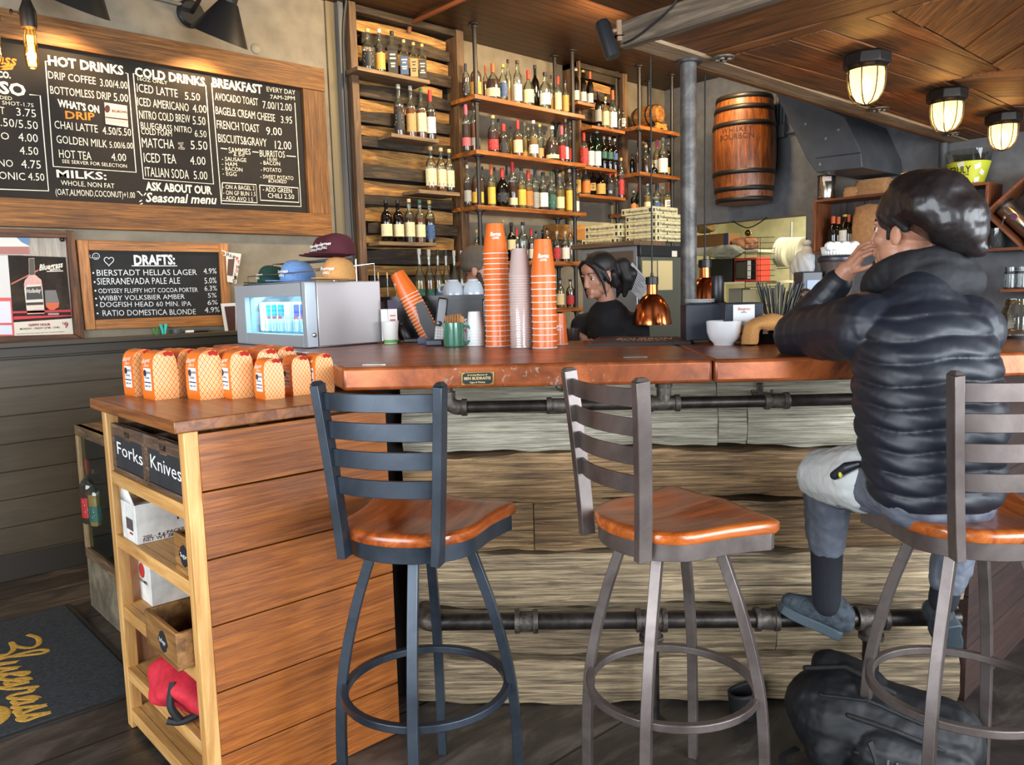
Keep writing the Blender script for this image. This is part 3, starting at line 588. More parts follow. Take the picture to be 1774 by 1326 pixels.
# ================================================================== COFFEE BAGS on the cabinet
def bag_pattern():
    m,nt,b=newmat('coffee_bag_gusset'); N=nt.nodes.new; L=nt.links.new; tc=N('ShaderNodeTexCoord'); mp=N('ShaderNodeMapping'); L(tc.outputs['Object'],mp.inputs[0]); mp.inputs['Scale'].default_value=(62,0,44)
    sp=N('ShaderNodeSeparateXYZ'); L(mp.outputs[0],sp.inputs[0])
    def ping(s):
        p=N('ShaderNodeMath'); p.operation='PINGPONG'; p.inputs[1].default_value=.5; L(s,p.inputs[0]); return p.outputs[0]
    add=N('ShaderNodeMath'); add.operation='ADD'; L(sp.outputs['X'],add.inputs[0]); L(sp.outputs['Z'],add.inputs[1]); sub=N('ShaderNodeMath'); sub.operation='SUBTRACT'; L(sp.outputs['X'],sub.inputs[0]); L(sp.outputs['Z'],sub.inputs[1])
    mxm=N('ShaderNodeMath'); mxm.operation='MINIMUM'; L(ping(add.outputs[0]),mxm.inputs[0]); L(ping(sub.outputs[0]),mxm.inputs[1])
    cr=N('ShaderNodeValToRGB'); cr.color_ramp.interpolation='CONSTANT'; e=cr.color_ramp.elements; e[0].position=0; e[0].color=lin((226,120,34)); e[1].position=.13; e[1].color=lin((244,216,158))
    k=e.new(.30); k.color=lin((222,104,30)); k=e.new(.40); k.color=lin((244,216,158)); L(mxm.outputs[0],cr.inputs[0]); L(cr.outputs[0],b.inputs['Base Color']); b.inputs['Roughness'].default_value=.4; return m
M_BAGP=bag_pattern(); M_BAG=flat((232,118,34),.38,coat=.2); M_BAGR=flat((176,38,34),.4)
def coffee_bag():
    w,d,h=.098,.080,.158                                   # X = across the patterned gusset is width d ; front faces -X
    t=thing('coffee_bag','x','coffee bag'); b=MB()
    # body: front/back orange, gussets patterned
    lv=[(0,1,1),(.03,1.03,1.03),(.3,1.05,1.06),(.6,1.03,1.06),(.82,.99,1.0),(.93,.96,.86),(1,.95,.62)]
    vs=[]
    for z,sy,sx in lv: vs+=[(-d/2*sx,-w/2*sy,z*h),(0,-w/2*sy*1.01 if z<.7 else -w/2*sy*.99,z*h),(d/2*sx,-w/2*sy,z*h),(d/2*sx,w/2*sy,z*h),(0,w/2*sy*1.01,z*h),(-d/2*sx,w/2*sy,z*h)]
    fs=[];mi=[]
    for i in range(len(lv)-1):
        for k in range(6): fs.append((i*6+k,i*6+(k+1)%6,(i+1)*6+(k+1)%6,(i+1)*6+k)); mi.append({0:1,1:1,2:0,3:1,4:1,5:0}[k])
    fs.append((5,4,3,2,1,0)); mi.append(0); n=(len(lv)-1)*6; fs.append(tuple(n+k for k in range(6))); mi.append(0)
    b.add(vs,fs); b.m=mi; b.build('pouch',[M_BAG,M_BAGP],t,ang=40)
    b=MB(); prof=[(-d*.34,h*.985),(-d*.2,h*1.03),(d*.05,h*1.05),(d*.28,h*1.03),(d*.42,h*.97),(d*.40,h*.90),(d*.2,h*.93),(-d*.15,h*.97)]
    b.prism([(x,z) for x,z in prof],-w*.48,w*.48,0,Matrix(((1,0,0,0),(0,0,1,0),(0,1,0,0),(0,0,0,1)))); b.build('rolled_top',M_BAG,t,ang=60)
    b=MB(); b.tube([(-d*.02,-w*.485,h*.965),(d*.16,-w*.488,h*.995),(d*.34,-w*.485,h*.955)],.007,8); b.build('fold_end',M_BAGR,t)
    b=MB(); x=-d/2*1.075; b.add([(x,w*.28,h*.2),(x,-w*.34,h*.2),(x,-w*.34,h*.68),(x,w*.28,h*.68)],[(0,1,2,3)]); lb=b.build('label',flat((228,228,226),.6),t,smooth=False)
    b=MB(); x-=.0008
    text(b,'BIG BROWN',(x,w*.08,h*.56),(x,-w*.32,h*.56),(0,0,.008)); text(b,'COFFEE',(x,w*.2,h*.45),(x,-w*.2,h*.45),(0,0,.006)); text(b,'NET WT',(x,w*.2,h*.27),(x,-w*.28,h*.27),(0,0,.006))
    b.add([(x,w*.24,h*.36),(x,-w*.3,h*.36),(x,-w*.3,h*.385),(x,w*.24,h*.385)],[(0,1,2,3)])
    b.add([(x,w*.24+.012*math.cos(a)-.008,h*.57+.012*math.sin(a)) for a in [2*PI*i/16 for i in range(16)]],[tuple(range(16))]); b.build('print',flat((40,40,60),.6),lb,smooth=False)
    b=MB(); x=-d/2*1.02; text(b,'Bluegrass',(x-.004,w*.36,h*.78),(x-.004,-w*.36,h*.83),(0.006,0,.014),shear=.3,bold=.01); text(b,'COFFEE CO.',(x-.004,w*.2,h*.71),(x-.004,-w*.26,h*.72),(0.002,0,.007)); b.build('logo',flat((250,240,225),.5),t,smooth=False)
    return t
BG=coffee_bag()
spots=[]  # (pixel of the near lower corner of the bag, scale, label)
lbl=['orange patterned coffee bag nearest the left corner of the cabinet top','orange patterned coffee bag behind the one at the near left corner','orange coffee bag in the middle of the front row, label fully visible','orange patterned coffee bag pressed behind the wide labelled one in the front row','orange patterned coffee bag third along the edge, set behind the front row','shorter orange coffee bag with white label at the right of the front row','orange coffee bag second from the right along the cabinet edge','rightmost orange coffee bag, against the end of the copper bar top']
def put_bag(px,py,lab,s=1,rz=0,first=[True]):
    p=at_z(px,py,CZ)
    g='coffee bags on the cabinet'
    r=BG if first[0] else dup(BG); first[0]=False
    r.location=p; r.rotation_euler=(0,0,rz); r['label']=lab; r['group']=g; r.scale=(s,s,s*1.0); return r
# near bags: centre pixel of base
for (px,py,s,rz),l in zip([(280,690,1,R(3)),(246,684,1,R(3)),(357,690,1,R(2)),(322,684,1,R(2)),(412,688,.97,R(0)),(468,690,.82,R(-2)),(515,683,.82,R(-2)),(554,680,.84,R(0))],lbl): put_bag(px,py,l,s,rz)
bl=['orange coffee bag in the second row at the left end','orange coffee bag in the second row behind the front pair','orange coffee bag in the second row, middle','orange coffee bag in the second row near the mini fridge','orange coffee bag in the second row at the right end','orange coffee bag at the left of the back row','orange coffee bag in the middle of the back row','orange coffee bag at the right of the back row below the mini fridge']
for (x,y),l in zip([(1.05,2.968),(1.14,2.765),(1.142,2.885),(1.232,2.62),(1.235,2.75),(1.232,2.875),(1.325,2.67),(1.33,2.80)],bl):
    r=dup(BG,(x,y,CZ),R(random.uniform(-4,4)),l,'coffee bags on the cabinet'); r.scale=(.97,.97,.97)
# ================================================================== BAR STOOLS
def stool(name,label,loc,rz,metal,seatm,base=0):
    t=thing(name,label,'bar stool',loc,rz,'metal ladder-back bar stools'); ZS=.915
    # saddle seat: rounded back, straight sides opening to the front corners
    def outline(k=1.0,n=40):
        pts=[]
        hw=.205*k 
        for i in range(21):
            a=PI+PI*i/20; pts.append((hw*math.cos(a)*1.0,-.05*k+.165*k*math.sin(a)))
        pts+= [(hw*1.02,.04*k),(hw*1.09,.11*k),(hw*1.17,.172*k),(hw*1.12,.192*k),(hw*.5,.206*k),(0,.21*k),(-hw*.5,.206*k),(-hw*1.12,.192*k),(-hw*1.17,.172*k),(-hw*1.09,.11*k),(-hw*1.02,.04*k)]
        return pts
    O=outline(); n=len(O); b=MB(); vs=[]
    def dish(x,y):
        r1=((x-.085)/.10)**2+((y-.0)/.15)**2; r2=((x+.085)/.10)**2+((y-.0)/.15)**2
        return -.016*math.exp(-r1)-.016*math.exp(-r2)+.006*math.exp(-(x/.03)**2)*max(0,min(1,(y+.05)/.2))
    rings=[(0.02,0),(.2,0),(.4,0),(.6,0),(.78,0),(.9,0),(.97,-.002),(1.0,-.008),(1.0,-.03),(.985,-.036),(.9,-.036),(.02,-.036)]
    for k,dz in rings:
        for x,y in O: vs.append((x*k,y*k,ZS+(dish(x*k,y*k) if dz>-.03 else 0)+dz))
    fs=[(i*n+j,i*n+(j+1)%n,(i+1)*n+(j+1)%n,(i+1)*n+j) for i in range(len(rings)-1) for j in range(n)]
    fs+=[tuple(range(n)),tuple((len(rings)-1)*n+j for j in reversed(range(n)))]
    b.add(vs,fs); b.build('seat',seatm,t,ang=50)
    b=MB(); I=outline(.955); I2=outline(.9); vs=[(x,y,ZS-.036) for x,y in I]+[(x,y,ZS-.085) for x,y in I]+[(x,y,ZS-.085) for x,y in I2]+[(x,y,ZS-.036) for x,y in I2]
    fs=[(k*n+j,k*n+(j+1)%n,((k+1)%4)*n+(j+1)%n,((k+1)%4)*n+j) for k in range(4) for j in range(n)]; b.add(vs,fs); b.lathe([(.12,ZS-.085),(.12,ZS-.07),(.15,ZS-.07),(.15,ZS-.037)],n=24); b.build('seat_frame',metal,t,bevel=.002)
    sq=[(-1,-1),(1,-1),(1,1),(-1,1)]; hw=.0145
    def bar(b,pts,h1,h2,upv):
        # rectangular bar swept along pts with fixed side vector
        vs=[];P=[Vector(p) for p in pts]
        for i,p in enumerate(P):
            tg=(P[min(i+1,len(P)-1)]-P[max(i-1,0)]).normalized(); a=Vector(upv); a=(a-tg*a.dot(tg)).normalized(); c=tg.cross(a)
            vs+=[p+a*h1*s+c*h2*q for s,q in sq]
        fs=[(4*i+k,4*i+(k+1)%4,4*i+4+(k+1)%4,4*i+4+k) for i in range(len(P)-1) for k in range(4)]+[(3,2,1,0),tuple(4*(len(P)-1)+k for k in range(4))]
        b.add(vs,fs)
    # legs: bowed square tube, flaring to the ring then dropping straight
    for k in range(4):
        a=base+k*PI/2; ca,sa=math.cos(a),math.sin(a)
        q=[(.130,ZS-.07),(.158,ZS-.15),(.198,ZS-.27),(.232,ZS-.40),(.254,.40),(.263,.30),(.268,.18),(.270,.0)]
        b=MB(); bar(b,spline([(r*ca,r*sa,z) for r,z in q],4),.0145,.0145,(-sa,ca,0)); b.build('leg',metal,t,bevel=.002)
    b=MB(); rr=.242; zr=.385; N=48; vs=[]
    for i in range(N):
        a=2*PI*i/N
        for r,z in ((rr-.011,zr-.012),(rr+.011,zr-.012),(rr+.011,zr+.012),(rr-.011,zr+.012)): vs.append((r*math.cos(a),r*math.sin(a),z))
    b.add(vs,[(4*i+k,4*i+(k+1)%4,4*((i+1)%N)+(k+1)%4,4*((i+1)%N)+k) for i in range(N) for k in range(4)]); b.build('foot_ring',metal,t,bevel=.003)
    # back: two posts and four curved slats
    zt=1.319; zb=.837; yb=-.198
    def ypost(z): u=(z-zb)/(zt-zb); return yb-.030*u**1.5
    def xpost(z): return .138+.039*(z-zb)/(zt-zb)
    for s in (-1,1):
        b=MB(); bar(b,[(s*xpost(zb+(zt-zb)*k/8),ypost(zb+(zt-zb)*k/8),zb+(zt-zb)*k/8) for k in range(9)],.0125,.021,(1,0,0))
        e=Vector((s*xpost(zt),ypost(zt),zt)); b.add([e+Vector((x*.0125,y*.021,0)) for x,y in sq]+[e+Vector((x*.006,y*.012,.010)) for x,y in sq],[(0,1,5,4),(1,2,6,5),(2,3,7,6),(3,0,4,7),(4,5,6,7)])
        b.build('back_post',metal,t,bevel=.0015)
    for k in range(4):
        z=zt-.045-k*.077; b=MB()
        bar(b,[(x*(xpost(z)-.011),ypost(z)-.028*(1-x*x),z) for x in [-1+2*i/12 for i in range(13)]],.024,.004,(0,0,1)); b.build('slat',metal,t,bevel=.0015)
    return t
M_BLK=blotch((40,46,54),(66,74,84),None,3,.32,.55,.02); M_BRZ=blotch((76,66,62),(112,102,98),None,4,.33,.5,.02)
M_SEAT=wood((92,38,10),(186,98,40),(146,68,22),'Y',1.2,.28,.06,9,.06,0,.45)
M_SEAT2=wood((118,54,14),(206,116,50),(172,86,30),'Y',1.2,.28,.06,9,.06,0,.45)
def face(t,n): return tn(t,n)
# placed by the seat centre in the bar frame, turned by how far each faces away from the bar
stool('bar_stool','black ladder-back bar stool next to the coffee cabinet',tn(-.372,2.246),BR-.273,M_BLK,M_SEAT,.273)
stool('bar_stool','brown metal bar stool turned sideways, empty, in the middle of the bar',tn(.357,2.243),BR-1.073,M_BRZ,M_SEAT2,1.073+R(-24))
stool('bar_stool','brown metal bar stool under the seated person in the puffer jacket',tn(1.18,2.21),BR+.036,M_BRZ,M_SEAT2,PI/4)
# ================================================================== LEFT WALL
def Q(x,y,d=.0): return at_y(x,y,YW-d)
M_FRAME=wood((66,38,13),(162,108,46),(120,76,28),'X',1.6,.6,.3,26,.10,1.6); M_FRAMEV=wood((66,38,13),(162,108,46),(120,76,28),'Z',1.6,.6,.3,26,.10,1.6)
M_DFR=wood((114,68,28),(196,138,74),(160,104,50),'X',1.8,.5,.2,22,.08,2.0); M_DFRV=wood((114,68,28),(196,138,74),(160,104,50),'Z',1.8,.5,.2,22,.08,2.0)
M_BOARD=blotch((24,20,17),(37,31,26),None,2.2,.85,0,.01); M_BOARD2=blotch((21,22,23),(34,35,36),None,3,.75,0,.01)
M_CHW=flat((236,228,206),.8); M_CHO=flat((226,130,40),.8)
def beam_px(quad,d0,d1,mat,parent,name='frame_board',bev=.004):
    """timber between wall offsets d0 and d1 whose outline on the wall is given in pixels"""
    pts=[Q(x,y,0) for x,y in quad]; b=MB(); n=len(pts)
    vs=[Vector((p.x,YW-d1,p.z)) for p in pts]+[Vector((p.x,YW-d0,p.z)) for p in pts]
    b.add(vs,[tuple(range(n)),tuple(range(2*n-1,n-1,-1))]+[(i,n+i,n+(i+1)%n,(i+1)%n) for i in range(n)])
    o=b.build(name,mat,None,bevel=bev)
    if parent is not None: o.parent=parent; o.matrix_parent_inverse=parent.matrix_basis.inverted()
    return o
def child(o,p): o.parent=p; o.matrix_parent_inverse=p.matrix_basis.inverted(); return o
mb_=thing('menu_board','large framed chalkboard menu of hot drinks, cold drinks and breakfast on the left wall','menu board',Q(280,240))
zt0,zt1,zb0,zb1=2.80,3.155,1.985,2.19
k=Q(0,15).z; A1=Q(555,124); zo=(k+A1.z)/2; zi=(Q(0,70).z+Q(519,154).z)/2; yo=(Q(0,395).z+Q(570,409).z)/2; yi=(Q(0,344).z+Q(531,370).z)/2
xr=(Q(555,124).x+Q(570,409).x)/2; xi=(Q(519,154).x+Q(531,370).x)/2; xl0=-.75
def wb(x0,x1,z0,z1,d0,d1,mat,par,name,bev=.003): 
    b=MB(); b.mm((x0,YW-d1,z0),(x1,YW-d0,z1)); return child(b.build(name,mat,None,bevel=bev),par)
wb(xl0,xr,zi,zo,.0,.05,M_FRAME,mb_,'frame_board'); wb(xl0,xr,yo,yi,.0,.05,M_FRAME,mb_,'frame_board'); wb(xi,xr,yi,zi,0,.046,M_FRAMEV,mb_,'frame_board')
slate=wb(xl0,xi+.02,yi-.02,zi+.02,0,.018,M_BOARD,mb_,'slate',0)
DB=.0195; ZS_=2.9467
def T(b,s,x0,y0,x1,y1,h,yo_=0,bold=-.004,shear=0,d=DB):
    A=Q(x0/ZS_,y0/ZS_+yo_,d); B=Q(x1/ZS_,y1/ZS_+yo_,d); U=Q(x0/ZS_,(y0-h)/ZS_+yo_,d)
    text(b,s,A,B,(0,0,U.z-A.z),bold=bold,shear=shear)
b=MB()
for a in [("DRIP COFFEE",248,400,490,432,38),("3.00/4.00",512,440,652,455,38),("BOTTOMLESS DRIP",258,478,568,512,40),("5.00",582,515,656,522,40),("CHAI LATTE",280,655,500,678,40),("4.50/5.50",525,685,670,695,38),("GOLDEN MILK",290,730,548,755,40),("5.00/6.00",560,755,680,760,32),("HOT TEA",303,805,468,818,42),("4.00",570,820,645,823,38),("SEE SERVER FOR SELECTION",318,832,648,857,18),
 ("WHOLE, NON FAT",312,945,585,962,25),("(OAT,ALMOND,COCONUT)+1.00",285,995,690,1012,32),("16OZ ONLY",703,410,855,432,18),("ICED LATTE",700,468,908,498,42),("5.50",945,508,1022,515,38),("ICED AMERICANO",702,538,965,570,42),("4.00",985,573,1055,578,40),("NITRO COLD BREW",712,605,972,628,42),("5.50",985,635,1050,640,42),("BLUEGRASS NITRO",720,655,980,680,32),("COLD FOAM",722,685,878,697,30),("6.50",995,698,1055,702,34),("MATCHA",726,752,890,760,48),("HOT",910,738,938,740,12),("OR",918,750,932,751,9),("ICED",912,762,944,764,11),("5.50",975,762,1060,766,44),("ICED TEA",736,828,900,836,48),("4.00",972,840,1050,843,42),("ITALIAN SODA",742,900,965,915,48),("5.00",990,915,1060,918,42),
 ("EVERY DAY",1362,466,1508,485,24),("7AM-2PM",1380,504,1505,512,20),("AVOCADO TOAST",1098,510,1318,540,38),("7.00/12.00",1342,553,1490,568,38),("BAGEL& CREAM CHEESE",1102,582,1405,622,40),("3.95",1435,628,1492,632,36),("FRENCH TOAST",1108,655,1325,677,42),("9.00",1360,688,1440,692,40),("BISCUITS&GRAVY",1115,725,1362,750,42),("12.00",1405,760,1488,765,42),("SAMMIES",1168,782,1280,790,30),("BURRITOS",1327,800,1455,806,34),("6.50",1193,797,1248,800,14),("10.00",1365,820,1415,822,14),
 ("- SAUSAGE",1133,820,1258,828,20),("- HAM",1133,845,1210,850,20),("- BACON",1135,870,1238,877,20),("- EGG",1137,895,1208,900,20),("- BACON",1330,840,1430,846,20),("- POTATO",1332,875,1436,880,20),("- SWEET POTATO",1330,911,1498,920,20),("&CHORIZO",1370,932,1463,937,18),("- ON A BAGEL 2",1138,964,1300,972,22),("- ON GF BUN 1.5",1140,994,1305,1002,22),("- ADD AVO 1.5",1140,1020,1292,1029,20),("- ADD GREEN",1342,977,1490,987,24),("CHILI 2.50",1368,1010,1502,1017,24),
 ("ADDED",-50,500,62,512,18),("EXTRA SHOT-1.75",-110,522,172,548,20),("SHOT",-80,568,25,585,38),("3.75",85,590,185,600,40),("4.50/5.50",-30,640,195,662,42),("AMERICANO",-300,690,48,714,38),("4.00",95,720,195,727,42),("4.50",102,788,197,792,40),("CAPPUCCINO",-260,838,68,853,38),("4.75",110,858,210,862,42),("ESPRESSO TONIC",-300,898,130,921,40),("4.50",145,920,228,924,38)]: T(b,*a)
T(b,"MILKS:",290,905,545,918,38,bold=.018)
for a in [("HOT DRINKS",247,330,632,382,46),("COLD DRINKS",690,388,1048,440,44),("BREAKFAST",1085,442,1340,478,44),("WHAT'S ON",296,543,508,577,36),("ASK ABOUT OUR",745,970,1083,992,40),("ESPRESSO",-340,430,134,492,62),("COFFEE CO.",-160,380,55,400,32)]: T(b,*a,bold=.035)
T(b,"Seasonal menu",745,1030,1108,1042,46,bold=.022,shear=.25)
def line(b,P,w=.006,yo_=0,d=DB): ribbon(b,[Q(x/ZS_,y/ZS_+yo_,d) for x,y in P],w,(0,-1,0))
for P in ([(246,314),(232,312),(272,850),(695,880),(652,375),(640,373)],[(693,377),(680,375),(732,913),(1090,940),(1050,435)],[(1080,425),(1130,1040),(1537,1055),(1505,525)],[(1135,933),(1307,943),(1313,1036),(1131,1024),(1135,933)],[(1325,945),(1522,960),(1526,1034),(1330,1022),(1325,945)],[(150,483),(205,488),(248,975),(-300,955)],[(1127,757),(1160,761)],[(1288,775),(1320,778)],[(1462,796),(1510,800)],[(712,985),(728,1000)],[(700,978),(715,982)],[(735,998),(745,985)],[(712,1030),(725,1022)],[(715,1045),(728,1038)]): line(b,P)
child(b.build('lettering',M_CHW,None,smooth=False,fixn=False),slate)
b=MB(); T(b,"DRIP",335,605,485,615,38,bold=.02); T(b,"Bluegrass",-230,290,88,338,56,bold=.02,shear=.3); line(b,[(-120,330),(-40,342),(20,352),(60,350),(66,342),(50,335),(20,340),(-20,355),(-120,370)],.012)
o=child(b.build('orange_lettering',M_CHO,None,smooth=False,fixn=False),slate); o['label']='orange chalk lettering'
def sheet(pts,d,mat,name,par,yo_=0,s=ZS_):
    P=[Q(x/s,y/s+yo_,d) for x,y in pts]; b=MB(); n=len(P); b.add(P+[p+Vector((0,.002,0)) for p in P],[tuple(range(n))]+[(i,n+i,n+(i+1)%n,(i+1)%n) for i in range(n)]); return child(b.build(name,mat,None,smooth=False),par)
cardp=sheet([(533,523),(648,540),(655,650),(540,633)],.024,flat((226,196,176),.7),'price_card',mb_)
b=MB(); T(b,"BIG BROWN",572,572,648,580,13,d=.026,bold=.03); T(b,"ethiopia natural",545,588,600,594,6,d=.026); T(b,"notes of cocoa",605,600,645,606,6,d=.026); line(b,[(538,598),(652,612)],.007,d=.026); T(b,"12 oz 16.00",550,617,640,630,7,d=.026)
b.add([Q((548+14*math.cos(a))/ZS_,(556+20*math.sin(a))/ZS_,.026) for a in [2*PI*i/20 for i in range(20)]],[tuple(range(20))]); child(b.build('print',flat((62,26,28),.7),None,smooth=False),cardp)
# ---- drafts board
db=thing('drafts_board','small chalkboard of draft beers in a honey wood frame under the big menu','menu board',Q(262,495))
o_=[(383,165),(1152,185),(1172,600),(430,625)]; i_=[(445,218),(1110,230),(1128,548),(483,573)]
def dq(P): return [(x/ZS_,y/ZS_+360) for x,y in P]
beam_px(dq([o_[0],(440,167),(482,622),o_[3]]),0,.036,M_DFRV,db); beam_px(dq([(1106,184),o_[1],o_[2],(1130,602)]),0,.036,M_DFRV,db)
beam_px(dq([(440,167),(1106,184),(1110,230),(445,220)]),0,.034,M_DFR,db); beam_px(dq([(479,573),(1128,548),(1130,602),(482,622)]),0,.034,M_DFR,db)
sl=beam_px(dq([(440,215),(1115,226),(1132,551),(478,577)]),0,.018,M_BOARD2,db,'slate',0)
b=MB()
for a in [("DRAFTS:",685,292,895,288,48),]: T(b,*a,360,.04)
line(b,[(672,297),(905,297)],.005,360)
for a in [("BIERSTADT HELLAS LAGER",495,347,1005,343,30),("4.9%",1040,338,1106,336,28),("SIERRANEVADA PALE ALE",497,393,920,388,34),("5.0%",1045,388,1106,385,30),("ODYSSEY FLUFFY HOT COCOA PORTER",503,437,1010,430,24),("6.3%",1045,425,1108,423,26),("WIBBY VOLKSBIER AMBER",507,475,943,465,25),("5%",1062,460,1106,458,24),("DOGFISH HEAD 60 MIN. IPA",513,508,977,502,26),("6%",1060,497,1112,494,24),("RATIO DOMESTICA BLONDE",525,553,1000,544,29),("4.9%",1046,537,1122,533,28)]: T(b,*a,360)
for x,y in ((476,333),(483,380),(487,424),(490,464),(494,498),(498,540)): b.add([Q((x+5*math.cos(a))/ZS_,(y+5*math.sin(a))/ZS_+360,DB) for a in [2*PI*i/10 for i in range(10)]],[tuple(range(10))])
line(b,[(490+18*math.cos(a),248+16*math.sin(a)) for a in [2*PI*i/16 for i in range(17)]],.003,360); line(b,[(480,252),(490,258),(500,252)],.003,360); line(b,[(484,243),(485,245)],.004,360); line(b,[(496,243),(497,245)],.004,360); line(b,[(460,240),(458,250),(465,258),(472,252)],.003,360)
line(b,[(562+1.7*16*math.sin(a)**3*.9-6,272-1.55*(13*math.cos(a)-5*math.cos(2*a)-2*math.cos(3*a)-math.cos(4*a))) for a in [2*PI*i/28 for i in range(29)]],.004,360)
child(b.build('lettering',flat((226,232,236),.8),None,smooth=False,fixn=False),sl)
# hook and hanging holiday strip
t=thing('holiday_card','Happy Holiday photo card hung askew from the corner of the drafts board','card',Q(400,465)); 
cardm=sheet([(1152,225),(1232,236),(1206,388),(1160,378)],.05,flat((228,222,212),.7),'card_sheet',t,360)
sheet([(1165,262),(1198,262),(1188,350),(1160,345)],.052,flat((96,66,52),.6),'photo',cardm,360)
for col,chars in (((190,60,50),[("P",1206,268),("Y",1212,285),("O",1203,330)]),((110,120,80),[("A",1172,252),("L",1198,350)]),((60,50,50),[("H",1156,245),("P",1190,262),("H",1208,310),("I",1196,365),("D",1190,382)])):
    b=MB()
    for c,x,y in chars: T(b,c,x,y,x+13,y+2,17,360,.03,0,.0525)
    child(b.build('letters',flat(col,.7),None,smooth=False),cardm)
t=thing('wall_hook','small white adhesive hook on the corner of the drafts board frame','hook',Q(386,440,.04)); b=MB(); b.tube(spline([Vector((-.01,-.005,.02)),Vector((.012,-.012,.012)),Vector((.012,-.014,-.008)),Vector((-.004,-.014,-.012))]),.004,8); b.build('hook',flat((230,230,228),.4),t)
# white frame on the rail
t=thing('picture_frame','small white picture frame standing on the rail left of the mini fridge','picture frame',Q(395,575,.04)); 
sheet([(1126,490),(1205,486),(1208,648),(1152,650)],.05,flat((232,232,230),.5),'frame',t,360); sheet([(1146,505),(1200,502),(1203,634),(1168,636)],.053,flat((70,34,26),.5),'picture',t,360)
# ---- poster frame
def q6(P): return [(x/6.313,y/6.313+390) for x,y in P]
pf=thing('poster_frame','dark wood framed notice panel with happy hour poster at the left edge','poster frame',Q(60,500))
M_PFR=wood((46,24,10),(128,80,40),(84,50,24),'X',1.5,.6,.3,13,.1,2.5); M_PFRV=wood((46,24,10),(128,80,40),(84,50,24),'Z',1.5,.6,.3,13,.1,2.5)
beam_px(q6([(705,60),(790,75),(905,1255),(800,1195)]),0,.04,M_PFRV,pf); beam_px(q6([(-900,20),(790,70),(712,145),(-900,125)]),0,.038,M_PFR,pf); beam_px(q6([(-900,1240),(800,1195),(905,1258),(-900,1320)]),0,.038,M_PFR,pf)
bp=beam_px(q6([(-900,100),(735,130),(820,1215),(-900,1260)]),0,.008,wood((150,138,124),(196,186,172),None,'Z',1.5,.7,.1,12,.04),pf,'backing_panel',0)
def s6(pts,d,col,name,par,r=.5): return sheet(pts,d,flat(col,r) if isinstance(col,tuple) else col,name,par,390,6.313)
s6([(-300,130),(318,138),(325,326),(-300,322)],.0105,(222,216,206),'flyer',pf); s6([(-300,332),(85,332),(122,798),(-300,800)],.0105,(206,204,200),'notice',pf)
mr=s6([(-300,795),(124,795),(158,1212),(-300,1218)],.0125,(206,84,80),'menu_sheet',pf); s6([(-300,835),(112,835),(128,1070),(-300,1075)],.0145,(214,212,222),'menu_block',mr); s6([(-300,1098),(128,1096),(138,1198),(-300,1200)],.0145,(206,212,226),'menu_block',mr)
po=s6([(85,330),(718,352),(800,1192),(160,1212)],.0105,blotch((22,17,12),(62,50,36),(40,31,22),6,.85,0,0),'poster',pf)
po['label']='happy hour poster with bottle and glass'
s6([(180,135),(318,140),(320,228),(240,190)],.0125,(92,132,168),'flyer_picture',po); s6([(-40,236),(318,236),(322,322),(-40,320)],.0125,(164,104,92),'flyer_picture',po)
s6([(150,1066),(785,1022),(802,1192),(160,1212)],.0135,(216,206,188),'banner',po); s6([(130,945),(780,925),(784,950),(135,968)],.0135,(186,36,44),'table_edge',po); s6([(150,1000),(785,985),(786,996),(150,1036)],.0137,(200,34,44),'table_edge',po)
s6([(120,640),(420,485),(426,500),(124,655)],.013,(178,96,62),'wood_bar',po)
bo=s6([(312,365),(375,360),(385,545),(452,600),(462,660),(486,925),(488,970),(300,978),(292,925),(262,660),(268,610),(318,548)],.0135,blotch((120,46,14),(206,106,50),None,9,.2,0,0),'bottle_print',po); s6([(318,370),(372,366),(382,545),(322,548)],.0142,(70,64,44),'bottle_neck',po)
lb=s6([(265,690),(300,655),(440,650),(462,680),(484,920),(292,930)],.0145,(220,206,186),'bottle_label',po); s6([(285,680),(450,668),(470,810),(290,820)],.0155,(44,40,40),'label_art',po); s6([(285,850),(472,842),(476,872),(288,880)],.0155,(32,30,30),'label_band',po)
s6([(490,715),(612,712),(650,850),(640,900),(590,930),(540,930),(500,880),(498,850)],.0138,(108,104,100),'glass_print',po); s6([(500,852),(648,848),(642,900),(588,928),(545,928),(505,895)],.0146,(206,92,42),'whiskey_print',po); s6([(525,965),(645,962),(645,982),(525,984)],.0142,(160,150,146),'glass_foot',po)
b=MB()
def T6(b,s,x0,y0,x1,y1,h,bold=.02,shear=0,d=.0165):
    A=Q(x0/6.313,y0/6.313+390,d); B=Q(x1/6.313,y1/6.313+390,d); U=Q(x0/6.313,(y0-h)/6.313+390,d); text(b,s,A,B,(0,0,U.z-A.z),bold=bold,shear=shear)
T6(b,"Bluegrass",430,498,690,460,62,.03,.25); T6(b,"GRILL",545,500,665,486,22,.03); T6(b,"Holladay",290,745,450,735,45,.01,.3); T6(b,"BOTTLED IN BOND",305,905,472,898,18); ribbon(b,[Q(x/6.313,y/6.313+390,.0165) for x,y in ((510,508),(690,502))],.005,(0,-1,0)); child(b.build('white_lettering',flat((232,222,204),.6),None,smooth=False,fixn=False),po)
b=MB(); T6(b,"HAPPY HOUR",315,1108,552,1100,26,.03); T6(b,"9",705,1125,748,1122,60,.02); T6(b,"$",684,1085,696,1084,24); child(b.build('red_lettering',flat((150,40,52),.6),None,smooth=False,fixn=False),po)
b=MB(); T6(b,"MONDAY - FRIDAY (2P.M. - 5P.M.)",220,1148,655,1128,20,.01); T6(b,"HOLLADAY SOFT RED WHEAT BOTTLED IN BOND BOURBON",180,1198,708,1172,11,.0); child(b.build('black_lettering',flat((70,60,56),.6),None,smooth=False,fixn=False),po)
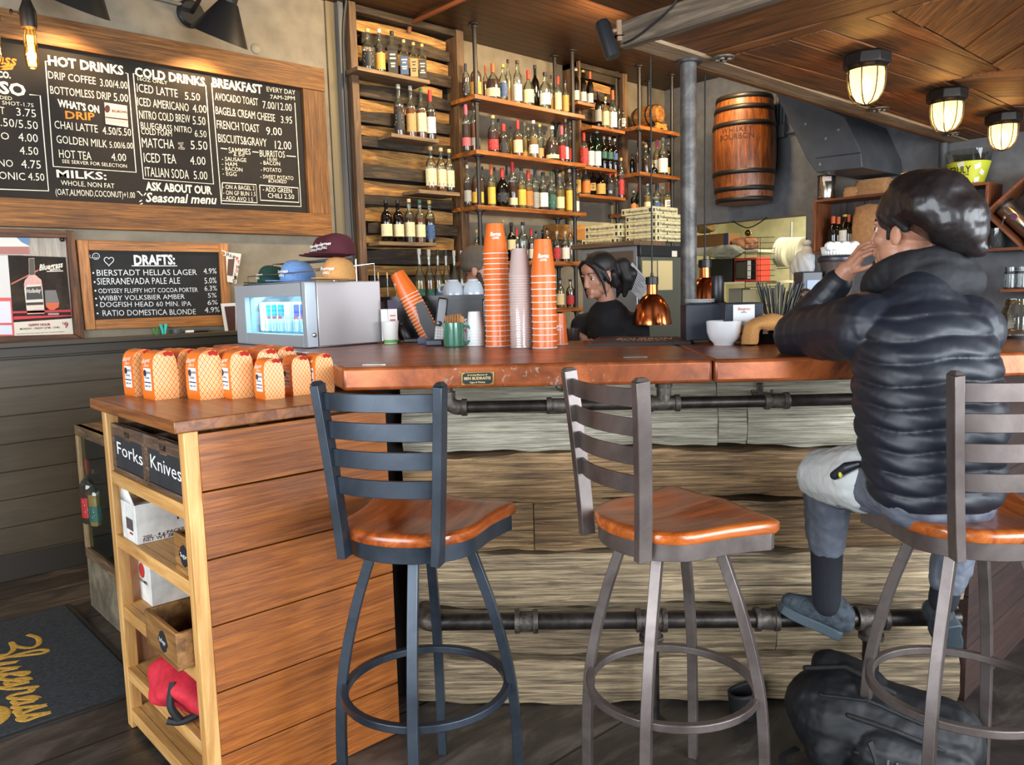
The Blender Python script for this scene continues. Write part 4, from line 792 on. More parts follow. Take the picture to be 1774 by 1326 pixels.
t=thing('push_pin','round black push pin at the top right of the notice panel','pin',Q(107.5,415,.012)); b=MB(); b.ell((0,0,0),(.014,.012,.014),12,8); b.build('pin_head',flat((24,24,26),.4),t)
# ---- wall plate, conduit
t=thing('wall_plate','round cream blanking plate on the wall right of the cone lamp','wall plate',Q(443.5,84.5)); b=MB(); b.lathe([(.034,0),(.034,.006),(.028,.009),(.0001,.009)],n=24,M=Matrix.Rotation(PI/2,4,'X')); b.build('disc',flat((134,126,106),.5),t)
b=MB(); b.tube([Q(230,-14,.02),Q(345,16,.02)],.012,10); tag(b.build('conduit',flat((120,112,98),.5)),'thin painted conduit running along the wall above the menu board','conduit')
# ---- cone wall lamps
M_LBLK=flat((34,33,33),.45,.2); M_LIN=flat((240,226,196),.6)
def cone_lamp(px,py,label,first=None):
    c=at_y(px,py,YW-.34)
    if first: r=dup(first,c,label=label)
    else:
        r=thing('cone_wall_lamp',label,'lamp',c,0,'black cone lamps above the menu board')
        M=Matrix.Rotation(R(24),4,'X')@Matrix.Rotation(R(10),4,'Y')
        b=MB(); b.lathe([(.172,0),(.168,.004),(.055,.21),(.045,.215),(.045,.33),(.03,.345),(.0001,.345)],n=40,M=M); b.lathe([(.168,0),(.164,.003),(.052,.205),(.0001,.207)],n=40,M=M); b.build('cone_shade',M_LBLK,r)
        b=MB(); b.tube(spline([M@Vector((0,0,.33)),Vector((-.02,.08,.33)),Vector((-.03,.2,.26)),Vector((-.03,.33,.22))]),.014,10); b.build('arm',M_LBLK,r)
        b=MB(); b.lathe([(.085,0),(.085,.02),(.07,.035),(.0001,.035)],n=28,M=Matrix.Translation((-.03,.34,.22))@Matrix.Rotation(PI/2,4,'X')); b.build('wall_base',M_LBLK,r)
        b=MB(); b.ell((0,0,0),(.035,.035,.05),14,10,M=M@Matrix.Translation((0,0,.1))); b.build('bulb',flat((255,214,140),.5,emit=25),r)
    q=c+Vector((-.02,.02,.02)); l=bpy.data.lights.new('cone_lamp_light','SPOT'); l.energy=85; l.color=(1,.66,.30); l.spot_size=R(118); l.spot_blend=.6; l.shadow_soft_size=.04; lo=bpy.data.objects.new('cone_lamp_light',l); COL.objects.link(lo); lo.location=q; lo.rotation_euler=(Vector((0,.42,-1))).to_track_quat('-Z','Y').to_euler()
    return r
C1=cone_lamp(380,66,'black cone wall lamp above the breakfast column of the menu'); cone_lamp(131,12,'black cone wall lamp at the top left edge, mostly out of view',C1); 
# ---- hanging filament bulbs
def filament(px,py,Y,label,first=None):
    p=at_y(px,py,Y)                                             # bottom of the bulb
    if first: r=dup(first,p,label=label)
    else:
        r=thing('pendant_bulb',label,'pendant lamp',p,0,'bare tube bulbs hanging on cords')
        b=MB(); b.tube([(0,0,.275),(0,0,ZC-p.z)],.0045,8); b.build('cord',flat((150,108,48),.7),r)
        b=MB(); b.lathe([(.026,.145),(.028,.16),(.028,.205),(.02,.225),(.012,.25),(.01,.28),(.0001,.28)],n=20); b.tube([(-.028,0,.19),(-.05,0,.19)],.004,8); b.ell((-.053,0,.19),(.006,.006,.012),8,6); b.build('socket',flat((44,38,34),.4,.5),r)
        b=MB(); b.lathe([(.0001,0),(.012,.003),(.02,.012),(.022,.03),(.022,.12),(.016,.145)],n=20,caps=False); b.build('bulb_glass',glass((255,226,160),0,None,.8),r)
        b=MB()
        for k in range(6):
            a=2*PI*k/6; b.tube([(.009*math.cos(a),.009*math.sin(a),.012),(.009*math.cos(a+.4),.009*math.sin(a+.4),.118)],.0024,6)
        b.build('filament',flat((255,190,84),.5,emit=26),r)
    point('filament_light',(p.x,p.y,p.z+.06),6,(1,.6,.24),.02); return r
F1=filament(57,120,3.4,'glowing tube filament bulb on a cord in front of the menu board'); filament(-7,112,3.4,'second glowing tube bulb on a cord, cut off at the left edge',F1)
# ---- things along the rail
t=thing('marker_pen','white and black marker pen lying on the wall rail','pen',Q(340,585,.045)); zr=1.3535; a=Q(322,585,.05);c=Q(336,584,.05);d=Q(361,582,.045)
for v in (a,c,d): v.z=zr
b=MB(); b.tube([a-t.location,c-t.location],.0085,12); b.build('cap',flat((236,236,232),.4),t); b=MB(); b.tube([c-t.location,d-t.location],.0085,12); b.build('barrel',flat((26,26,28),.4),t)
# ================================================================== MAT
ma=at_z(113,1052,0); mbz=at_z(222,1203,0); mx1=ma.x; my1=ma.y; my0=at_z(110,1243,0).y; mx0=-1.15
t=thing('floor_mat','dark charcoal floor mat with yellow script lettering by the entrance','mat',(0,0,0)); M_MAT=blotch((30,36,42),(54,60,66),None,60,.95,0,.8)
b=MB(); b.mm((mx0,my0,0),(mx1,my1,.012)); b.build('pile',M_MAT,t,bevel=.004); b=MB()
for x0,x1,y0,y1 in ((mx0-.02,mx1+.02,my0-.025,my0),(mx0-.02,mx1+.02,my1,my1+.02),(mx1,mx1+.025,my0,my1)): b.mm((x0,y0,0),(x1,y1,.008))
b.build('rubber_edge',flat((36,33,31),.7),t,bevel=.002)
scr=[(-.75,.9),(-.5,1.05),(-.2,1.0),(-.1,.8),(-.3,.55),(-.55,.5),(-.2,.48),(-.02,.3),(-.1,.05),(-.4,-.05),(-.55,.1),(-.3,.0),(0,.05),(.25,.9),(.17,1.08),(.06,.85),(.14,.12),(.28,0),(.4,.45),(.38,.1),(.5,0),(.65,.42),(.66,.1),(.76,.02),(.86,.25),(1.0,.42),(.92,.52),(.83,.25),(.9,.02),(1.04,.08),(1.26,.46),(1.12,.42),(1.10,.1),(1.24,.1),(1.31,.46),(1.28,-.3),(1.15,-.42),(1.12,-.28),(1.42,.08),(1.52,.42),(1.56,.54),(1.6,.42),(1.68,.42),(1.66,.1),(1.76,.02),(2.0,.46),(1.86,.36),(1.86,.06),(2.0,.1),(2.04,.44),(2.03,.1),(2.12,.02),(2.25,.42),(2.28,.54),(2.31,.3),(2.35,.1),(2.25,0),(2.2,.08),(2.42,.04),(2.52,.42),(2.55,.54),(2.58,.3),(2.62,.1),(2.52,0),(2.45,.08),(2.55,.1)]
pA=at_z(-14,1140,.013); pB=at_z(34,1250,.013); pC=at_z(88,1237,.013); rd=(pB-pA)/2.60; upv=(pC-pB)/.54
b=MB()
def stroke(P,w):
    vs=[];m=Matrix.Diagonal((1,1,.12)).to_4x4(); m.translation=(0,0,.013); b2=MB(); b2.tube(P,w,8); b.add([Vector((v.x,v.y,.0125+v.z*.14)) for v in b2.v],b2.f)
stroke(spline([Vector((pA.x,pA.y,0))+Vector((rd.x,rd.y,0))*u+Vector((upv.x,upv.y,0))*v for u,v in scr],4),.012)
pS=at_z(-6,1244,0); stroke(spline([Vector((pS.x+.075*math.cos(a)-.05,pS.y+.085*math.sin(a),0)) for a in [-1.5+i*.35 for i in range(11)]],3),.022)
b.build('lettering',blotch((170,128,44),(214,172,76),None,90,.9,0,.4),t,smooth=False)
# ================================================================== GLASS DISPLAY CASE behind the cabinet
fc=at_z(158,1050,0); DX=fc.x; DY1=fc.y; DY0=DY1-.64; DZ=at_x(131,737,DX).z; dz1=at_x(152,965,DX).z
t=thing('display_case','small old wooden display case with glass front and bottles, behind the oak cabinet','display case',(DX,DY0,0)); dl=DY1-DY0; dw=.34
M_OLD=wood((66,50,36),(150,120,84),(104,82,58),'Y',1.6,.7,.4,9,.1); M_OLDV=wood((86,68,44),(176,148,104),None,'Z',1.6,.7,.4,9,.1)
b=MB(); b.mm((.0,0,0),(dw,dl,dz1)); b.build('base',blotch((82,72,58),(132,120,98),(104,94,76),7,.8,0,.3),t,bevel=.004)
zq=dz1; fr=.05
b=MB(); b.mm((-.004,0,zq),(.03,dl,zq+fr)); b.mm((-.004,0,DZ-fr),(.03,dl,DZ)); b.mm((0,0,DZ-.02),(dw,dl,DZ)); b.build('rail',M_OLD,t,bevel=.003)
b=MB(); b.mm((-.004,0,zq+fr),(.03,.045,DZ-fr)); b.mm((-.004,dl-.035,zq+fr),(.03,dl,DZ-fr)); b.mm((dw-.03,0,zq),(dw,dl,DZ-.02)); b.mm((.03,dl-.02,zq),(dw-.03,dl,DZ-.02)); b.build('stile',M_OLDV,t,bevel=.003)
b=MB(); b.mm((.012,.045,zq+fr),(.016,dl-.035,DZ-fr)); b.build('glass_pane',glass((214,228,222)),t)
b=MB(); b.mm((.03,0,zq+.02),(dw-.03,dl-.02,zq+.19)); b.build('inner_shelf',flat((44,46,44),.5),t)
CASE=(DX,DY0,dl,zq+.19)

# clip, green tuft and tumbler on the rail
p=Q(285,588,.045); t=thing('clothes_clip','teal plastic clip standing on the wall rail behind the coffee bags','clip',(p.x,p.y,1.346)); b=MB()
for k in (-1,1): b.tube([(k*.006,0,0),(k*.010,0,.03),(k*.017,0,.062)],[.007,.009,.011],8)
b.build('clip_arm',flat((62,190,176),.4),t)
p=Q(271,588,.045); t=thing('green_sprig','small green plastic sprig on the wall rail left of the teal clip','sprig',(p.x,p.y,1.346)); b=MB(); [b.tube([(0,0,0),(.02*math.cos(k*1.3),.012*math.sin(k*1.3),.03+.004*k)],[.007,.003],6) for k in range(5)]; b.build('sprig',flat((70,140,66),.6),t)
p=Q(308,588,.045); t=thing('tape_dish','small clear dish on the wall rail right of the teal clip','dish',(p.x,p.y,1.346)); b=MB(); b.lathe([(.03,0),(.034,.026),(.032,.026),(.028,.004),(.0001,.004)],n=24); b.build('dish',glass((214,222,226),.15,(190,200,204)),t)
# ================================================================== MINI FRIDGE
c=at_z(534,604.5,ZB); FX=c.x; FY=c.y; FXB=at_y(552.6,604.3,FY).x; FXE=at_y(663,594.5,FY).x; FYE=at_x(412,594,FX).y; FZ=at_x(526,488.5,FX).z-ZB
fl=FYE-FY; fd=FXB-FX; fw=FXE-FX; zf=ZB+.006
M_STL=flat((184,196,206),.34,.45,noise=0,name='steel'); M_SIL=flat((182,176,176),.38,.45,name='silver_paint')
t=thing('mini_fridge','silver countertop mini fridge with lit glass door full of cans','fridge',(FX,FY,ZB))
b=MB(); w=.012
b.mm((fd+.004,0,.006),(fw,w,FZ)); b.mm((fd+.004,fl-w,.006),(fw,fl,FZ)); b.mm((fw-w,w,.006),(fw,fl-w,FZ)); b.mm((fd+.004,w,FZ-w),(fw-w,fl-w,FZ)); b.mm((fd+.004,w,.006),(fw-w,fl-w,.018)); b.build('body',M_SIL,t,bevel=.004)
b=MB(); b.mm((fd+.006,w,.0185),(fw-w-.001,fl-w,.0195)); b.mm((fd+.006,w,FZ-w-.002),(fw-w-.001,fl-w,FZ-w-.001)); b.mm((fw-w-.002,w,.02),(fw-w-.001,fl-w,FZ-w)); b.mm((fd+.006,fl-w-.002,.02),(fw-w,fl-w-.001,FZ-w)); b.mm((fd+.006,w+.001,.02),(fw-w,w+.002,FZ-w)); b.build('lining',flat((222,232,236),.5),t)
gy0,gy1,gz0,gz1=fl*.05,fl*.85,FZ*.20,FZ*.79
d_=MB(); d_.mm((0,0,.004),(fd,gy0,FZ)); d_.mm((0,gy1,.004),(fd,fl,FZ)); d_.mm((0,gy0,.004),(fd,gy1,gz0)); d_.mm((0,gy0,gz1),(fd,gy1,FZ)); dr=d_.build('door',M_STL,t,bevel=.003)
b=MB(); b.mm((fd*.5,gy0,gz0),(fd*.5+.004,gy1,gz1)); b.build('glass_pane',glass((226,240,246),0,None,.35),dr)
b=MB(); b.lathe([(.011,0),(.011,.006),(.006,.009),(.0001,.009)],(fd*.72,-.0,FZ*.22),20,0,None); 
b=MB(); b.lathe([(.011,0),(.011,.006),(.006,.009),(.0001,.009)],n=20,M=Matrix.Translation((fd*.6,-.001,FZ*.2))@Matrix.Rotation(PI/2,4,'X')); b.build('lock',flat((196,190,184),.2,.9),dr)
b=MB(); b.mm((.02,.02,0),(fw-.02,fl-.02,.007)); b.build('foot',flat((24,24,26),.6),t)
area('fridge_light',(FX+fd+.012,(FY+FYE)/2,ZB+gz1+.012),(FX+fd+.11,(FY+FYE)/2,ZB+gz0+.05),fl*.8,.02,2.6,(.62,.9,1.0))
for q_ in (.93,.03): area('fridge_light',(FX+fd+.012,FY+fl*q_,ZB+FZ*.5),(FX+fd+.11,FY+fl*.5,ZB+FZ*.45),.02,.2,1.3,(.62,.9,1.0))
canh=FZ*.50; canr=fl*.035
def can(y,x,col,col2,label,first={}):
    r=thing('drink_can',label,'can',(x,y,ZB+gz0),0,'slim cans in the mini fridge')
    m1=flat((214,222,228),.3,.15)
    b=MB(); b.lathe([(canr*.8,0),(canr,canh*.04),(canr,canh*.93),(canr*.82,canh),(canr*.7,canh*.985),(.0001,canh*.985)],n=20); b.build('can_body',m1,r)
    b=MB(); cr=canr*1.012
    for k in range(4):
        a0=k*PI/2+.1; 
        for z0,z1,s in ((.08,.48,1),(.52,.92,1)):
            if (k%2==0)==(z0<.5) : continue
            vs=[(cr*math.cos(a0+PI/2*i/5),cr*math.sin(a0+PI/2*i/5),z*canh) for z in (z0,z1) for i in range(6)]; b.add(vs,[(i,i+1,7+i,6+i) for i in range(5)])
    b.build('colour_panel',flat(col,.35,.1),r)
    b=MB(); 
    vs=[(cr*1.01*math.cos(2.2+2*i/8),cr*1.01*math.sin(2.2+2*i/8),z*canh) for z in (.44,.52) for i in range(9)]; b.add(vs,[(i,i+1,10+i,9+i) for i in range(8)]); b.build('logo_band',flat(col2,.4),r); return r
cy_=[FY+fl*v for v in (.945,.86,.77,.68,.575,.455,.365,.26)]
can_l=['silver slim can at the left end of the fridge row','silver and cyan slim can second from the left in the fridge','cyan blue slim can third from the left in the fridge','cyan blue slim can left of the silver middle one in the fridge','plain silver slim can in the middle of the fridge row','deep blue slim can right of the middle silver one in the fridge','deep blue slim can second from the right in the fridge','pale silver slim can at the right end of the fridge row']
for y,cl,lb,c2 in zip(cy_,[(214,220,226),(40,170,206),(30,150,204),(34,140,200),(210,216,222),(44,62,170),(40,58,172),(196,206,216)],can_l,[(180,186,190)]+[(190,60,60)]*3+[(180,186,190)]+[(200,60,50)]*2+[(180,186,190)]): can(y,FX+fd+.06+canr,cl,c2,lb)
# ---- caps on the fridge
def cap(px,py,z,rz,col,label,s=1.0,cord=True):
    p=at_x(px,py,FX+.15) if z<zt_+.01 else at_x(px,py,FX+.22); p.z=z; r=thing('baseball_cap',label,'cap',p,rz,'caps on top of the mini fridge'); M=flat(col,.85,noise=240) if cord else flat(col,.85,noise=90)
    b=MB(); 
    def crown(u,v):
        th=2*PI*u; fi=PI/2*(1-v); rr=math.cos(fi)**.55; front=.5+.5*math.cos(th); 
        return Vector((s*(.088*rr*math.cos(th)),s*.072*rr*math.sin(th),s*(.006+.096*math.sin(fi)**.9*(1+.08*front))))
    b.grid(lambda u,v:crown(u,1-v if False else v),32,14,wrap=True); b.build('crown',M,r)
    b=MB(); vs=[];n=14
    for j in range(5):
        for i in range(n+1):
            a=R(-78)+R(156)*i/n; e=j/4; x=.086*math.cos(a)+e*.085*max(0,math.cos(a*.95))**.8; y=.071*math.sin(a)*(1+e*.05); vs.append((s*x,s*y,s*(.008+e*.006-e*.16*y*y/.01*.06)))
    b.add(vs,[(j*(n+1)+i,j*(n+1)+i+1,(j+1)*(n+1)+i+1,(j+1)*(n+1)+i) for j in range(4) for i in range(n)]); b.build('brim',M,r,solid=.004)
    b=MB(); b.ell((0,0,s*.105),(s*.008,s*.008,s*.005),10,6); b.build('button',M,r)
    b=MB()
    def on(y,z):
        return (s*(.093-.9*(z-.035)*.16-.9*y*y/.08*.6)+.001,s*y,s*z)
    for wd,y0,y1,z,h in (('Bluegrass',-.04,.04,.05,.014),('GRILL',-.02,.022,.033,.010)):
        vs,fs=_glyphs(wd,.25,.03); x0=min(v[0] for v in vs);x1=max(v[0] for v in vs); b.add([on(y0+(y1-y0)*(v[0]-x0)/(x1-x0),z+h*v[1]/.69) for v in vs],fs)
    b.build('embroidery',flat((236,236,232),.7),r,smooth=False,fixn=False); return r
zt_=ZB+FZ
cap(473,488,zt_,R(180),(22,64,56),'dark green cap at the left on top of the mini fridge',.92)
cap(516,486,zt_,R(188),(110,150,206),'light blue denim cap between the green and tan caps',1.05,False)
mc=[cap(570+9*k,452,zt_+.115+.003*k,R(190),(78,24,36),l,.98) for k,l in enumerate(['front maroon corduroy cap on top of the wire rack','second maroon corduroy cap nested behind the front one on the wire rack','rear maroon corduroy cap of the nested three on the wire rack'])]
cap(588,484,zt_,R(200),(200,148,86),'tan corduroy cap under the maroon caps on the mini fridge',1.0)
t=thing('wire_rack','thin chrome wire rack on the mini fridge holding the caps','rack',(FX,FY,zt_)); M_CHR=flat((190,190,190),.2,.95); b=MB()
x0,x1,y0,y1=fd+.01,fw-.02,.015,fl-.03
def rail(pts): b.tube(pts,.003,6)
rail([(x0,y0,0),(x0,y0,.05),(x1,y0,.085),(x1,y0,0)]); rail([(x0,y1,0),(x0,y1,.045),(x1,y1,.08),(x1,y1,0)]); rail([(x0,y0,.05),(x0,y1,.045)]); rail([(x1,y0,.085),(x1,y1,.08)]); b.build('rail',M_CHR,t)
b=MB(); zx=.108
for k in range(7): rail([(x0+.12+.022*k,y0+.05,zx),(x0+.12+.022*k,y1-.05,zx)])
for yy in (y0+.05,y1-.05): rail([(x0+.12,yy,zx),(x0+.252,yy,zx)]); rail([(x0+.125,yy,zx),(x0+.125,yy,0)]); rail([(x0+.25,yy,zx),(x0+.25,yy,0)])
b.build('wire_shelf',M_CHR,t)
# ================================================================== ON THE BAR: cups
M_ORC=flat((226,106,30),.4,coat=.2,name='orange_paper'); M_RIM=flat((240,226,214),.5); M_WHC=flat((226,228,228),.5)
def cup_proto(h,rt,rb,mat,rim,rimr=.0022,logo=None):
    """paper cup standing upside down: rim at z=0"""
    t=thing('paper_cup','x','cup'); b=MB(); b.lathe([(rt,0.003),(rb,h),(rb*.93,h),(rb*.92,h-.006),(.0001,h-.006)],n=28); b.build('cup_wall',mat,t)
    b=MB(); b.tube([(rt*math.cos(a),rt*math.sin(a),rimr) for a in [2*PI*i/28 for i in range(28)]],rimr,6,closed=True); b.build('rolled_rim',rim,t)
    if logo:
        b=MB()
        for wd,z,hh,sp in logo:
            vs,fs=_glyphs(wd,.25,.03); x0=min(v[0] for v in vs);x1=max(v[0] for v in vs)
            def on(v):
                zz=z+hh*v[1]/.69; r=rt+(rb-rt)*zz/h+.0006; a=-PI/2-sp+2*sp*(v[0]-x0)/(x1-x0); return (r*math.cos(a),r*math.sin(a),zz)
            b.add([on(v) for v in vs],fs)
        b.build('logo',flat((246,232,222),.6),t,smooth=False,fixn=False)
    return t
LOGO=[('Bluegrass',.075,.016,.55),('COFFEE',.062,.008,.32)]
ORD='lowest second third fourth fifth sixth seventh eighth ninth tenth eleventh twelfth thirteenth fourteenth fifteenth sixteenth seventeenth eighteenth nineteenth twentieth twenty-first twenty-second twenty-third twenty-fourth twenty-fifth twenty-sixth twenty-seventh twenty-eighth twenty-ninth thirtieth'.split()
def stack(px,py,n,topy,proto,h,label,top,group,tilt=None):
    p=at_z(px,py,ZB+.001); d=math.hypot(p.x,p.y); ztop=at_n(px,topy,(p.x+p.y)*S2).z; step=(ztop-p.z-h)/(n-1); face=math.atan2(-p.y,-p.x)+PI/2
    for k in range(n):
        r=proto if k==0 else dup(proto); r.location=(p.x+random.uniform(-.0006,.0006),p.y,p.z+step*k); r.rotation_euler=(0,0,face+random.uniform(-.5,.5)+(0 if k==n-1 else 1.2)*random.choice((-1,1)))
        if k==n-1: r.rotation_euler=(0,0,face+.05)
        r['label']=top if k==n-1 else ORD[k]+' cup from the bottom of '+label; r['group']=group
    return p,step
CU=cup_proto(.128,.054,.036,M_ORC,M_RIM,.0022,LOGO)
stack(863,600,19,388,CU,.128,'the tallest orange stack on the bar','topmost orange paper cup of the tallest stack on the bar','orange cups in the tall stack')
CU2=cup_proto(.150,.0505,.034,M_ORC,M_RIM,.0024,LOGO)
stack(944,603,12,415,CU2,.150,'the shorter straight orange stack','topmost full-height orange cup of the stack right of the clear cups','orange cups right of the clear ones')
CW=cup_proto(.085,.0405,.028,M_WHC,flat((236,238,238),.5),.002)
stack(824,599,6,540,CW,.085,'the short white stack beside the green mug','topmost white paper cup of the short stack beside the green mug','white cups in the short stack')
CC=cup_proto(.115,.0475,.032,glass((246,240,240),.55,(232,206,198)),glass((240,236,236),.75,(240,222,216)),.0018)
stack(904,602,30,431,CC,.115,'the clear stack between the orange ones','topmost clear plastic cup between the two orange stacks','clear cups in the tall stack')
CO=cup_proto(.135,.0405,.030,M_ORC,M_RIM,.002,LOGO); p=at_z(968,597,ZB+.001); CO.location=p; CO.rotation_euler=(0,0,math.atan2(-p.y,-p.x)+PI/2); tag(CO,'single small orange cup upside down right of the shorter orange stack','cup')
# the white-rimmed cup on top of the second stack
tp_=at_z(944,603,ZB); 
# ---- white cup with packets
M_PAP=flat((232,230,224),.6)
p=at_z(677,595,ZB); hC=at_n(677,557,(p.x+p.y)*S2).z-ZB; t=thing('paper_cup','white paper cup with green base band holding tea packets','cup',p)
b=MB(); rb,rt=.032,.0425; b.lathe([(rb,0),(rb*1.0,.002),(rt,hC),(rt-.002,hC),(rb-.002,.004),(.0001,.004)],n=28); b.build('cup_wall',M_PAP,t)
b=MB(); b.lathe([(rb+.0006,.004),(rb+(rt-rb)*.17+.0006,hC*.17)],n=28,caps=False); b.build('green_band',flat((96,180,92),.5),t); b=MB(); b.tube([(rt*math.cos(a),rt*math.sin(a),hC) for a in [2*PI*i/28 for i in range(28)]],.0022,6,closed=True); b.build('rolled_rim',M_PAP,t)
def packet(off,w,h,col,label,rz,tilt,band=None):
    r=thing('paper_packet',label,'packet',p+Vector(off),rz,'packets in the white cup'); r.rotation_euler=(tilt,0,rz); b=MB(); b.mm((-w/2,-.001,0),(w/2,.001,h)); b.build('packet_sheet',flat(col,.6),r)
    if band: b=MB(); b.mm((-w/2-.0005,-.0016,h*.78),(w/2+.0005,.0016,h)); b.build('band',flat(band,.6),r); b=MB(); [b.mm((-w*.3+.0,-.0018,h*(.2+.1*k)),(w*.3,-.0012,h*(.23+.1*k))) for k in range(5)]; b.build('print',flat((180,110,110),.6),r)
fz=math.atan2(-p.y,-p.x)+PI/2
packet((-.012,.012,.012),.05,hC+.048,(226,236,240),'plain white packet at the left of the white cup',fz,R(-4))
packet((.012,-.008,.012),.044,hC+.085,(222,212,206),'tea packet with purple top band in the white cup',fz,R(-3),(58,44,66))
packet((.018,.0,.012),.044,hC+.092,(226,214,208),'second tea packet with purple top band behind the front one',fz,R(3),(58,44,66))
# ---- cup holder with tilted orange cups
q=at_z(742,592,ZB); hN=(q.x+q.y)*S2
t=thing('cup_holder','black tilted cup holder on the bar behind the phone','cup holder',q,BR)
M_BP=flat((22,22,24),.4)
bs=at_n(752,592,hN); tp2=at_n(690,478,hN+.0); ax=(tp2-bs); L_=ax.length; ax.normalize()
lx=Vector((S2,-S2,0)); axl=Vector((ax.dot(lx),0,ax.z))
b=MB(); b.mm((-.115,-.05,0),(.06,.05,.02)); b.build('base',M_BP,t,bevel=.004)
pr_=Vector((-axl.z,0,axl.x)) # perpendicular in the plane
if pr_.z<0: pr_=-pr_
sidev=Vector((0,1,0))
for s in (-1,1):
    b=MB(); o=Vector((.04,s*.058,.015)); w_=Vector((axl.z,0,-axl.x)); pts=[o,o+axl*.20+w_*.01]; 
    b.tube([o-w_*-.0,o+axl*.10+w_*.005,o+axl*.19+w_*.02],[.028,.03,.02],4,sec=[(-1,-.18),(1,-.18),(1,.18),(-1,.18)]); b.build('side_arm',M_BP,t)
b=MB(); b.tube([Vector((.055,0,.015)),Vector((.055,0,.015))+axl*.17],[.05,.05],4,sec=[(-1,-.1),(1,-.1),(1,.1),(-1,.1)]); b.build('back_plate',M_BP,t)
cs=cup_proto(.128,.052,.035,M_ORC,M_RIM,.0022,LOGO); N_=15; base0=bs+ax*.015; qr=ax.to_track_quat('Z','Y'); step=(L_-.128-.0)/(N_-1)
for k in range(N_):
    r=cs if k==0 else dup(cs); r.rotation_mode='QUATERNION'; r.location=base0+ax*(step*k)
    qq=ax.to_track_quat('Z','Y') @ Matrix.Rotation(R(20 if k==N_-1 else 20+40*((k*7)%5)),3,'Z').to_quaternion(); r.rotation_quaternion=qq
    r['group']='orange cups in the tilted stack'; r['label']='topmost orange cup of the tilted stack above the phone' if k==N_-1 else ORD[k]+' cup from the bottom of the tilted orange stack on the bar'
# ---- phone
p=at_z(757,599,ZB); t=thing('cordless_phone','black cordless phone with silver keypad standing in its cradle','phone',p,BR); z1=at_n(765,515,(p.x+p.y)*S2).z-ZB
b=MB(); b.mm((-.05,-.03,0),(.03,.03,.03)); b.build('cradle',flat((52,58,72),.35),t,bevel=.006)
Mx=Matrix.Translation((.008,0,.012))@Matrix.Rotation(R(8),4,'Y'); b=MB(); b.mm((-.023,-.012,0),(.023,.012,z1-.012),0,Mx); b.build('handset',flat((30,30,34),.3,coat=.3),t,bevel=.008)
b=MB(); b.mm((-.02,-.0135,.012),(.02,-.0125,.075),0,Mx); b.build('keypad',flat((186,184,180),.4),t); b=MB(); [b.mm((-.016+.012*i,-.015,.018+.013*j),(-.008+.012*i,-.0136,.026+.013*j),0,Mx) for i in range(3) for j in range(4)]; b.build('keys',flat((226,226,224),.4),t)
b=MB(); b.mm((-.017,-.0135,.10),(.017,-.0125,z1-.03),0,Mx); b.lathe([(.013,0),(.0001,.003)],n=16,M=Mx@Matrix.Translation((-.004,-.0125,.088))@Matrix.Rotation(PI/2,4,'X')); b.build('screen',flat((60,62,66),.15),t)
p2=at_z(735,596,ZB); t=thing('sponge_block','small blue-grey block on the bar left of the phone','box',p2,BR+R(12)); b=MB(); b.mm((-.03,-.018,0),(.03,.018,.03)); b.build('block',flat((92,108,134),.5),t,bevel=.004)
# ---- green mug with sleeves
p=at_z(787,601,ZB); hM=at_n(787,559,(p.x+p.y)*S2).z-ZB; t=thing('coffee_mug','green glazed mug holding kraft cup sleeves','mug',p,BR)
M_GRN=flat((58,118,96),.18,coat=.6); rM=.0465
b=MB(); b.lathe([(rM*.86,0),(rM*.97,.004),(rM,.012),(rM,hM),(rM-.004,hM),(rM-.004,.008),(.0001,.008)],n=32); b.build('mug_body',M_GRN,t); b=MB(); b.tube(spline([(rM-.002,.0,hM*.85),(rM+.022,0,hM*.8),(rM+.03,0,hM*.5),(rM+.02,0,hM*.2),(rM-.002,0,hM*.12)]),.0065,8); b.build('handle',M_GRN,t)
M_KR=flat((176,126,80),.8,noise=60)
for k in range(8):
    r=thing('cup_sleeve','brown cardboard cup sleeve standing in the green mug' if k else 'nearest brown cardboard cup sleeve in the green mug','cup sleeve',p+tn(-.026+.0075*k,-.004+.001*k,.02),BR+R(80),'cup sleeves in the green mug'); b=MB(); b.mm((-.03,-.0016,0),(.03,.0016,hM+.012+.0008*k)); b.build('sleeve',M_KR,r)
r=thing('cup_sleeve','brown sleeve turned flat to the viewer in the green mug','cup sleeve',p+tn(.024,-.006,.02),BR+R(4),'cup sleeves in the green mug'); b=MB(); b.prism([(-.026,0),(.02,0),(.024,hM+.004),(-.004,hM+.016),(-.026,hM+.014)],-.0016,.0016,0,Matrix(((1,0,0,0),(0,0,1,0),(0,1,0,0),(0,0,0,1)))); b.build('sleeve',M_KR,r)
p=at_z(812,592,ZB); t=thing('card_holder','small grey card stand with red dot behind the green mug','card holder',p,BR); b=MB(); b.mm((-.02,-.002,0),(.02,.002,.085)); b.build('card',flat((178,186,194),.4),t); b=MB(); b.lathe([(.011,0),(.011,.001)],n=16,M=Matrix.Translation((-.008,-.0025,.055))@Matrix.Rotation(PI/2,4,'X')); b.build('dot',flat((206,44,72),.4),t)
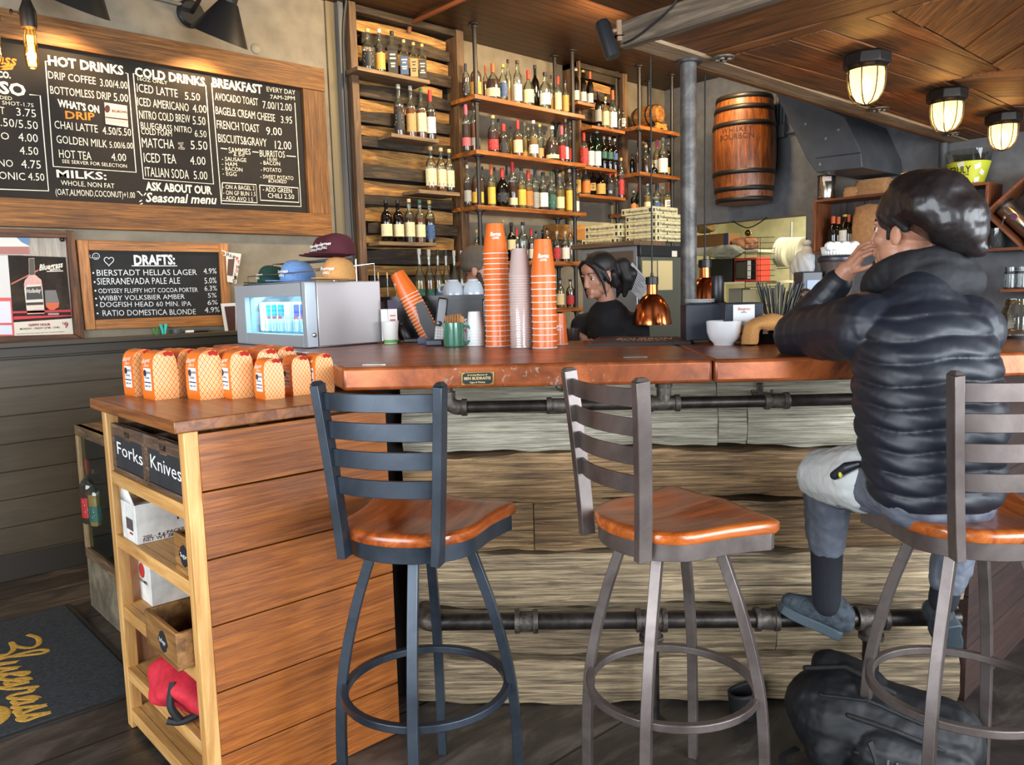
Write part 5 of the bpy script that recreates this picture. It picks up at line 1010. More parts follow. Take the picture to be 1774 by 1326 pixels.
# ---- bar mat
A=at_z(1017,600.5,ZB);B=at_z(1197,597,ZB);Cc=at_z(1176,588,ZB);D=at_z(1040,588.5,ZB)
t=thing('bar_mat','red edged black rubber bar mat with printed lettering, in front of the bartender','bar mat',(A+B)/2); o=t.location
def lerp(u,v,z): return (A+(B-A)*u)*(1-v)+(D+(Cc-D)*u)*v+Vector((0,0,z))-o
b=MB(); P=[lerp(0,0,0),lerp(1,0,0),lerp(1,1,0),lerp(0,1,0)]; b.add(P+[v+Vector((0,0,.012)) for v in P],[(0,3,2,1),(4,5,6,7),(0,1,5,4),(1,2,6,5),(2,3,7,6),(3,0,4,7)]); b.build('rubber_base',flat((24,24,26),.6),t)
b=MB(); e=.03
for u0,u1,v0,v1 in ((0,1,0,.05),(0,1,.95,1),(0,.018,0,1),(.982,1,0,1)): b.add([lerp(u0,v0,.0135),lerp(u1,v0,.0135),lerp(u1,v1,.0135),lerp(u0,v1,.0135)],[(0,1,2,3)])
b.build('red_edge',flat((206,40,48),.5),t,smooth=False,fixn=False)
b=MB(); text(b,'BOURBON',lerp(.25,.42,.0135),lerp(.85,.42,.0135),(D-A)*.28,bold=.03); text(b,'WHISKEY',lerp(.3,.2,.0135),lerp(.8,.2,.0135),(D-A)*.12,bold=.03); b.build('lettering',flat((206,196,190),.5),t,smooth=False,fixn=False)
b=MB(); [b.add([lerp(.05+.018*k,.1,.0133),lerp(.06+.018*k,.1,.0133),lerp(.06+.018*k,.9,.0133),lerp(.05+.018*k,.9,.0133)],[(0,1,2,3)]) for k in range(8)]; b.build('ribs',flat((64,62,62),.5),t,smooth=False,fixn=False)
# ---- napkin boxes, plates, QR card, bowl, corduroy hat, straws
M_BLKP=flat((34,38,46),.45,noise=150)
def nbox(px0,px1,py,pt,dep,label,slot=True):
    a=at_z(px0,py,ZB); n=(a.x+a.y)*S2; t0=(a.x-a.y)*S2; v=at_n(px1,py,n); t1=(v.x-v.y)*S2; h=at_n((px0+px1)/2,pt,n).z-ZB
    r=thing('napkin_holder',label,'napkin holder',tn((t0+t1)/2,n,ZB),BR,'black napkin holders on the bar'); w=(t1-t0)/2
    b=MB(); b.mm((-w,0,.01),(w,dep,h)); b.mm((-w*.9,.01,0),(-w*.55,dep-.01,.01)); b.mm((w*.55,.01,0),(w*.9,dep-.01,.01)); b.build('box',M_BLKP,r,bevel=.004)
    b=MB(); b.mm((-w+.006,-.0012,.016),(w-.006,0,h-.006)); b.build('face_plate',flat((44,50,60),.35),r); return r,w,h,n,(t0+t1)/2
r1,w1,h1,n1,t1=nbox(1188,1252,595,527,.13,'black napkin holder with white plates on top, nearest the copper lamp')
r2,w2,h2,n2,t2=nbox(1256,1322,597,525,.13,'black napkin holder with a white card on its front')
cd_=MB(); A_=tn(t2+.0,n2-.004,ZB); 
u0=at_n(1270,575,n2-.004); v0=(u0.x-u0.y)*S2; u1=at_n(1307,575,n2-.004); v1=(u1.x-u1.y)*S2; zt1=at_n(1290,528,n2-.004).z; zb1=at_n(1290,575,n2-.004).z
t=thing('table_card','white printed card leaning on the black napkin holder','card',tn((v0+v1)/2,n2-.004,zb1),BR); b=MB(); ww=(v1-v0)/2; hh=zt1-zb1; b.mm((-ww,-.001,0),(ww,.001,hh)); b.build('card_sheet',flat((226,230,232),.5),t)
b=MB(); text(b,'Bluegrass',(-ww*.6,-.0018,hh*.8),(ww*.6,-.0018,hh*.8),(0,0,hh*.1),shear=.25,bold=.02); b.build('logo',flat((196,112,70),.5),t,smooth=False); b=MB(); text(b,'GRILL',(-ww*.3,-.0018,hh*.7),(ww*.3,-.0018,hh*.7),(0,0,hh*.05),bold=.02); b.build('print',flat((50,54,58),.5),t,smooth=False)
pz=ZB+h1
for k in range(3):
    pp=tn(t1-.005,n1+.066,pz); r=thing('white_plate',['bottom white plate of the short stack on the napkin holder','middle white plate of the short stack on the napkin holder','top white plate of the short stack on the napkin holder'][k],'plate',(pp.x,pp.y,pz+.0055*k),0,'plates on the napkin holder'); b=MB(); b.lathe([(.03,0),(.035,.001),(.062,.0075),(.063,.009),(.06,.009),(.034,.0035),(.0001,.003)],n=32); b.build('plate',flat((228,230,230),.2,coat=.3),r)
p=at_z(1254,598,ZB); n=(p.x+p.y)*S2; hb=at_n(1254,556,n).z-ZB; rB=(at_n(1284,560,n)-at_n(1223,560,n)).length/2; t=thing('coffee_bowl','wide white cappuccino cup on the bar','cup',p,BR)
b=MB(); b.lathe([(rB*.55,0),(rB*.58,.004),(rB*.6,.008),(rB*.82,hb*.25),(rB*.96,hb*.55),(rB,hb),(rB-.004,hb),(rB*.92,hb*.55),(rB*.5,.012),(.0001,.012)],n=40); b.build('bowl',flat((226,228,230),.12,coat=.4),t); b=MB(); b.tube(spline([(rB*.95,.02,hb*.85),(rB+.03,.03,hb*.75),(rB+.028,.03,hb*.35),(rB*.85,.02,hb*.3)]),.006,8); b.build('handle',flat((226,228,230),.12,coat=.4),t)
# corduroy cap slumped over
p=at_z(1320,598,ZB); t=thing('corduroy_cap','tan corduroy cap draped on its side next to the white cappuccino cup','cap',p,BR); nh=(p.x+p.y)*S2
def lp(x,y,dn=0): v=at_n(x,y,nh+dn); return Vector(((v.x-v.y)*S2-(p.x-p.y)*S2,dn,v.z-ZB))
M_CORD=flat((196,142,82),.9,noise=170)
top=[(1284,598),(1286,575),(1291,560),(1305,552),(1322,547),(1336,542),(1352,546),(1364,550),(1364,575),(1362,596)]
inn=[(1315,598),(1315,580),(1316,573),(1320,570),(1326,573),(1333,574),(1340,572),(1344,578),(1347,590),(1349,597)]
vs=[];nj=5
for (a_,b_) in zip(top,inn):
    for j in range(nj):
        u=j/(nj-1); x=a_[0]+(b_[0]-a_[0])*u; y=a_[1]+(b_[1]-a_[1])*u; vs.append(lp(x,y,-.045*math.sin(PI*u*.9)+.01))
fs=[(i*nj+j,i*nj+j+1,(i+1)*nj+j+1,(i+1)*nj+j) for i in range(len(top)-1) for j in range(nj-1)]
b=MB(); b.add(vs,fs); k0=len(b.v); back=[lp(x,y,.07) for x,y in top]; b.add([lp(x,y,.01) for x,y in top]+back,[(i,i+1,len(top)+i+1,len(top)+i) for i in range(len(top)-1)]); b.build('cloth',M_CORD,t,sub=2,solid=.004)
t=thing('black_tray','small black box under the corduroy cap','box',at_z(1330,597,ZB)+tn(0,.07),BR); b=MB(); b.mm((-.045,-.03,0),(.045,.03,.04)); b.build('box',flat((16,17,20),.2),t,bevel=.003)
# straws
p=at_z(1348,590,ZB); n=2.62*1.23+.1; p=tn(at_n(1346,560,n).x*S2-at_n(1346,560,n).y*S2,n,ZB); t=thing('straw_cup','black cup of straws behind the corduroy cap','cup',p); b=MB(); b.lathe([(.033,0),(.038,.10),(.035,.10),(.031,.004),(.0001,.004)],n=24); b.build('cup',flat((18,18,20),.4),t)
M_STRW=flat((20,21,24),.35); rs=random.Random(4); xs_=[1311+ (1393-1311)*k/25 for k in range(26)]
sm=None
for k,x in enumerate(xs_):
    top_=at_n(x,492+rs.uniform(-4,8)+(6 if 14<k<18 else 0),n+rs.uniform(-.03,.03)); bot=p+Vector((rs.uniform(-.012,.012),rs.uniform(-.012,.012),.008))+tn(-.02+.04*k/25,0)
    b=MB(); b.tube([bot-p,top_-p],.0032,7); o=b.build('drinking_straw',M_STRW); o.location=p; tag(o,'black drinking straw in the fanned bunch on the bar','straw','black straws in the cup')
# black thermos next to the second copper lamp
p=at_z(1243,527,ZB+h1); p=tn(at_n(1243,560,n1+.19).x*S2-at_n(1243,560,n1+.19).y*S2,n1+.19,ZB); zq=at_n(1243,478,n1+.19).z-ZB
t=thing('pepper_mill','tall matt black cylinder with a clip behind the napkin holders','bottle',p); b=MB(); b.lathe([(.026,0),(.026,zq*.55),(.0275,zq*.56),(.0275,zq*.92),(.022,zq),(.0001,zq)],n=24); b.build('body',flat((24,25,28),.4),t); b=MB(); b.tube([(.028,0,zq*.58),(.05,-.01,zq*.58)],.0025,6); b.build('clip',flat((60,60,60),.4,.5),t)
# copper heat lamps
M_CPR=None
def heat_lamp(px,pyc,pyb,wpx,n,label,first=None):
    v=at_n(px,pyb,n); z=v.z
    if first: r=dup(first,v,label=label)
    else:
        r=thing('heat_lamp',label,'heat lamp',v,0,'copper heat lamps hanging from the canopy'); R_=wpx/2*( v-EYE).length/FOC
        m,nt,bs_=newmat('copper'); bs_.inputs['Base Color'].default_value=lin((206,116,66)); bs_.inputs['Metallic'].default_value=1; bs_.inputs['Roughness'].default_value=.17
        b=MB(); prof=[(1,0),(1.0,.05),(.98,.2),(.92,.55),(.81,.9),(.64,1.22),(.45,1.42),(.27,1.52),(.26,2.0)]
        b.lathe([(x*R_,z_*R_*1.0) for x,z_ in prof],n=40,caps=False); b.lathe([(x*R_*.98,z_*R_*1.0) for x,z_ in prof[:8]],n=40,caps=False); b.build('copper_dome',m,r)
        b=MB(); b.lathe([(.27*R_,2.0*R_),(.32*R_,2.02*R_),(.32*R_,2.38*R_),(.08*R_,2.42*R_),(.06*R_,2.6*R_),(.0001,2.6*R_)],n=28); b.build('cap',flat((22,22,24),.4),r)
        b=MB(); b.tube([(0,0,2.5*R_),(0,0,ZK-z)],.004,8); b.build('cord',flat((26,26,26),.6),r)
        b=MB(); b.lathe([(1.0*R_,0),(1.03*R_,.0),(1.03*R_,.03*R_),(1.0*R_,.04*R_)],n=40,caps=False); b.build('rim',m,r)
    return r
H1=heat_lamp(1130,540,562,67,3.98,'copper heat lamp hanging beside the bartender'); heat_lamp(1221,500,534,67,4.36,'copper heat lamp behind the steel post and napkin holders')
# ================================================================== BARREL-STAVE PANELS
M_STL_=wood((96,62,26),(206,158,84),(158,112,54),'X',1.6,.65,.5,10,.22); M_STD=wood((24,18,12),(84,66,42),(50,38,24),'X',1.6,.75,.7,12,.2)
M_POST=wood((66,48,32),(128,98,68),(98,72,48),'Z',1.4,.6,.2,12,.05)
def stave_panel(name,label,x0,x1,z0,z1,seed,pw=.075,leftw=.13):
    rnd=random.Random(seed); t=thing(name,label,'wall panel',((x0+x1)/2,YW,z0)); cx_=(x0+x1)/2; yw=YW+.078
    def put(b,nm,m,**k): o=b.build(nm,m,t,**k); return o
    b=MB(); b.mm((x0-cx_,-.13,0),(x0-cx_+leftw*.45,.075,z1-z0)); put(b,'frame_post',M_POST,bevel=.003)
    b=MB(); b.mm((x1-cx_-pw,-.11,0),(x1-cx_,.075,z1-z0)); put(b,'frame_post',M_POST,bevel=.003)
    b=MB(); b.mm((x0-cx_,-.10,z1-z0-.05),(x1-cx_,.075,z1-z0)); put(b,'frame_rail',M_STD,bevel=.003)
    b=MB(); b.mm((x0-cx_+.02,.03,0),(x1-cx_-.02,.06,z1-z0-.05)); put(b,'backing',flat((14,11,8),.9))
    z=.01; k=0; xa=x0-cx_+leftw*.45+.004; xb=x1-cx_-pw-.004
    while z<z1-z0-.12:
        h=rnd.uniform(.085,.125); light=(k%2==0); ln=(xb-xa); a=xa+(rnd.uniform(0,.03) if light else rnd.uniform(.0,.08)); c=xb-(rnd.uniform(.0,.1) if light else rnd.uniform(0,.05))
        bow=rnd.uniform(.016,.03)*(1 if rnd.random()<.75 else -.5); off=rnd.uniform(-.012,.012); yo=-.035 if light else -.062; N=14; vs=[]
        for i in range(N+1):
            u=i/N; x=a+(c-a)*u; e=1-(2*u-1)**2; zb=z+off*.2-bow*.25*e+.004; zt=z+h*.86+bow*(e-.45); y=yo+.02*e*(1 if light else -1)
            vs+=[(x,y,zb),(x,y-.006,zt),(x,y+.03,zt),(x,y+.03,zb)]
        b=MB(); b.add(vs,[(4*i+j,4*i+(j+1)%4,4*i+4+(j+1)%4,4*i+4+j) for i in range(N) for j in range(4)]+[(3,2,1,0),(4*N,4*N+1,4*N+2,4*N+3)]); put(b,'stave',M_STL_ if light else M_STD,bevel=.002)
        if light:
            for q in range(rnd.randint(1,2)):
                xx=rnd.uniform(.15,.9); 
        z+=h*.93; k+=1
    return t
PXL=at_y(609,200,YW-.1).x; PXR=at_y(806,200,YW-.1).x
stave_panel('stave_panel','tall wall panel of stacked whiskey barrel staves left of the pipe shelves',PXL,PXR,1.30,ZC-.005,5)
P2L=at_y(1000,200,YW-.1).x; P2R=at_y(1086,200,YW-.1).x
stave_panel('stave_panel','darker barrel stave panel right of the pipe shelves',P2L,P2R,at_y(1083,345,YW-.1).z,ZC-.005,9,.07,.05)
M_SHELF=wood((100,54,20),(196,124,58),(150,88,38),'X',1.4,.4,.2,11,.08,0,.15)
M_LEDGE=wood((78,62,44),(156,128,92),(118,94,66),'X',1.6,.6,.3,18,.08)
def ledge(name,label,p0,p1,Yf,th=.028,grp='ledges on the stave panels',yb=None):
    a=at_y(p0[0],p0[1],Yf); c=at_y(p1[0],p1[1],Yf); z=(a.z+c.z)/2; b=MB(); b.mm((0,0,-th),(c.x-a.x,(yb or YW-.04)-Yf,0)); o=b.build(name,M_LEDGE if p0[0]<900 else M_SHELF,None,bevel=.003); o.location=(a.x,Yf,z); tag(o,label,'shelf',grp); return z
YA=YW-.26
zA=ledge('ledge_shelf','top short ledge shelf on the tall stave panel holding six bottles',(619,114),(745,139),YA); zB_=ledge('ledge_shelf','second ledge shelf on the tall stave panel holding four bottles',(678,232),(760,240),YA)
zC=ledge('ledge_shelf','third ledge shelf on the tall stave panel, at its right side',(726,327),(797,335),YA); zD=ledge('ledge_shelf','lowest ledge shelf on the tall stave panel holding five bottles',(657,418),(757,421),YA)
zE=ledge('ledge_shelf','short upper ledge on the dark stave panel',(1001,175),(1031,180),YA+.04); zF=ledge('ledge_shelf','middle ledge of the dark stave panel with five bottles',(1026,217),(1083,227),YA)
zG=ledge('ledge_shelf','long ledge of the dark stave panel with six labelled bottles',(1014,285),(1069,296),YA-.02); zH=ledge('ledge_shelf','bottom ledge of the dark stave panel',(1004,333),(1084,345),YA)
# ================================================================== PIPE SHELVES
YF=4.83; M_BP2=flat((58,54,52),.4,.6,name='pipe_black')
def shelf_unit(name,label,Yf,x0,x1,zs,pipes,zbot,Yb=YW-.005,th=.035):
    t=thing(name,label,'shelving',(x0,Yb,0))
    for z in zs: b=MB(); b.mm((0,Yf-Yb,z-th),(x1-x0,0,z)); b.build('shelf_board',M_SHELF,t,bevel=.004)
    lv=sorted(zs)+[ZC]
    for (x,y) in pipes:
        lo=zbot
        for i,z in enumerate(lv):
            hi=z-(th if i<len(zs) else 0); b=MB(); b.tube([(x-x0,y-Yb,lo),(x-x0,y-Yb,hi)],.0175,14); b.lathe([(.017,hi-.03),(.022,hi-.03),(.022,hi-.012),(.045,hi-.008),(.045,hi)],(x-x0,y-Yb,0),18); b.build('pipe_post',M_BP2,t); lo=z
    return t
sx0=at_y(826,162,YF).x-.02; sx1=at_y(1014,201,YF).x
SZ=[(at_y(826,162,YF).z+at_y(1014,200.6,YF).z)/2,(at_y(831,258,YF).z+at_y(1015,285,YF).z)/2,(at_y(833.5,355,YF).z+at_y(1015,368.6,YF).z)/2,at_y(960,453,YF).z,at_y(970,534,YF).z]
pxs=[at_z(835,45,ZC),at_z(990,90,ZC)]
shelf_unit('pipe_shelving','back bar shelving of oak boards on black iron pipes packed with bottles',YF,sx0,sx1,SZ,[(sx0+.06,YF+.055),(sx0+.06,YW-.07),(sx1-.10,YF+.055),(sx1-.10,YW-.07)],1.0)
YC=4.78; cx0=at_y(1111,218,YC).x-.02; cx1=at_y(1178,232,YC).x; CZS=[at_y(1111,217,YC).z,at_y(1115,298,YC).z,at_y(1115,366,YC).z]
shelf_unit('pipe_shelving','small corner pipe shelving with a little barrel on top',YC,cx0,cx1,CZS,[(cx0+.05,YC+.045),(cx0+.05,YW-.06),(cx1-.07,YC+.045),(cx1-.07,YW-.06)],1.5)
# ================================================================== BOTTLES
M_GL=glass((240,244,236),.045,(200,206,190)); M_GLD=glass((70,60,44),.45,(30,22,15)); M_GLG=glass((60,120,66),.3,(24,60,30))
def liq(c): return glass(tuple(min(255,int(v*1.25)) for v in c),.5,c,.25,'liquor')
LQ={'a':liq((176,92,24)),'d':liq((92,32,12)),'r':liq((120,22,16)),'g':liq((214,176,96)),'c':None,'y':liq((206,150,50)),'k':liq((30,16,10))}
SH={'A':[(.0,.0),(.93,.0),(1,.02),(1,.54),(.97,.60),(.82,.665),(.55,.715),(.36,.75),(.32,.80),(.32,.93)],
 'B':[(0,0),(.86,0),(1,.04),(1,.30),(.98,.45),(.85,.57),(.55,.66),(.3,.71),(.25,.76),(.25,.92)],
 'E':[(0,0),(.95,0),(1,.015),(1,.60),(.94,.655),(.68,.71),(.44,.76),(.38,.82),(.36,.94)],
 'W':[(0,0),(.95,0),(1,.02),(1,.58),(.95,.63),(.7,.70),(.42,.755),(.38,.80),(.37,.95)],
 'G':[(0,0),(.7,0),(1,.09),(.96,.20),(.7,.30),(.3,.37),(.24,.43),(.24,.90)],
 'S':[(0,0),(.9,0),(1,.03),(1,.60),(.9,.66),(.5,.70),(.3,.74),(.3,.93)]}
CAPC={'n':(30,36,60),'k':(22,22,24),'c':(206,170,110),'r':(186,44,40),'o':(196,92,40),'g':(206,170,70),'s':(170,168,160),'w':(222,216,200),'t':(60,40,26),'p':(206,90,110),'G':(60,110,70)}
_PM={}
def bottle(px,py,zs,ytop,w,shape,lq,cap,label,Y,desc,grp,level=.57,band=None,glassm=None,rz=None):
    p=at_y(px,py,Y); top=at_y(px,ytop,Y).z; h=top-zs; D=(Vector((p.x,Y,zs))-EYE).length; r=w/2*D/FOC*1.1
    t=thing('liquor_bottle' if shape!='W' else 'wine_bottle',desc,'bottle',(p.x,Y,zs+.0005),math.atan2(-Y,-p.x)+PI/2,grp)
    pr=[(max(a*r,.0001),z*h) for a,z in SH[shape]]; sq=shape=='S'
    n=4 if sq else 18
    b=MB()
    M4=Matrix.Rotation(PI/4,4,'Z')@Matrix.Diagonal((1.25,1.25,1,1)) if sq else None
    b.lathe(pr,n=n,M=M4,caps=False); g=glassm or (M_GLD if lq=='k' else M_GL); b.build('glass_body',g,t,ang=50,bevel=.006*0)
    if lq!='c':
        L=[(a*.93,max(z,.006)) for a,z in pr if z<=level*h]; rl=np_interp(level*h,pr)*.93; L.append((rl,level*h)); L.append((.0001,level*h)); b=MB(); b.lathe(L,n=n,M=M4,caps=False); b.build('liquor',LQ[lq],t,ang=50)
    nr=pr[-1][0]; b=MB(); z0=pr[-1][1]; b.lathe([(nr*1.12,z0-.16*h if cap in 'rnop' else z0-.01*h),(nr*1.18,z0),(nr*1.15,h),(.0001,h)],n=14); b.build('stopper',flat(CAPC[cap],.5),t)
    if label:
        lc,z0,z1=label[:3]; b=MB(); b2=MB()
        if sq:
            k=r*.885+.0012; b.add([(-k*.85,-k,z0*h),(k*.85,-k,z0*h),(k*.85,-k,z1*h),(-k*.85,-k,z1*h)],[(0,1,2,3)]); f=lambda u,v:(-k*.85+1.7*k*u,-k-.0008,(z0+(z1-z0)*v)*h)
        else:
            rr=np_interp((z0+z1)/2*h,pr)*1.015+.0006; f0=lambda u,v,o=0:((rr+o)*math.sin(-1.15+2.3*u),-(rr+o)*math.cos(-1.15+2.3*u),(z0+(z1-z0)*v)*h)
            b.grid(f0,8,2); f=lambda u,v:f0(u,v,.0007)
        lb=b.build('label',flat(lc,.55),t,fixn=False)
        dk=(40,34,30) if sum(lc)>330 else (216,206,180); rr_=random.Random(int(px*7))
        for v in (.78,.62,.40,.28): 
            a=rr_.uniform(.12,.3); b2.add([f(a,v),f(1-a,v),f(1-a,v+.07),f(a,v+.07)],[(0,1,2,3)])
        b2.build('print',flat(dk,.6),lb,smooth=False,fixn=False)
        if band: b=MB(); b.add([f(0,.04),f(.33,.04),f(.66,.04),f(1,.04),f(1,.2),f(.66,.2),f(.33,.2),f(0,.2)],[(0,1,6,7),(1,2,5,6),(2,3,4,5)]); b.build('label_band',flat(band,.5),lb,smooth=False,fixn=False)
    return t
def np_interp(z,pr):
    for (a,z0),(c,z1) in zip(pr,pr[1:]):
        if z0<=z<=z1 and z1>z0: return a+(c-a)*(z-z0)/(z1-z0)
    return pr[-1][0]
CR=(222,206,160); WH=(226,222,210); YL=(220,180,70); RD=(176,44,44); BK=(34,32,32); GN=(40,90,76); BL=(50,78,120); OR=(214,120,50); GO=(196,150,70); TN=(176,140,90); PK=(206,90,100); GY=(150,148,140)
LN={CR:'cream',WH:'white',YL:'yellow',RD:'red',BK:'black',GN:'green',BL:'blue',OR:'orange',GO:'gold',TN:'tan',PK:'pink',GY:'silver'}
CN={'n':'navy','k':'black','c':'cork','r':'red','o':'copper','g':'gold','s':'silver','w':'white','t':'brown','p':'pink','G':'green'}
LQN={'a':'amber','d':'dark amber','r':'reddish','g':'pale gold','c':'clear','y':'golden','k':'dark'}
SHN={'A':'round-shouldered','B':'squat decanter','E':'tall slim','W':'wine-shaped','G':'globe-bottomed','S':'square'}
def row(Z,sc,ox,oy,zs,Y,where,items,grp):
    n=len(items); od=['leftmost','second','third','fourth','fifth','sixth','seventh','eighth','ninth','tenth','eleventh','twelfth','thirteenth','fourteenth','fifteenth','sixteenth','seventeenth','eighteenth']
    order=sorted(range(n),key=lambda i:items[i][0])
    for rank,i in enumerate(order):
        it=items[i]; x,yt,w,shp,lq,cp,lab=it[:7]; kw=it[7] if len(it)>7 else {}
        back=kw.pop('back',0); ln=(LN[lab[0]]+'-labelled ') if lab else 'unlabelled '
        pos=od[rank] if rank<n-1 else 'rightmost'
        d='%s %s bottle with %s top, %s %s'%(ln+LQN[lq],SHN[shp],CN[cp],pos if pos in('leftmost','rightmost') else pos+' from left',where)
        if len(d.split())>15: d='%s%s bottle with %s top, %s %s'%(ln,LQN[lq],CN[cp],pos if pos in('leftmost','rightmost') else pos+' from left',where)
        y_=Y+.085*back; px=ox+x/sc; 
        base=at_y(px,oy+yt/sc+40,y_); bottle(px,oy+yt/sc+45,zs,oy+yt/sc,w/sc*.94,shp,lq,cp,lab,y_,d,grp,**kw)
L1=lambda c,a=.08,z=.44:(c,a,z*.93)
YBt=YF+.105
row(0,4.018,780,60,SZ[0],YBt,'on the top pipe shelf',[(112,205,50,'A','d','n',L1(BK)),(180,182,72,'A','a','n',L1(GO)),(248,215,36,'A','a','o',None,{'back':1}),(300,205,90,'B','d','o',L1(CR,.1,.35)),(370,210,58,'A','c','g',L1(BL,.15,.55)),(405,175,40,'E','g','k',L1(TN,.05,.4),{'back':1}),(470,182,56,'E','c','t',L1(WH,.1,.5)),(545,250,74,'B','c','r',L1(CR,.12,.5)),(592,215,54,'A','k','k',None,{'back':1}),(662,265,74,'A','c','k',L1(WH,.15,.48)),(706,285,34,'A','a','k',L1(GO),{'back':1}),(752,295,46,'E','c','r',L1(CR,.1,.6)),(805,320,44,'E','d','k',L1(GO,.1,.6))],'bottles on the top pipe shelf')
row(0,4.018,780,60,SZ[1],YBt,'on the second pipe shelf',[(112,490,54,'E','d','p',L1(PK,.1,.3)),(172,475,64,'E','a','c',L1(GY,.12,.3)),(300,565,72,'A','r','c',L1(RD,.1,.4)),(338,590,40,'A','a','k',None,{'back':1}),(374,625,72,'A','d','r',L1(BK)),(425,640,40,'A','g','k',None,{'back':1}),(472,600,62,'A','a','r',L1(CR,.12,.5)),(520,615,50,'A','g','c',L1(GO,.05,.25),{'back':1}),(545,650,40,'A','g','c',L1(CR),{'back':1}),(582,600,60,'A','g','w',L1(WH,.15,.4)),(625,625,50,'A','c','g',L1(TN,.1,.35)),(662,680,40,'A','a','k',None,{'back':1}),(712,640,90,'B','d','w',L1(CR,.08,.2)),(778,640,54,'A','r','p',L1(RD,.1,.5)),(806,590,36,'E','c','s',L1(WH,.1,.4)),(838,610,34,'E','r','s',L1(RD,.1,.4))],'bottles on the second pipe shelf')
row(0,4.018,780,60,SZ[2],YBt,'on the third pipe shelf',[(122,910,50,'A','d','s',L1(GY,.1,.4)),(192,895,80,'A','a','g',L1(YL,.08,.35)),(228,920,34,'A','d','k',None,{'back':1}),(288,905,54,'A','g','o',L1(YL,.08,.5)),(312,925,38,'A','c','k',L1(CR),{'back':1}),(364,930,92,'B','k','r',L1(BK,.15,.4)),(395,910,40,'A','d','n',None,{'back':1}),(436,890,62,'E','r','r',L1(CR,.08,.25)),(498,925,60,'A','g','k',L1(YL,.1,.5)),(546,945,60,'A','y','r',L1(OR,.1,.5)),(592,925,52,'A','c','n',L1(GY,.06,.45)),(648,960,68,'A','d','k',L1(WH,.1,.5)),(708,955,60,'A','c','G',L1(GN,.1,.45)),(764,970,62,'A','g','c',L1(CR,.1,.42)),(790,955,40,'A','g','c',L1(YL),{'back':1}),(834,940,56,'E','y','w',L1(YL,.06,.55)),(882,1040,34,'A','g','k',L1(WH))],'bottles on the third pipe shelf')
row(0,4.018,780,330,SZ[3],YBt,'on the fourth pipe shelf',[(188,275,50,'B','y','g',L1(YL,.1,.5)),(214,235,44,'A','k','k',L1(WH,.1,.3)),(372,205,44,'E','g','c',L1(TN,.1,.5)),(428,225,58,'A','k','k',L1(CR,.3,.6)),(466,265,44,'A','r','r',L1(RD,.1,.3)),(508,222,66,'A','c','k',L1(WH,.08,.3)),(566,265,44,'A','r','r',L1(WH,.1,.4)),(600,285,40,'A','g','k',None,{'back':1}),(645,275,40,'A','k','k',None,{'back':1}),(678,262,48,'A','g','k',L1(CR)),(744,285,54,'A','d','c',L1(RD,.1,.5)),(802,285,60,'A','r','c',L1(WH,.1,.5)),(838,240,46,'E','c','s',None)],'bottles on the fourth pipe shelf')
row(0,4.018,780,330,SZ[4],YBt,'on the lowest pipe shelf',[(768,610,56,'A','y','k',L1(CR,.1,.5)),(838,620,58,'A','r','k',L1(RD,.1,.45))],'bottles on the lowest pipe shelf')
YL2=YA+.10
row(0,4.42,560,0,zA,YL2,'on the top ledge',[(346,225,88,'A','c','c',L1(BK,.12,.5),{'level':.2}),(436,228,70,'A','d','w',L1(GO,.1,.5)),(532,242,80,'S','d','k',L1(BK,.05,.6)),(622,308,68,'S','d','c',L1(BL,.1,.6)),(696,328,64,'S','g','c',L1(TN,.1,.6)),(762,340,62,'S','r','c',L1(BK,.1,.6))],'bottles on the top ledge')
row(0,4.42,560,0,zB_,YL2,'on the second ledge',[(580,650,76,'A','d','s',L1(BK,.12,.5)),(672,662,72,'A','a','s',L1(TN,.12,.5)),(752,680,72,'A','a','G',L1(CR,.15,.55)),(822,693,72,'A','d','r',L1(WH,.15,.5))],'bottles on the second ledge')
row(0,4.42,560,250,zC,YL2,'on the third ledge',[(826,22,82,'A','a','c',L1(CR,.14,.55),{'band':(44,60,120),'level':.16}),(905,30,76,'A','a','c',L1(CR,.14,.55),{'band':(170,40,50),'level':.2}),(968,40,72,'A','d','c',L1(CR,.14,.55),{'band':(50,110,70),'level':.2})],'bottles on the third ledge')
row(0,4.42,560,250,zD,YL2,'on the lowest ledge',[(486,428,84,'A','k','k',L1(CR,.14,.46)),(576,430,82,'A','k','k',L1(CR,.14,.46)),(662,420,78,'A','d','c',L1(CR,.14,.5)),(744,428,76,'A','a','G',L1(CR,.14,.46)),(818,432,74,'A','d','g',L1(BL,.1,.46))],'bottles on the lowest ledge')
YM=YA+.10
row(0,4.018,780,60,zE,YM+.04,'on the short upper ledge',[(878,240,40,'W','k','w',L1(WH,.1,.4)),(926,250,44,'W','k','g',L1(WH,.1,.4)),(974,260,42,'W','k','o',L1(WH,.1,.4))],'bottles on the short upper ledge')
row(0,4.018,780,60,zF,YM,'on the dark panel middle ledge',[(1032,400,44,'E','k','k',L1(GY,.2,.55)),(1082,435,48,'A','y','c',L1(CR,.15,.6)),(1132,390,56,'A','c','o',L1(WH,.1,.5)),(1176,520,38,'A','d','k',None),(1206,530,34,'S','r','k',L1(WH,.3,.7))],'bottles on the middle ledge')
row(0,4.018,780,60,zG,YM,'on the dark panel long ledge',[(932,685,56,'A','r','r',L1(RD,.08,.6)),(980,695,46,'A','k','k',L1(WH,.1,.55)),(1024,670,52,'W','k','w',L1(WH,.1,.5),{'glassm':M_GLG}),(1072,710,42,'A','k','s',L1(GN,.35,.6)),(1112,715,44,'A','k','w',L1(GN,.35,.6)),(1147,725,42,'A','k','w',L1(BL,.35,.6))],'bottles on the long ledge')
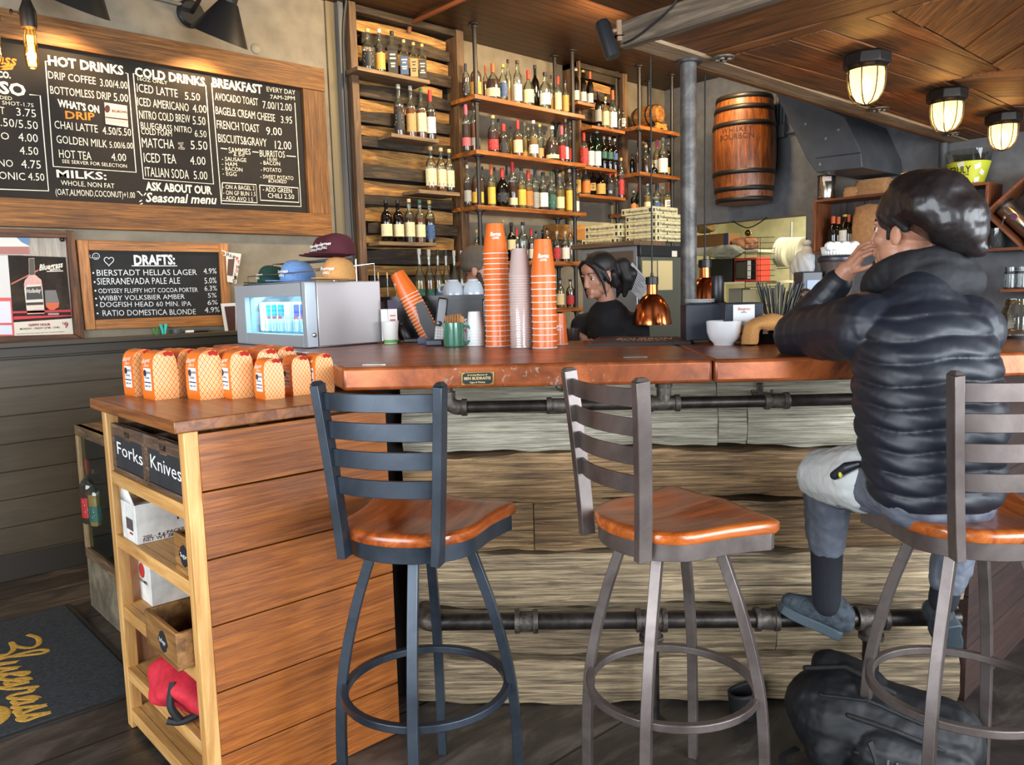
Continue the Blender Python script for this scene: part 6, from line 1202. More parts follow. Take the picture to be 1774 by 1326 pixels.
row(0,4.018,780,60,zH,YM,'on the dark panel bottom ledge',[(890,930,42,'A','y','g',L1(GO,.1,.6)),(947,925,56,'A','y','k',L1(OR,.1,.55)),(996,930,44,'S','k','k',L1(GO,.2,.5)),(1048,935,68,'B','k','g',L1(GO,.1,.5)),(1112,940,66,'B','d','r',L1(BK,.25,.5)),(1152,945,44,'A','d','o',L1(BK)),(1190,860,46,'E','r','c',L1(RD,.1,.5))],'bottles on the bottom ledge')
YCB=YC+.10
row(0,4.018,780,60,CZS[1],YCB,'on the middle corner shelf',[(1268,830,34,'A','k','k',None,{'back':1}),(1310,730,44,'A','r','n',None),(1362,770,60,'A','d','c',None,{'back':1}),(1395,790,38,'A','g','c',L1(CR),{'back':1}),(1420,900,50,'B','k','k',None),(1440,735,46,'A','g','p',L1(WH,.2,.5),{'back':1}),(1482,720,62,'A','d','s',L1(WH,.1,.5)),(1520,750,34,'E','k','s',L1(YL,.1,.3))],'bottles on the corner shelves')
row(0,4.018,780,60,CZS[2],YCB,'on the lower corner shelf',[(1278,1090,38,'A','k','c',L1(OR,.1,.4)),(1312,1050,38,'W','g','r',L1(YL,.1,.3),{'glassm':M_GLG}),(1374,1040,46,'E','g','w',L1(CR,.08,.4)),(1440,1040,56,'A','c','n',L1(BL,.1,.4)),(1478,1060,46,'A','g','w',L1(CR,.1,.4),{'back':1}),(1522,1040,62,'S','g','o',L1(WH,.08,.5))],'bottles on the corner shelves')
# back counter below the tall stave panel, with its bottles
zBC=1.33; YK=YW-.30
b=MB(); b.mm((PXL,YW-.5,zBC-.05),(sx0+.1,YW-.02,zBC)); t=tag(b.build('back_counter',wood((70,48,30),(140,104,70),None,'X',1.2,.4,.2),bevel=.004),'narrow wooden back counter under the tall stave panel','counter')
b=MB(); b.mm((PXL+.05,YW-.46,0),(sx0+.05,YW-.06,zBC-.051)); tag(b.build('under_counter_cabinet',flat((34,30,27),.6)),'dark cabinet under the back counter, behind the mini fridge','cabinet')
row(0,6.57,590,430,zBC,YK,'on the counter behind the fridge',[(440,278,60,'G','g','c',None,{'level':.2}),(542,278,60,'G','g','c',None,{'level':.2}),(640,278,60,'G','g','c',None,{'level':.2})],'globe bottles on the back counter')
row(0,6.57,590,430,zBC,YK,'beside the man in the beanie',[(902,10,112,'A','g','s',L1(GN,.1,.5)),(1012,18,104,'A','y','s',L1(GN,.1,.5)),(1112,20,96,'A','g','k',L1(BL,.1,.5)),(1205,24,96,'A','g','k',L1(BL,.1,.5)),(1298,28,92,'A','g','s',L1(YL,.1,.5)),(1378,30,60,'A','g','s',L1(WH,.1,.5))],'tall bottles on the back counter')
# ---- little barrel
p=at_y(1145,183,YC+.02); sb=thing('small_barrel','little oak display barrel on a curved wooden stand, top of the corner shelves','barrel',(p.x,YC+.03,CZS[0])); rb_=.10; ct=.052
Mb=Matrix.Translation((0,0,rb_+ct))@Matrix.Rotation(-PI/2,4,'X')
M_BRL=wood((92,58,26),(182,128,66),(138,90,42),'Y',2,.5,.2,8,.05)
b=MB(); b.lathe([(rb_*.82,.0),(rb_*.95,.06),(rb_,.15),(rb_*.95,.24),(rb_*.82,.30),(.0001,.30)],n=28,M=Mb); b.build('barrel_body',M_BRL,sb)
b=MB(); b.lathe([(rb_*.78,.004),(.0001,.004)],n=28,M=Mb,caps=False); b.lathe([(rb_*.82,0),(rb_*.78,.0),(rb_*.78,.01)],n=28,M=Mb,caps=False); hd=b.build('barrel_head',wood((150,100,50),(206,158,96),None,'Z',3,.5,.1,6,.03),sb)
b=MB(); text(b,'MB',(-.03,.002,rb_+ct+.01),(.02,.002,rb_+ct+.01),(0,0,.036),bold=.03); text(b,'BARREL',(-.035,.002,rb_+ct-.012),(.035,.002,rb_+ct-.018),(0,0,.012)); b.build('lettering',flat((58,32,16),.7),hd,smooth=False,fixn=False)
for z,k in ((.045,.945),(.255,.945),(.1,.985)): 
    b=MB(); b.lathe([(rb_*k+.002,z-.008),(rb_*k+.004,z+.008)],n=28,M=Mb,caps=False); b.build('hoop',flat((52,48,44),.4,.7),sb,solid=.002)
b=MB(); b.prism([(-.085,0),(-.03,.0),(-.02,.015),(.02,.015),(.03,0),(.085,0),(.09,.02),(.075,.035),(.085,.055),(.06,.062),(0,.05),(-.06,.062),(-.085,.055),(-.075,.035),(-.09,.02)],-.02,.0,0,Matrix(((1,0,0,0),(0,0,1,0),(0,1,0,0),(0,0,0,1)))); b.prism([(-.085,0),(.085,0),(.085,.05),(0,.042),(-.085,.05)],.2,.22,0,Matrix(((1,0,0,0),(0,0,1,0),(0,1,0,0),(0,0,0,1)))); b.build('stand',wood((176,110,44),(222,160,80),None,'X',2,.4,.1,8,.03),sb)
# framed hatch and beam below the dark panel
hz0=at_y(1040,398,YW).z; hz1=at_y(1040,350,YW).z
b=MB(); b.mm((P2L-.3,YW-.10,hz0-.12),(P2R-.02,YW+.07,hz0+.02)); tag(b.build('wood_beam',wood((120,72,26),(196,136,66),None,'X',1.2,.5,.2),bevel=.004),'golden wooden beam under the dark stave panel','beam')
t=thing('serving_hatch','pale framed panel under the dark stave panel','panel',((P2L+P2R)/2,YW+.06,hz0)); hw=(P2R-P2L)/2
b=MB(); b.mm((-hw,-.03,.02),(hw-.1,0,hz1-hz0-.02)); b.build('panel',flat((96,88,78),.6),t); b=MB(); b.mm((-hw,-.06,.02),(hw,-.03,.07)); b.mm((hw-.1,-.06,.07),(hw-.03,-.03,hz1-hz0-.02)); b.build('frame',flat((214,194,140),.6),t)
# thin black cable down the panel edge, brown pipe across the ceiling
b=MB(); b.tube(spline([Vector((PXL-.035,YW-.16,ZC-.01)),Vector((PXL-.05,YW-.12,ZC-.25)),Vector((PXL-.045,YW-.10,2.9)),Vector((PXL-.04,YW-.10,2.2)),Vector((PXL-.03,YW-.10,1.37))]),.011,8); tag(b.build('black_cable',flat((24,24,26),.5)),'black cable running down beside the tall stave panel','cable')
p0=at_z(712,40,ZC-.03); b=MB(); b.tube([p0,Vector((p0.x,p0.y-2.6,ZC-.03))],.018,10); b.tube([p0,p0+Vector((0,.02,-.02)),p0+Vector((0,.03,-.06))],.018,10); tag(b.build('ceiling_pipe',flat((112,60,36),.5)),'thin red-brown sprinkler pipe along the dark ceiling','pipe')
# added warm fill lights aimed at the back bar shelves, no fixture modelled
for x in (3.3,4.7,6.2): area('back_bar_fill_light',(x,3.9,3.55),(x,5.15,2.3),.5,.15,22,(1,.74,.42))
for px,pt,w,cap,lq,lab,d in ((172,795,31,'r','d',L1(RD,.1,.45),'red-capped liquor bottle in the old glass display case'),(186,812,28,'s','g',L1(GN,.1,.4),'silver-capped bottle on the right in the old glass display case'),(160,822,20,'k','k',L1(CR,.1,.4),'dark bottle at the left in the old glass display case')):
    X_=CASE[0]+.07; q=at_x(px,880,X_); yq_=min(max(q.y,CASE[1]+.06),CASE[1]+CASE[2]-.08); q_=(Vector((X_,yq_,1))-EYE); u_=887+FOC*q_.dot(RT)/q_.dot(FW); bottle(u_,880,CASE[3]+.001,pt,w,'A',lq,cap,lab,yq_,d,'bottles in the display case')
# ================================================================== BACK WALL: barrel, duct, boxes
Mh=Matrix.Rotation
bc=at_x(1289,260,6.835); zb=at_x(1288,353,6.835).z; zt=at_x(1290,170,6.835).z; H=zt-zb
r0=(at_x(1343,262,6.87)-at_x(1234,262,6.87)).length*.5*.73
t=thing('whiskey_barrel','big brown oak whiskey barrel with dark hoops mounted high on the grey wall','barrel',(bc.x,bc.y,zb)); r0=.292
def bpf(v): return r0*(.86+.14*(1-(2*v-1)**2))
M_BAR=groove_mat((74,34,12),(158,88,38),'Z','X',.07,.3,.4,.25,.5,.03,.12,9,1,(118,62,24),.1)
b=MB(); n=36; vs=[]; 
b.lathe([(bpf(i/20),H*i/20) for i in range(21)],n=36); b.build('staves',wood((66,30,10),(166,94,42),(120,64,26),'Z',1.8,.42,.3,9,.05,0,.1),t)
for v0,v1 in ((0,.045),(.1,.145),(.255,.30),(.70,.745),(.85,.895),(.955,1.0)):
    b=MB(); b.lathe([(bpf(v0)+.003,H*v0),(bpf((v0+v1)/2)+.006,H*(v0+v1)/2),(bpf(v1)+.003,H*v1)],n=36,caps=False); b.build('hoop',flat((46,42,40),.45,.6),t,solid=.003)
b=MB(); fa=math.atan2(-bc.y,-bc.x)
def onb(u,z): a=fa+(u); r=bpf(z/H)+.002; return (r*math.cos(a),r*math.sin(a),z)
for wd,z,h,w in (('BOURBON',H*.575,.05,.55),('WHISKEY',H*.64,.045,.5)):
    vs,fs=_glyphs(wd,0,.0); x0=min(v[0] for v in vs);x1=max(v[0] for v in vs); b.add([onb(-w-.25+2*w*(v[0]-x0)/(x1-x0),z+h*v[1]/.69) for v in vs],fs)
b.build('burned_lettering',flat((58,30,14),.8),t,smooth=False,fixn=False)
b=MB(); b.box((.24,0,H*.5),(.1,.12,H*.6)); b.build('wall_bracket',flat((50,50,52),.6),t)
# duct
XD=6.35; pts=[at_x(x,y,XD) for x,y in ((1338,150),(1464,203),(1491,262),(1494,290),(1414,299),(1396,273))]
b=MB(); nn=len(pts); vs=[(XD,p.y,p.z) for p in pts]+[(XW-.002,p.y,p.z) for p in pts]; b.add(vs,[tuple(range(nn)),tuple(range(2*nn-1,nn-1,-1))]+[(i,nn+i,nn+(i+1)%nn,(i+1)%nn) for i in range(nn)])
t=thing('vent_duct','grey painted angular vent duct on the back wall right of the barrel','duct',(XD,pts[3].y,pts[3].z)); o=b.build('duct_shell',flat((76,79,84),.5,noise=8),None,bevel=.006); child(o,t)
b=MB(); p=at_x(1413,274,XD-.002);q=at_x(1491,265,XD-.002); b.tube([p,q],.006,6); child(b.build('seam',flat((58,60,64),.5),None),t)
for x,y in ((1395,215),(1430,240),(1452,225),(1420,285)):
    p=at_x(x,y,XD-.003); b=MB(); b.ell(p,(.004,.012,.012),8,6); child(b.build('patch',flat((126,128,130),.6),None),t)
p=at_x(1352,228,XW-.04); t=thing('junction_box','small grey electrical box with conduits right of the barrel','electrical box',p); b=MB(); b.box((0,0,0),(.078,.11,.12)); b.build('box',flat((96,98,102),.5),t,bevel=.004)
b=MB(); [b.tube([(0.01,dy,.06),(0.01,dy,.36)],.014,8) for dy in (-.03,.0,.035)]; b.tube([(.01,-.05,-.02),(.01,-.14,-.02)],.014,8); b.build('conduit',flat((88,90,94),.5),t)
b=MB(); b.tube([at_x(1635,247,XW-.05),at_x(1633,330,XW-.05)],.035,14); tag(b.build('vent_pipe',flat((84,86,90),.5)),'round grey pipe on the back wall behind the yellow bucket','pipe')
# ---- crate shelves on the back wall
XS=6.82
def yz(x,y,X=XS): p=at_x(x,y,X); return p.y,p.z
ya,za=yz(1409,347); yb_,_=yz(1713,320); zb0=yz(1412,440)[1]
t=thing('wall_shelf_crate','long red-brown wooden wall shelf crate holding wine bottles and paper bags','shelf',(XS,ya,zb0)); M_CRT=wood((84,42,22),(156,92,54),(118,66,36),'Y',1.4,.5,.2,11,.08); M_CRTV=wood((84,42,22),(156,92,54),(118,66,36),'Z',1.4,.5,.2,11,.08)
hh=za-zb0; ww=ya-yb_; dd=XW-XS
b=MB(); b.mm((0,-ww,hh-.022),(dd,0,hh)); b.build('top_board',M_CRT,t,bevel=.003); b=MB(); b.mm((0,-ww,0),(dd,0,.022)); b.build('bottom_board',M_CRT,t,bevel=.003)
b=MB(); b.mm((0,-.022,.022),(dd,0,hh-.022)); b.build('side_board',M_CRTV,t,bevel=.003); b=MB(); b.mm((0,-ww,.022),(dd,-ww+.022,hh-.022)); b.build('side_board',M_CRTV,t,bevel=.003)
b=MB(); b.mm((dd-.03,-ww+.022,.022),(dd-.01,-.022,hh-.022)); b.build('back_boards',groove_mat((52,46,44),(92,84,80),'Z','Y',.16,0,.6,.3,.3,.04,.1),t)
zsh_=zb0+.0225; ztop=za+.0005
def bx(px,py,pt,w,shape,lq,cap,label,desc,gm=None):
    X=XS+.12; p=at_x(px,py,X); h=at_x(px,pt,X).z-zsh_; 
    t=bottle(px,py,zsh_,pt,w,shape,lq,cap,label,p.y,desc,'wine bottles in the wall shelf crate',glassm=gm); return t
for px,pt,w,cap,lab,d in ((1443,375,16,'o',L1(BK,.1,.3),'wine bottle with copper cap at the left in the wall shelf crate'),(1452,376,13,'o',None,'wine bottle half behind the left one in the wall shelf crate'),(1463,372,16,'g',L1(WH,.25,.6),'wine bottle with gold cap and white label in the wall shelf crate'),(1470,372,12,'o',None,'wine bottle with orange cap behind the white-labelled one in the crate'),(1479,374,13,'k',L1(GY,.1,.5),'wine bottle with black cap beside the paper bag in the crate')): bx(px,430,pt,w,'W','k',cap,lab,d)
M_BAGK=flat((170,124,80),.85,noise=30)
def paper_bag(px,py,pt,w,X,z,desc,lie=False,seed=1,dx=.1):
    p=at_x(px,py,X); hgt=(at_x(px,pt,X).z-z); D=(p-EYE).length; wy=w*D/FOC*1.0; rnd=random.Random(seed); t=thing('paper_bag',desc,'paper bag',(X,p.y,z),0,'brown paper bags on the back wall')
    b=MB(); lv=8; nn=16; vs=[]
    for i in range(lv+1):
        v=i/lv; 
        for k in range(nn):
            a=2*PI*k/nn; c,s=math.cos(a),math.sin(a); ex=abs(c)**.35*(1 if c>0 else -1); ey=abs(s)**.35*(1 if s>0 else -1)
            top=1-.55*max(0,v-.6)/.4 if not lie else 1-.3*v
            x=dx*ex*top*(1+.05*rnd.uniform(-1,1)); y=wy/2*ey*(1-.12*max(0,v-.5)+.04*rnd.uniform(-1,1)); vs.append((x,y,v*hgt*(1+(.06*rnd.uniform(-1,1) if 0<i<lv else 0))))
    fs=[(i*nn+k,i*nn+(k+1)%nn,(i+1)*nn+(k+1)%nn,(i+1)*nn+k) for i in range(lv) for k in range(nn)]+[tuple(reversed(range(nn))),tuple(lv*nn+k for k in range(nn))]
    b.add(vs,fs); b.build('bag_body',M_BAGK,t,ang=28)
    b=MB(); b.tube([(0,-wy*.42,hgt*.99),(dx*.1,0,hgt*1.03),(0,wy*.42,hgt*.98)],.014,6); b.build('folded_top',M_BAGK,t); return t
paper_bag(1503,432,358,40,XS+.12,zsh_,'tall folded brown paper bag standing in the wall shelf crate',seed=3); paper_bag(1535,432,398,24,XS+.07,zsh_,'smaller brown paper bag beside the tall one in the crate',seed=5,dx=.05)
paper_bag(1515,338,312,52,XS+.16,ztop,'flat pile of brown paper bags on top of the crate',True,7,.13); paper_bag(1478,342,326,24,XS+.10,ztop,'small crumpled paper bag left of the pile on the crate',True,9,.07)
M_SS=flat((188,182,172),.18,.95,name='stainless')
def airpot(loc,r,h,desc,rot=None):
    t=thing('airpot',desc,'canister',loc,0,None,rot); b=MB(); b.lathe([(r*.96,0),(r,.01),(r,h*.92),(r*.97,h*.94)],n=32); b.build('steel_body',M_SS,t); b=MB(); b.lathe([(r*1.02,h*.93),(r*1.02,h*.97),(r*.8,h),(.0001,h)],n=32); b.lathe([(r*1.02,-.004),(r*1.02,.02)],n=32); b.build('trim_ring',flat((34,32,32),.4),t); return t
p=at_x(1431,343,XS+.13); hq=at_x(1431,303,XS+.13).z-ztop; t=airpot((XS+.14,p.y,ztop),.078,hq,'brushed steel canister standing at the left end of the crate top')
b=MB(); fa=math.atan2(-p.y,-p.x); r_=.0795
b.add([(r_*math.cos(fa+u),r_*math.sin(fa+u),z) for z in (hq*.72,hq*.9) for u in (-.5,-.25,0,.25,.5)],[(i,i+1,6+i,5+i) for i in range(4)]); b.build('label',flat((222,206,200),.5),t)
# yellow bucket
yq,zq=yz(1676,331,XS+.16); D=(Vector((XS+.16,yq,zq))-EYE).length; rt=29*D/FOC; rb=21*D/FOC; hb=at_x(1676,283,XS+.16).z-ztop
t=thing('ice_bucket','yellow-green plastic ice bucket with a clear liner on top of the crate','bucket',(XS+.16,yq,ztop)); M_YG=flat((206,214,48),.4)
b=MB(); b.lathe([(rb*.9,0),(rb*.9,.008),(rb,.012),(rt,hb),(rt*.97,hb),(rb*.95,.016),(.0001,.016)],n=36); b.build('bucket_wall',M_YG,t); b=MB(); b.lathe([(rb*.8,.02),(rt*.96,hb),(rt*1.08,hb+.09)],n=36,caps=False); b.build('clear_liner',glass((224,226,220)),t)
fa=math.atan2(-yq,-(XS+.16)); b=MB()
def onk(u,z): r=rb+(rt-rb)*z/hb+.0015; a=fa+u; return (r*math.cos(a),r*math.sin(a),z)
for wd,z,h,w0,w1 in (('TRULY',hb*.5,.05,-1.0,.12),('HARD SELTZER',hb*.38,.014,-.8,.05)):
    vs,fs=_glyphs(wd,0,.02); x0=min(v[0] for v in vs);x1=max(v[0] for v in vs); b.add([onk(w0+(w1-w0)*(v[0]-x0)/(x1-x0),z+h*v[1]/.69) for v in vs],fs)
b.add([onk(u,z) for z in (hb*.26,hb*.29) for u in (-.6,-.4,-.2,0)],[(i,i+1,5+i,4+i) for i in range(3)]); b.build('lettering',flat((34,36,26),.5),t,smooth=False,fixn=False)
b=MB()
for u,z,tl in ((.45,.75,.3),(.75,.5,-.4),(.5,.18,.2),(-.35,.86,.2)):
    c=math.cos(tl);s=math.sin(tl); b.add([onk(u+(x*c-y*s)*.16/.12*.12,z*hb+(x*s+y*c)*.03) for x,y in ((-1,-.6),(1,-.6),(1,.6),(-1,.6))],[(0,1,2,3)])
b.build('printed_tags',flat((236,232,220),.5),t,smooth=False,fixn=False)
# tilted crate with airpot
cy_,cz_=yz(1782,366,XS+.02); t=thing('diamond_shelf','wooden box shelf mounted on its corner at the right edge of the back wall','shelf',(XS,cy_,cz_),rot=(R(47),0,0)); s=.21
for a,c in (((0,-s,-s),(dd,s,-s+.022)),((0,-s,s-.022),(dd,s,s)),((0,-s,-s+.022),(dd,-s+.022,s-.022)),((0,s-.022,-s+.022),(dd,s,s-.022))): b=MB(); b.mm(a,c); b.build('box_board',M_CRT,t,bevel=.003)
b=MB(); b.mm((dd-.02,-s,-s),(dd-.004,s,s)); b.build('back_panel',flat((60,46,38),.6),t)
ca=Matrix.Rotation(R(47),3,'X'); base=Vector((XS+.15,cy_,cz_))+ca@Vector((0,.186,-.10)); t=airpot(base,.074,.34,'steel airpot with round sticker lying in the diamond-shaped shelf',rot=(R(47+90),0,0)); t.location=base
b=MB(); b.lathe([(.026,0),(.0001,.001)],n=20,M=Matrix.Translation((-.075,0,.13))@Matrix.Rotation(-PI/2,4,'Y')); b.build('sticker',flat((92,44,84),.5),t)
# shelves with glassware at the right
def wallboard(px,py,px1,desc):
    y0,z0=yz(px,py); y1,_=yz(px1,py); b=MB(); b.mm((XS,y1-.8,z0-.025),(XW-.002,y0,z0)); tag(b.build('wall_shelf',M_CRT,None,bevel=.003),desc,'shelf','plain wall shelves at the right'); return z0
z1=wallboard(1700,431,1774,'upper plain wall shelf with the cut glass at the right edge'); z2=wallboard(1732,501,1774,'lower plain wall shelf with small jars at the right edge')
def tumbler(px,py,pt,w,z,desc,cat='glass',name='cut_glass',X=XS+.07,jar=False,n=14):
    p=at_x(px,py,X); D=(p-EYE).length; r=w/2*D/FOC; h=at_x(px,pt,X).z-z; t=thing(name,desc,cat,(X,p.y,z+.0005)); g=glass((224,228,228),.06,(200,206,206))
    b=MB()
    if jar: b.lathe([(r*.85,0),(r,.01),(r,h*.68),(r*.8,h*.8),(r*.78,h)],n=24)
    else: b.lathe([(r*.85,0),(r*.86,.01),(r,h),(r*.95,h),(r*.8,.015),(.0001,.015)],n=n)
    b.build('glass_wall',g,t,ang=20)
    if jar: b=MB(); b.lathe([(r*.82,h*.86),(r*.82,h*.9)],n=24,caps=False); b.lathe([(r*.82,h*.95),(r*.82,h*.98)],n=24,caps=False); b.build('thread',g,t)
    else: b=MB(); [b.tube([(r*.93*math.cos(a),r*.93*math.sin(a),h*.15),(r*1.0*math.cos(a+.7*s),r*1.0*math.sin(a+.7*s),h*.85)],.002,5) for a in [2*PI*k/10 for k in range(10)] for s in (-1,1)]; b.build('cut_pattern',g,t)
    return t
t=tumbler(1726,430,396,24,z1,'cut crystal tumbler with a spoon on the upper wall shelf'); b=MB(); b.tube([(0,0,.02),(-.03,-.05,.22)],.004,6); b.ell((-.032,-.052,.225),(.006,.012,.02),8,6); b.build('spoon',flat((120,110,100),.3,.8),t)
tumbler(1750,500,463,18,z2,'small glass jar at the left of the lower wall shelf','jar','glass_jar',jar=True); tumbler(1770,500,462,18,z2,'small glass jar at the right edge of the lower wall shelf','jar','glass_jar',jar=True)
p=at_z(1763,586,ZB); n_=(p.x+p.y)*S2; hj=at_n(1763,518,n_).z-ZB; rj=(at_n(1790,560,n_)-at_n(1736,560,n_)).length/2
t=thing('mason_jar','large clear mason jar on a black coaster on the bar at the right edge','jar',p,BR); b=MB(); b.lathe([(rj*.9,.012),(rj,.03),(rj,hj*.70),(rj*.82,hj*.82),(rj*.8,hj),(rj*.76,hj),(rj*.78,hj*.82),(rj*.95,hj*.69),(rj*.95,.035),(.0001,.02)],n=32); b.build('glass_wall',glass((230,230,224),.04,(220,216,206)),t); b=MB(); b.lathe([(rj*.84,hj*.86),(rj*.84,hj*.9)],n=32,caps=False); b.lathe([(rj*.84,hj*.94),(rj*.84,hj*.97)],n=32,caps=False); b.build('thread',glass((220,200,160),.15,(200,170,120)),t); b=MB(); b.lathe([(rj*.94,0),(rj*.94,.011),(.0001,.011)],n=32); b.build('coaster',flat((24,24,24),.6),t)
# ================================================================== KITCHEN seen through the opening
XK=8.25
def ky(x,y,X=XK): p=at_x(x,y,X); return Vector((X,p.y,p.z))
def kshelf(px0,px1,py,desc,X=XK,d=.35,mat=None,grp='steel kitchen shelves'):
    a=ky(px0,py,X);c=ky(px1,py,X); z=(a.z+c.z)/2; b=MB(); b.mm((X,c.y,z-.03),(X+d,a.y,z)); tag(b.build('kitchen_shelf',mat or flat((190,190,182),.35,.5),None,bevel=.003),desc,'shelf',grp); return z
k1=kshelf(1195,1312,436,'upper steel kitchen shelf with boxes and bags'); k2=kshelf(1195,1345,489,'white kitchen shelf under the red microwave',d=.4,mat=flat((214,212,190),.5)); k3=kshelf(1195,1340,528,'low kitchen shelf with containers behind the straws',d=.4)
# legs for the kitchen shelves
a=ky(1198,436);c=ky(1345,436); t=thing('shelf_posts','steel corner posts carrying the kitchen shelves','shelving',(XK+.2,(a.y+c.y)/2,0))
for y in (a.y-.02,c.y+.02): b=MB(); b.tube([(.17,y-(a.y+c.y)/2,0),(.17,y-(a.y+c.y)/2,k1+.3)],.014,10); b.build('post',flat((150,150,146),.4,.6),t)
def kbox(px0,px1,py,pt,z,desc,col,d=.25,name='cardboard_box',cat='box',X=XK+.03,grp=None,bev=.004):
    a=ky(px0,py,X);c=ky(px1,py,X); h=ky((px0+px1)/2,pt,X).z-z; t=thing(name,desc,cat,((a+c)/2).to_tuple()[:2]+(z,),0,grp); w=abs(a.y-c.y)/2; b=MB(); b.mm((0,-w,0),(d,w,h)); b.build('body',flat(col,.6),t,bevel=bev); return t,w,h
t,w,h=kbox(1204,1262,432,406,k1+.0005,'open brown cardboard box on the upper kitchen shelf',(120,82,44)); b=MB(); b.mm((-.002,-w,0),(-.001,w,h*.3)); b.build('printed_band',flat((206,202,204),.6),t); b=MB(); b.mm((-.003,-w,0),(-.0005,-w+.06,h)); b.build('dark_label',flat((48,50,92),.6),t)
cloth_lump('kraft_sack','tan paper sack lying on the brown box in the kitchen','sack',ky(1222,404,XK+.10),.09,.15,.05,11,flat((150,116,70),.8))
cloth_lump('plastic_bag','clear crumpled plastic bag hanging over the edge of the kitchen shelf','bag',ky(1256,448,XK-.06),.06,.24,.075,13,glass((232,232,222),.3,(214,212,200),1.0))
cloth_lump('bread_bag','clear bag of rolls on the upper kitchen shelf','bag',ky(1290,434,XK+.12),.10,.17,.075,15,glass((226,206,180),.5,(182,120,90),1.0))
t,w,h=kbox(1272,1311,486,447,k2+.0005,'small red microwave oven on the white kitchen shelf',(186,50,38),.3,'microwave','microwave'); b=MB(); b.mm((-.006,-w*.9,h*.08),(.0,w*.92,h*.9)); b.build('door',flat((30,28,26),.2),t,bevel=.002); b=MB(); b.mm((-.008,-w*.1,h*.16),(-.006,w*.8,h*.82)); b.build('door_window',flat((70,66,52),.15),t); b=MB(); b.mm((-.009,-w*.5,h*.12),(-.006,-w*.2,h*.88)); b.build('sticker',flat((214,214,222),.5),t)
kbox(1228,1268,486,448,k2+.0005,'black oven with pale handle left of the red microwave',(26,25,25),.3,'toaster_oven','oven'); kbox(1198,1224,486,458,k2+.0005,'stack of pale dishes at the left on the white kitchen shelf',(206,186,140),.2,'dish_stack','dishes')
kbox(1262,1284,526,500,k3+.0005,'grey steel container on the low kitchen shelf',(130,132,130),.2,'steel_container','container'); kbox(1286,1308,526,502,k3+.0005,'cream plastic container on the low kitchen shelf',(206,202,182),.2,'plastic_container','container'); kbox(1268,1312,545,530,ky(1290,545,XK+.03).z,'orange-brown wooden box on the floor rack under the low kitchen shelf',(186,120,44),.2,'wooden_box','box')
# bell on a cord across the opening
b=MB(); A_=at_x(1269,383,XW-.02);B_=at_x(1329,377,XW-.02); m_=at_x(1296,395,XW-.02); b.tube(spline([A_,(A_+m_)/2+Vector((0,0,-.01)),m_,(B_+m_)/2+Vector((0,0,-.012)),B_]),.006,6); t=thing('brass_bell','small brass bell hanging on a black cord in the kitchen opening','bell',m_); child(b.build('cord',flat((30,28,26),.6),None),t); b=MB(); b.ell((0,0,-.05),(.032,.032,.034),16,10); b.lathe([(.033,-.05),(.036,-.055),(.033,-.06)],n=16,caps=False); b.build('bell_body',flat((140,104,40),.25,.9),t)
# wire rack and plates
t=thing('wire_rack','dark wire grid rack hanging in the kitchen opening','rack',ky(1318,460,XK-.25)); o=t.location
def kp(x,y,X=XK-.25): return ky(x,y,X)-o
b=MB()
for x in (1291,1313,1317): b.tube([kp(x,412),kp(x,500)],.004,5)
for k in range(10): b.tube([kp(1291,412+9.6*k),kp(1342,411+9.5*k)],.0035,5)
b.build('wire_grid',flat((70,66,56),.4,.6),t)
rk=thing('plate_rack','wire plate holder on the kitchen wall with plates on edge','rack',ky(1367,466,XK-.1)); b=MB(); o=rk.location; b.tube([kp(1346,465,XK-.1)-o+o-(o-o) if False else ky(1346,466,XK-.12)-o,ky(1392,462,XK-.12)-o],.006,6); b.tube([ky(1346,466,XK+.05)-o,ky(1392,462,XK+.05)-o],.006,6)
for x in (1346,1392): b.tube([ky(x,465,XK-.12)-o,ky(x,465,XK+.05)-o],.006,6); b.tube([ky(x,465,XK+.05)-o,ky(x,445,XK+.05)-o],.006,6)
b.build('wire_frame',flat((190,188,176),.3,.7),rk)
pl0=None
pd=['first','second','third','fourth','fifth','sixth','seventh','eighth']
for k in range(8):
    x=1350+5.2*k+(3 if k>3 else 0); c=ky(x,437,XK-.03); r_=.162
    if pl0 is None:
        pl0=thing('white_plate','x','plate',c,0,'plates in the kitchen rack',rot=(PI/2+.10,0,-.12)); b=MB(); b.lathe([(.0001,.004),(r_*.6,.004),(r_*.72,.012),(r_,.02),(r_,.023),(r_*.7,.017),(r_*.58,.008),(.0001,.008)],n=32); b.build('plate',flat((202,198,180),.3),pl0); r=pl0
    else: r=dup(pl0,c)
    r['label']='pale dinner plate on edge in the kitchen rack, %s from the left'%pd[k]
cloth_lump('plastic_bag','white plastic carrier bag hanging at the right side of the kitchen opening','bag',at_x(1392,484,XW-.12),.05,.11,.13,17,flat((206,212,220),.5)); 
b=MB(); p=at_x(1397,440,XW-.12); b.tube([at_x(1397,412,XW-.02),at_x(1397,425,XW-.1)],.006,6); b.build('bag_hook',flat((60,60,60),.4,.5)).name='bag_hook'; tag(bpy.data.objects['bag_hook'],'small dark hook above the white plastic bag','hook')
bn=thing('plastic_bag','knotted top of a second white bag above the carrier bag','bag',at_x(1398,447,XW-.13)); b=MB(); b.ell((0,0,.03),(.04,.06,.09),14,10); b.ell((0,.0,.13),(.03,.045,.035),12,8); b.build('bag_body',flat((222,226,230),.45),bn)
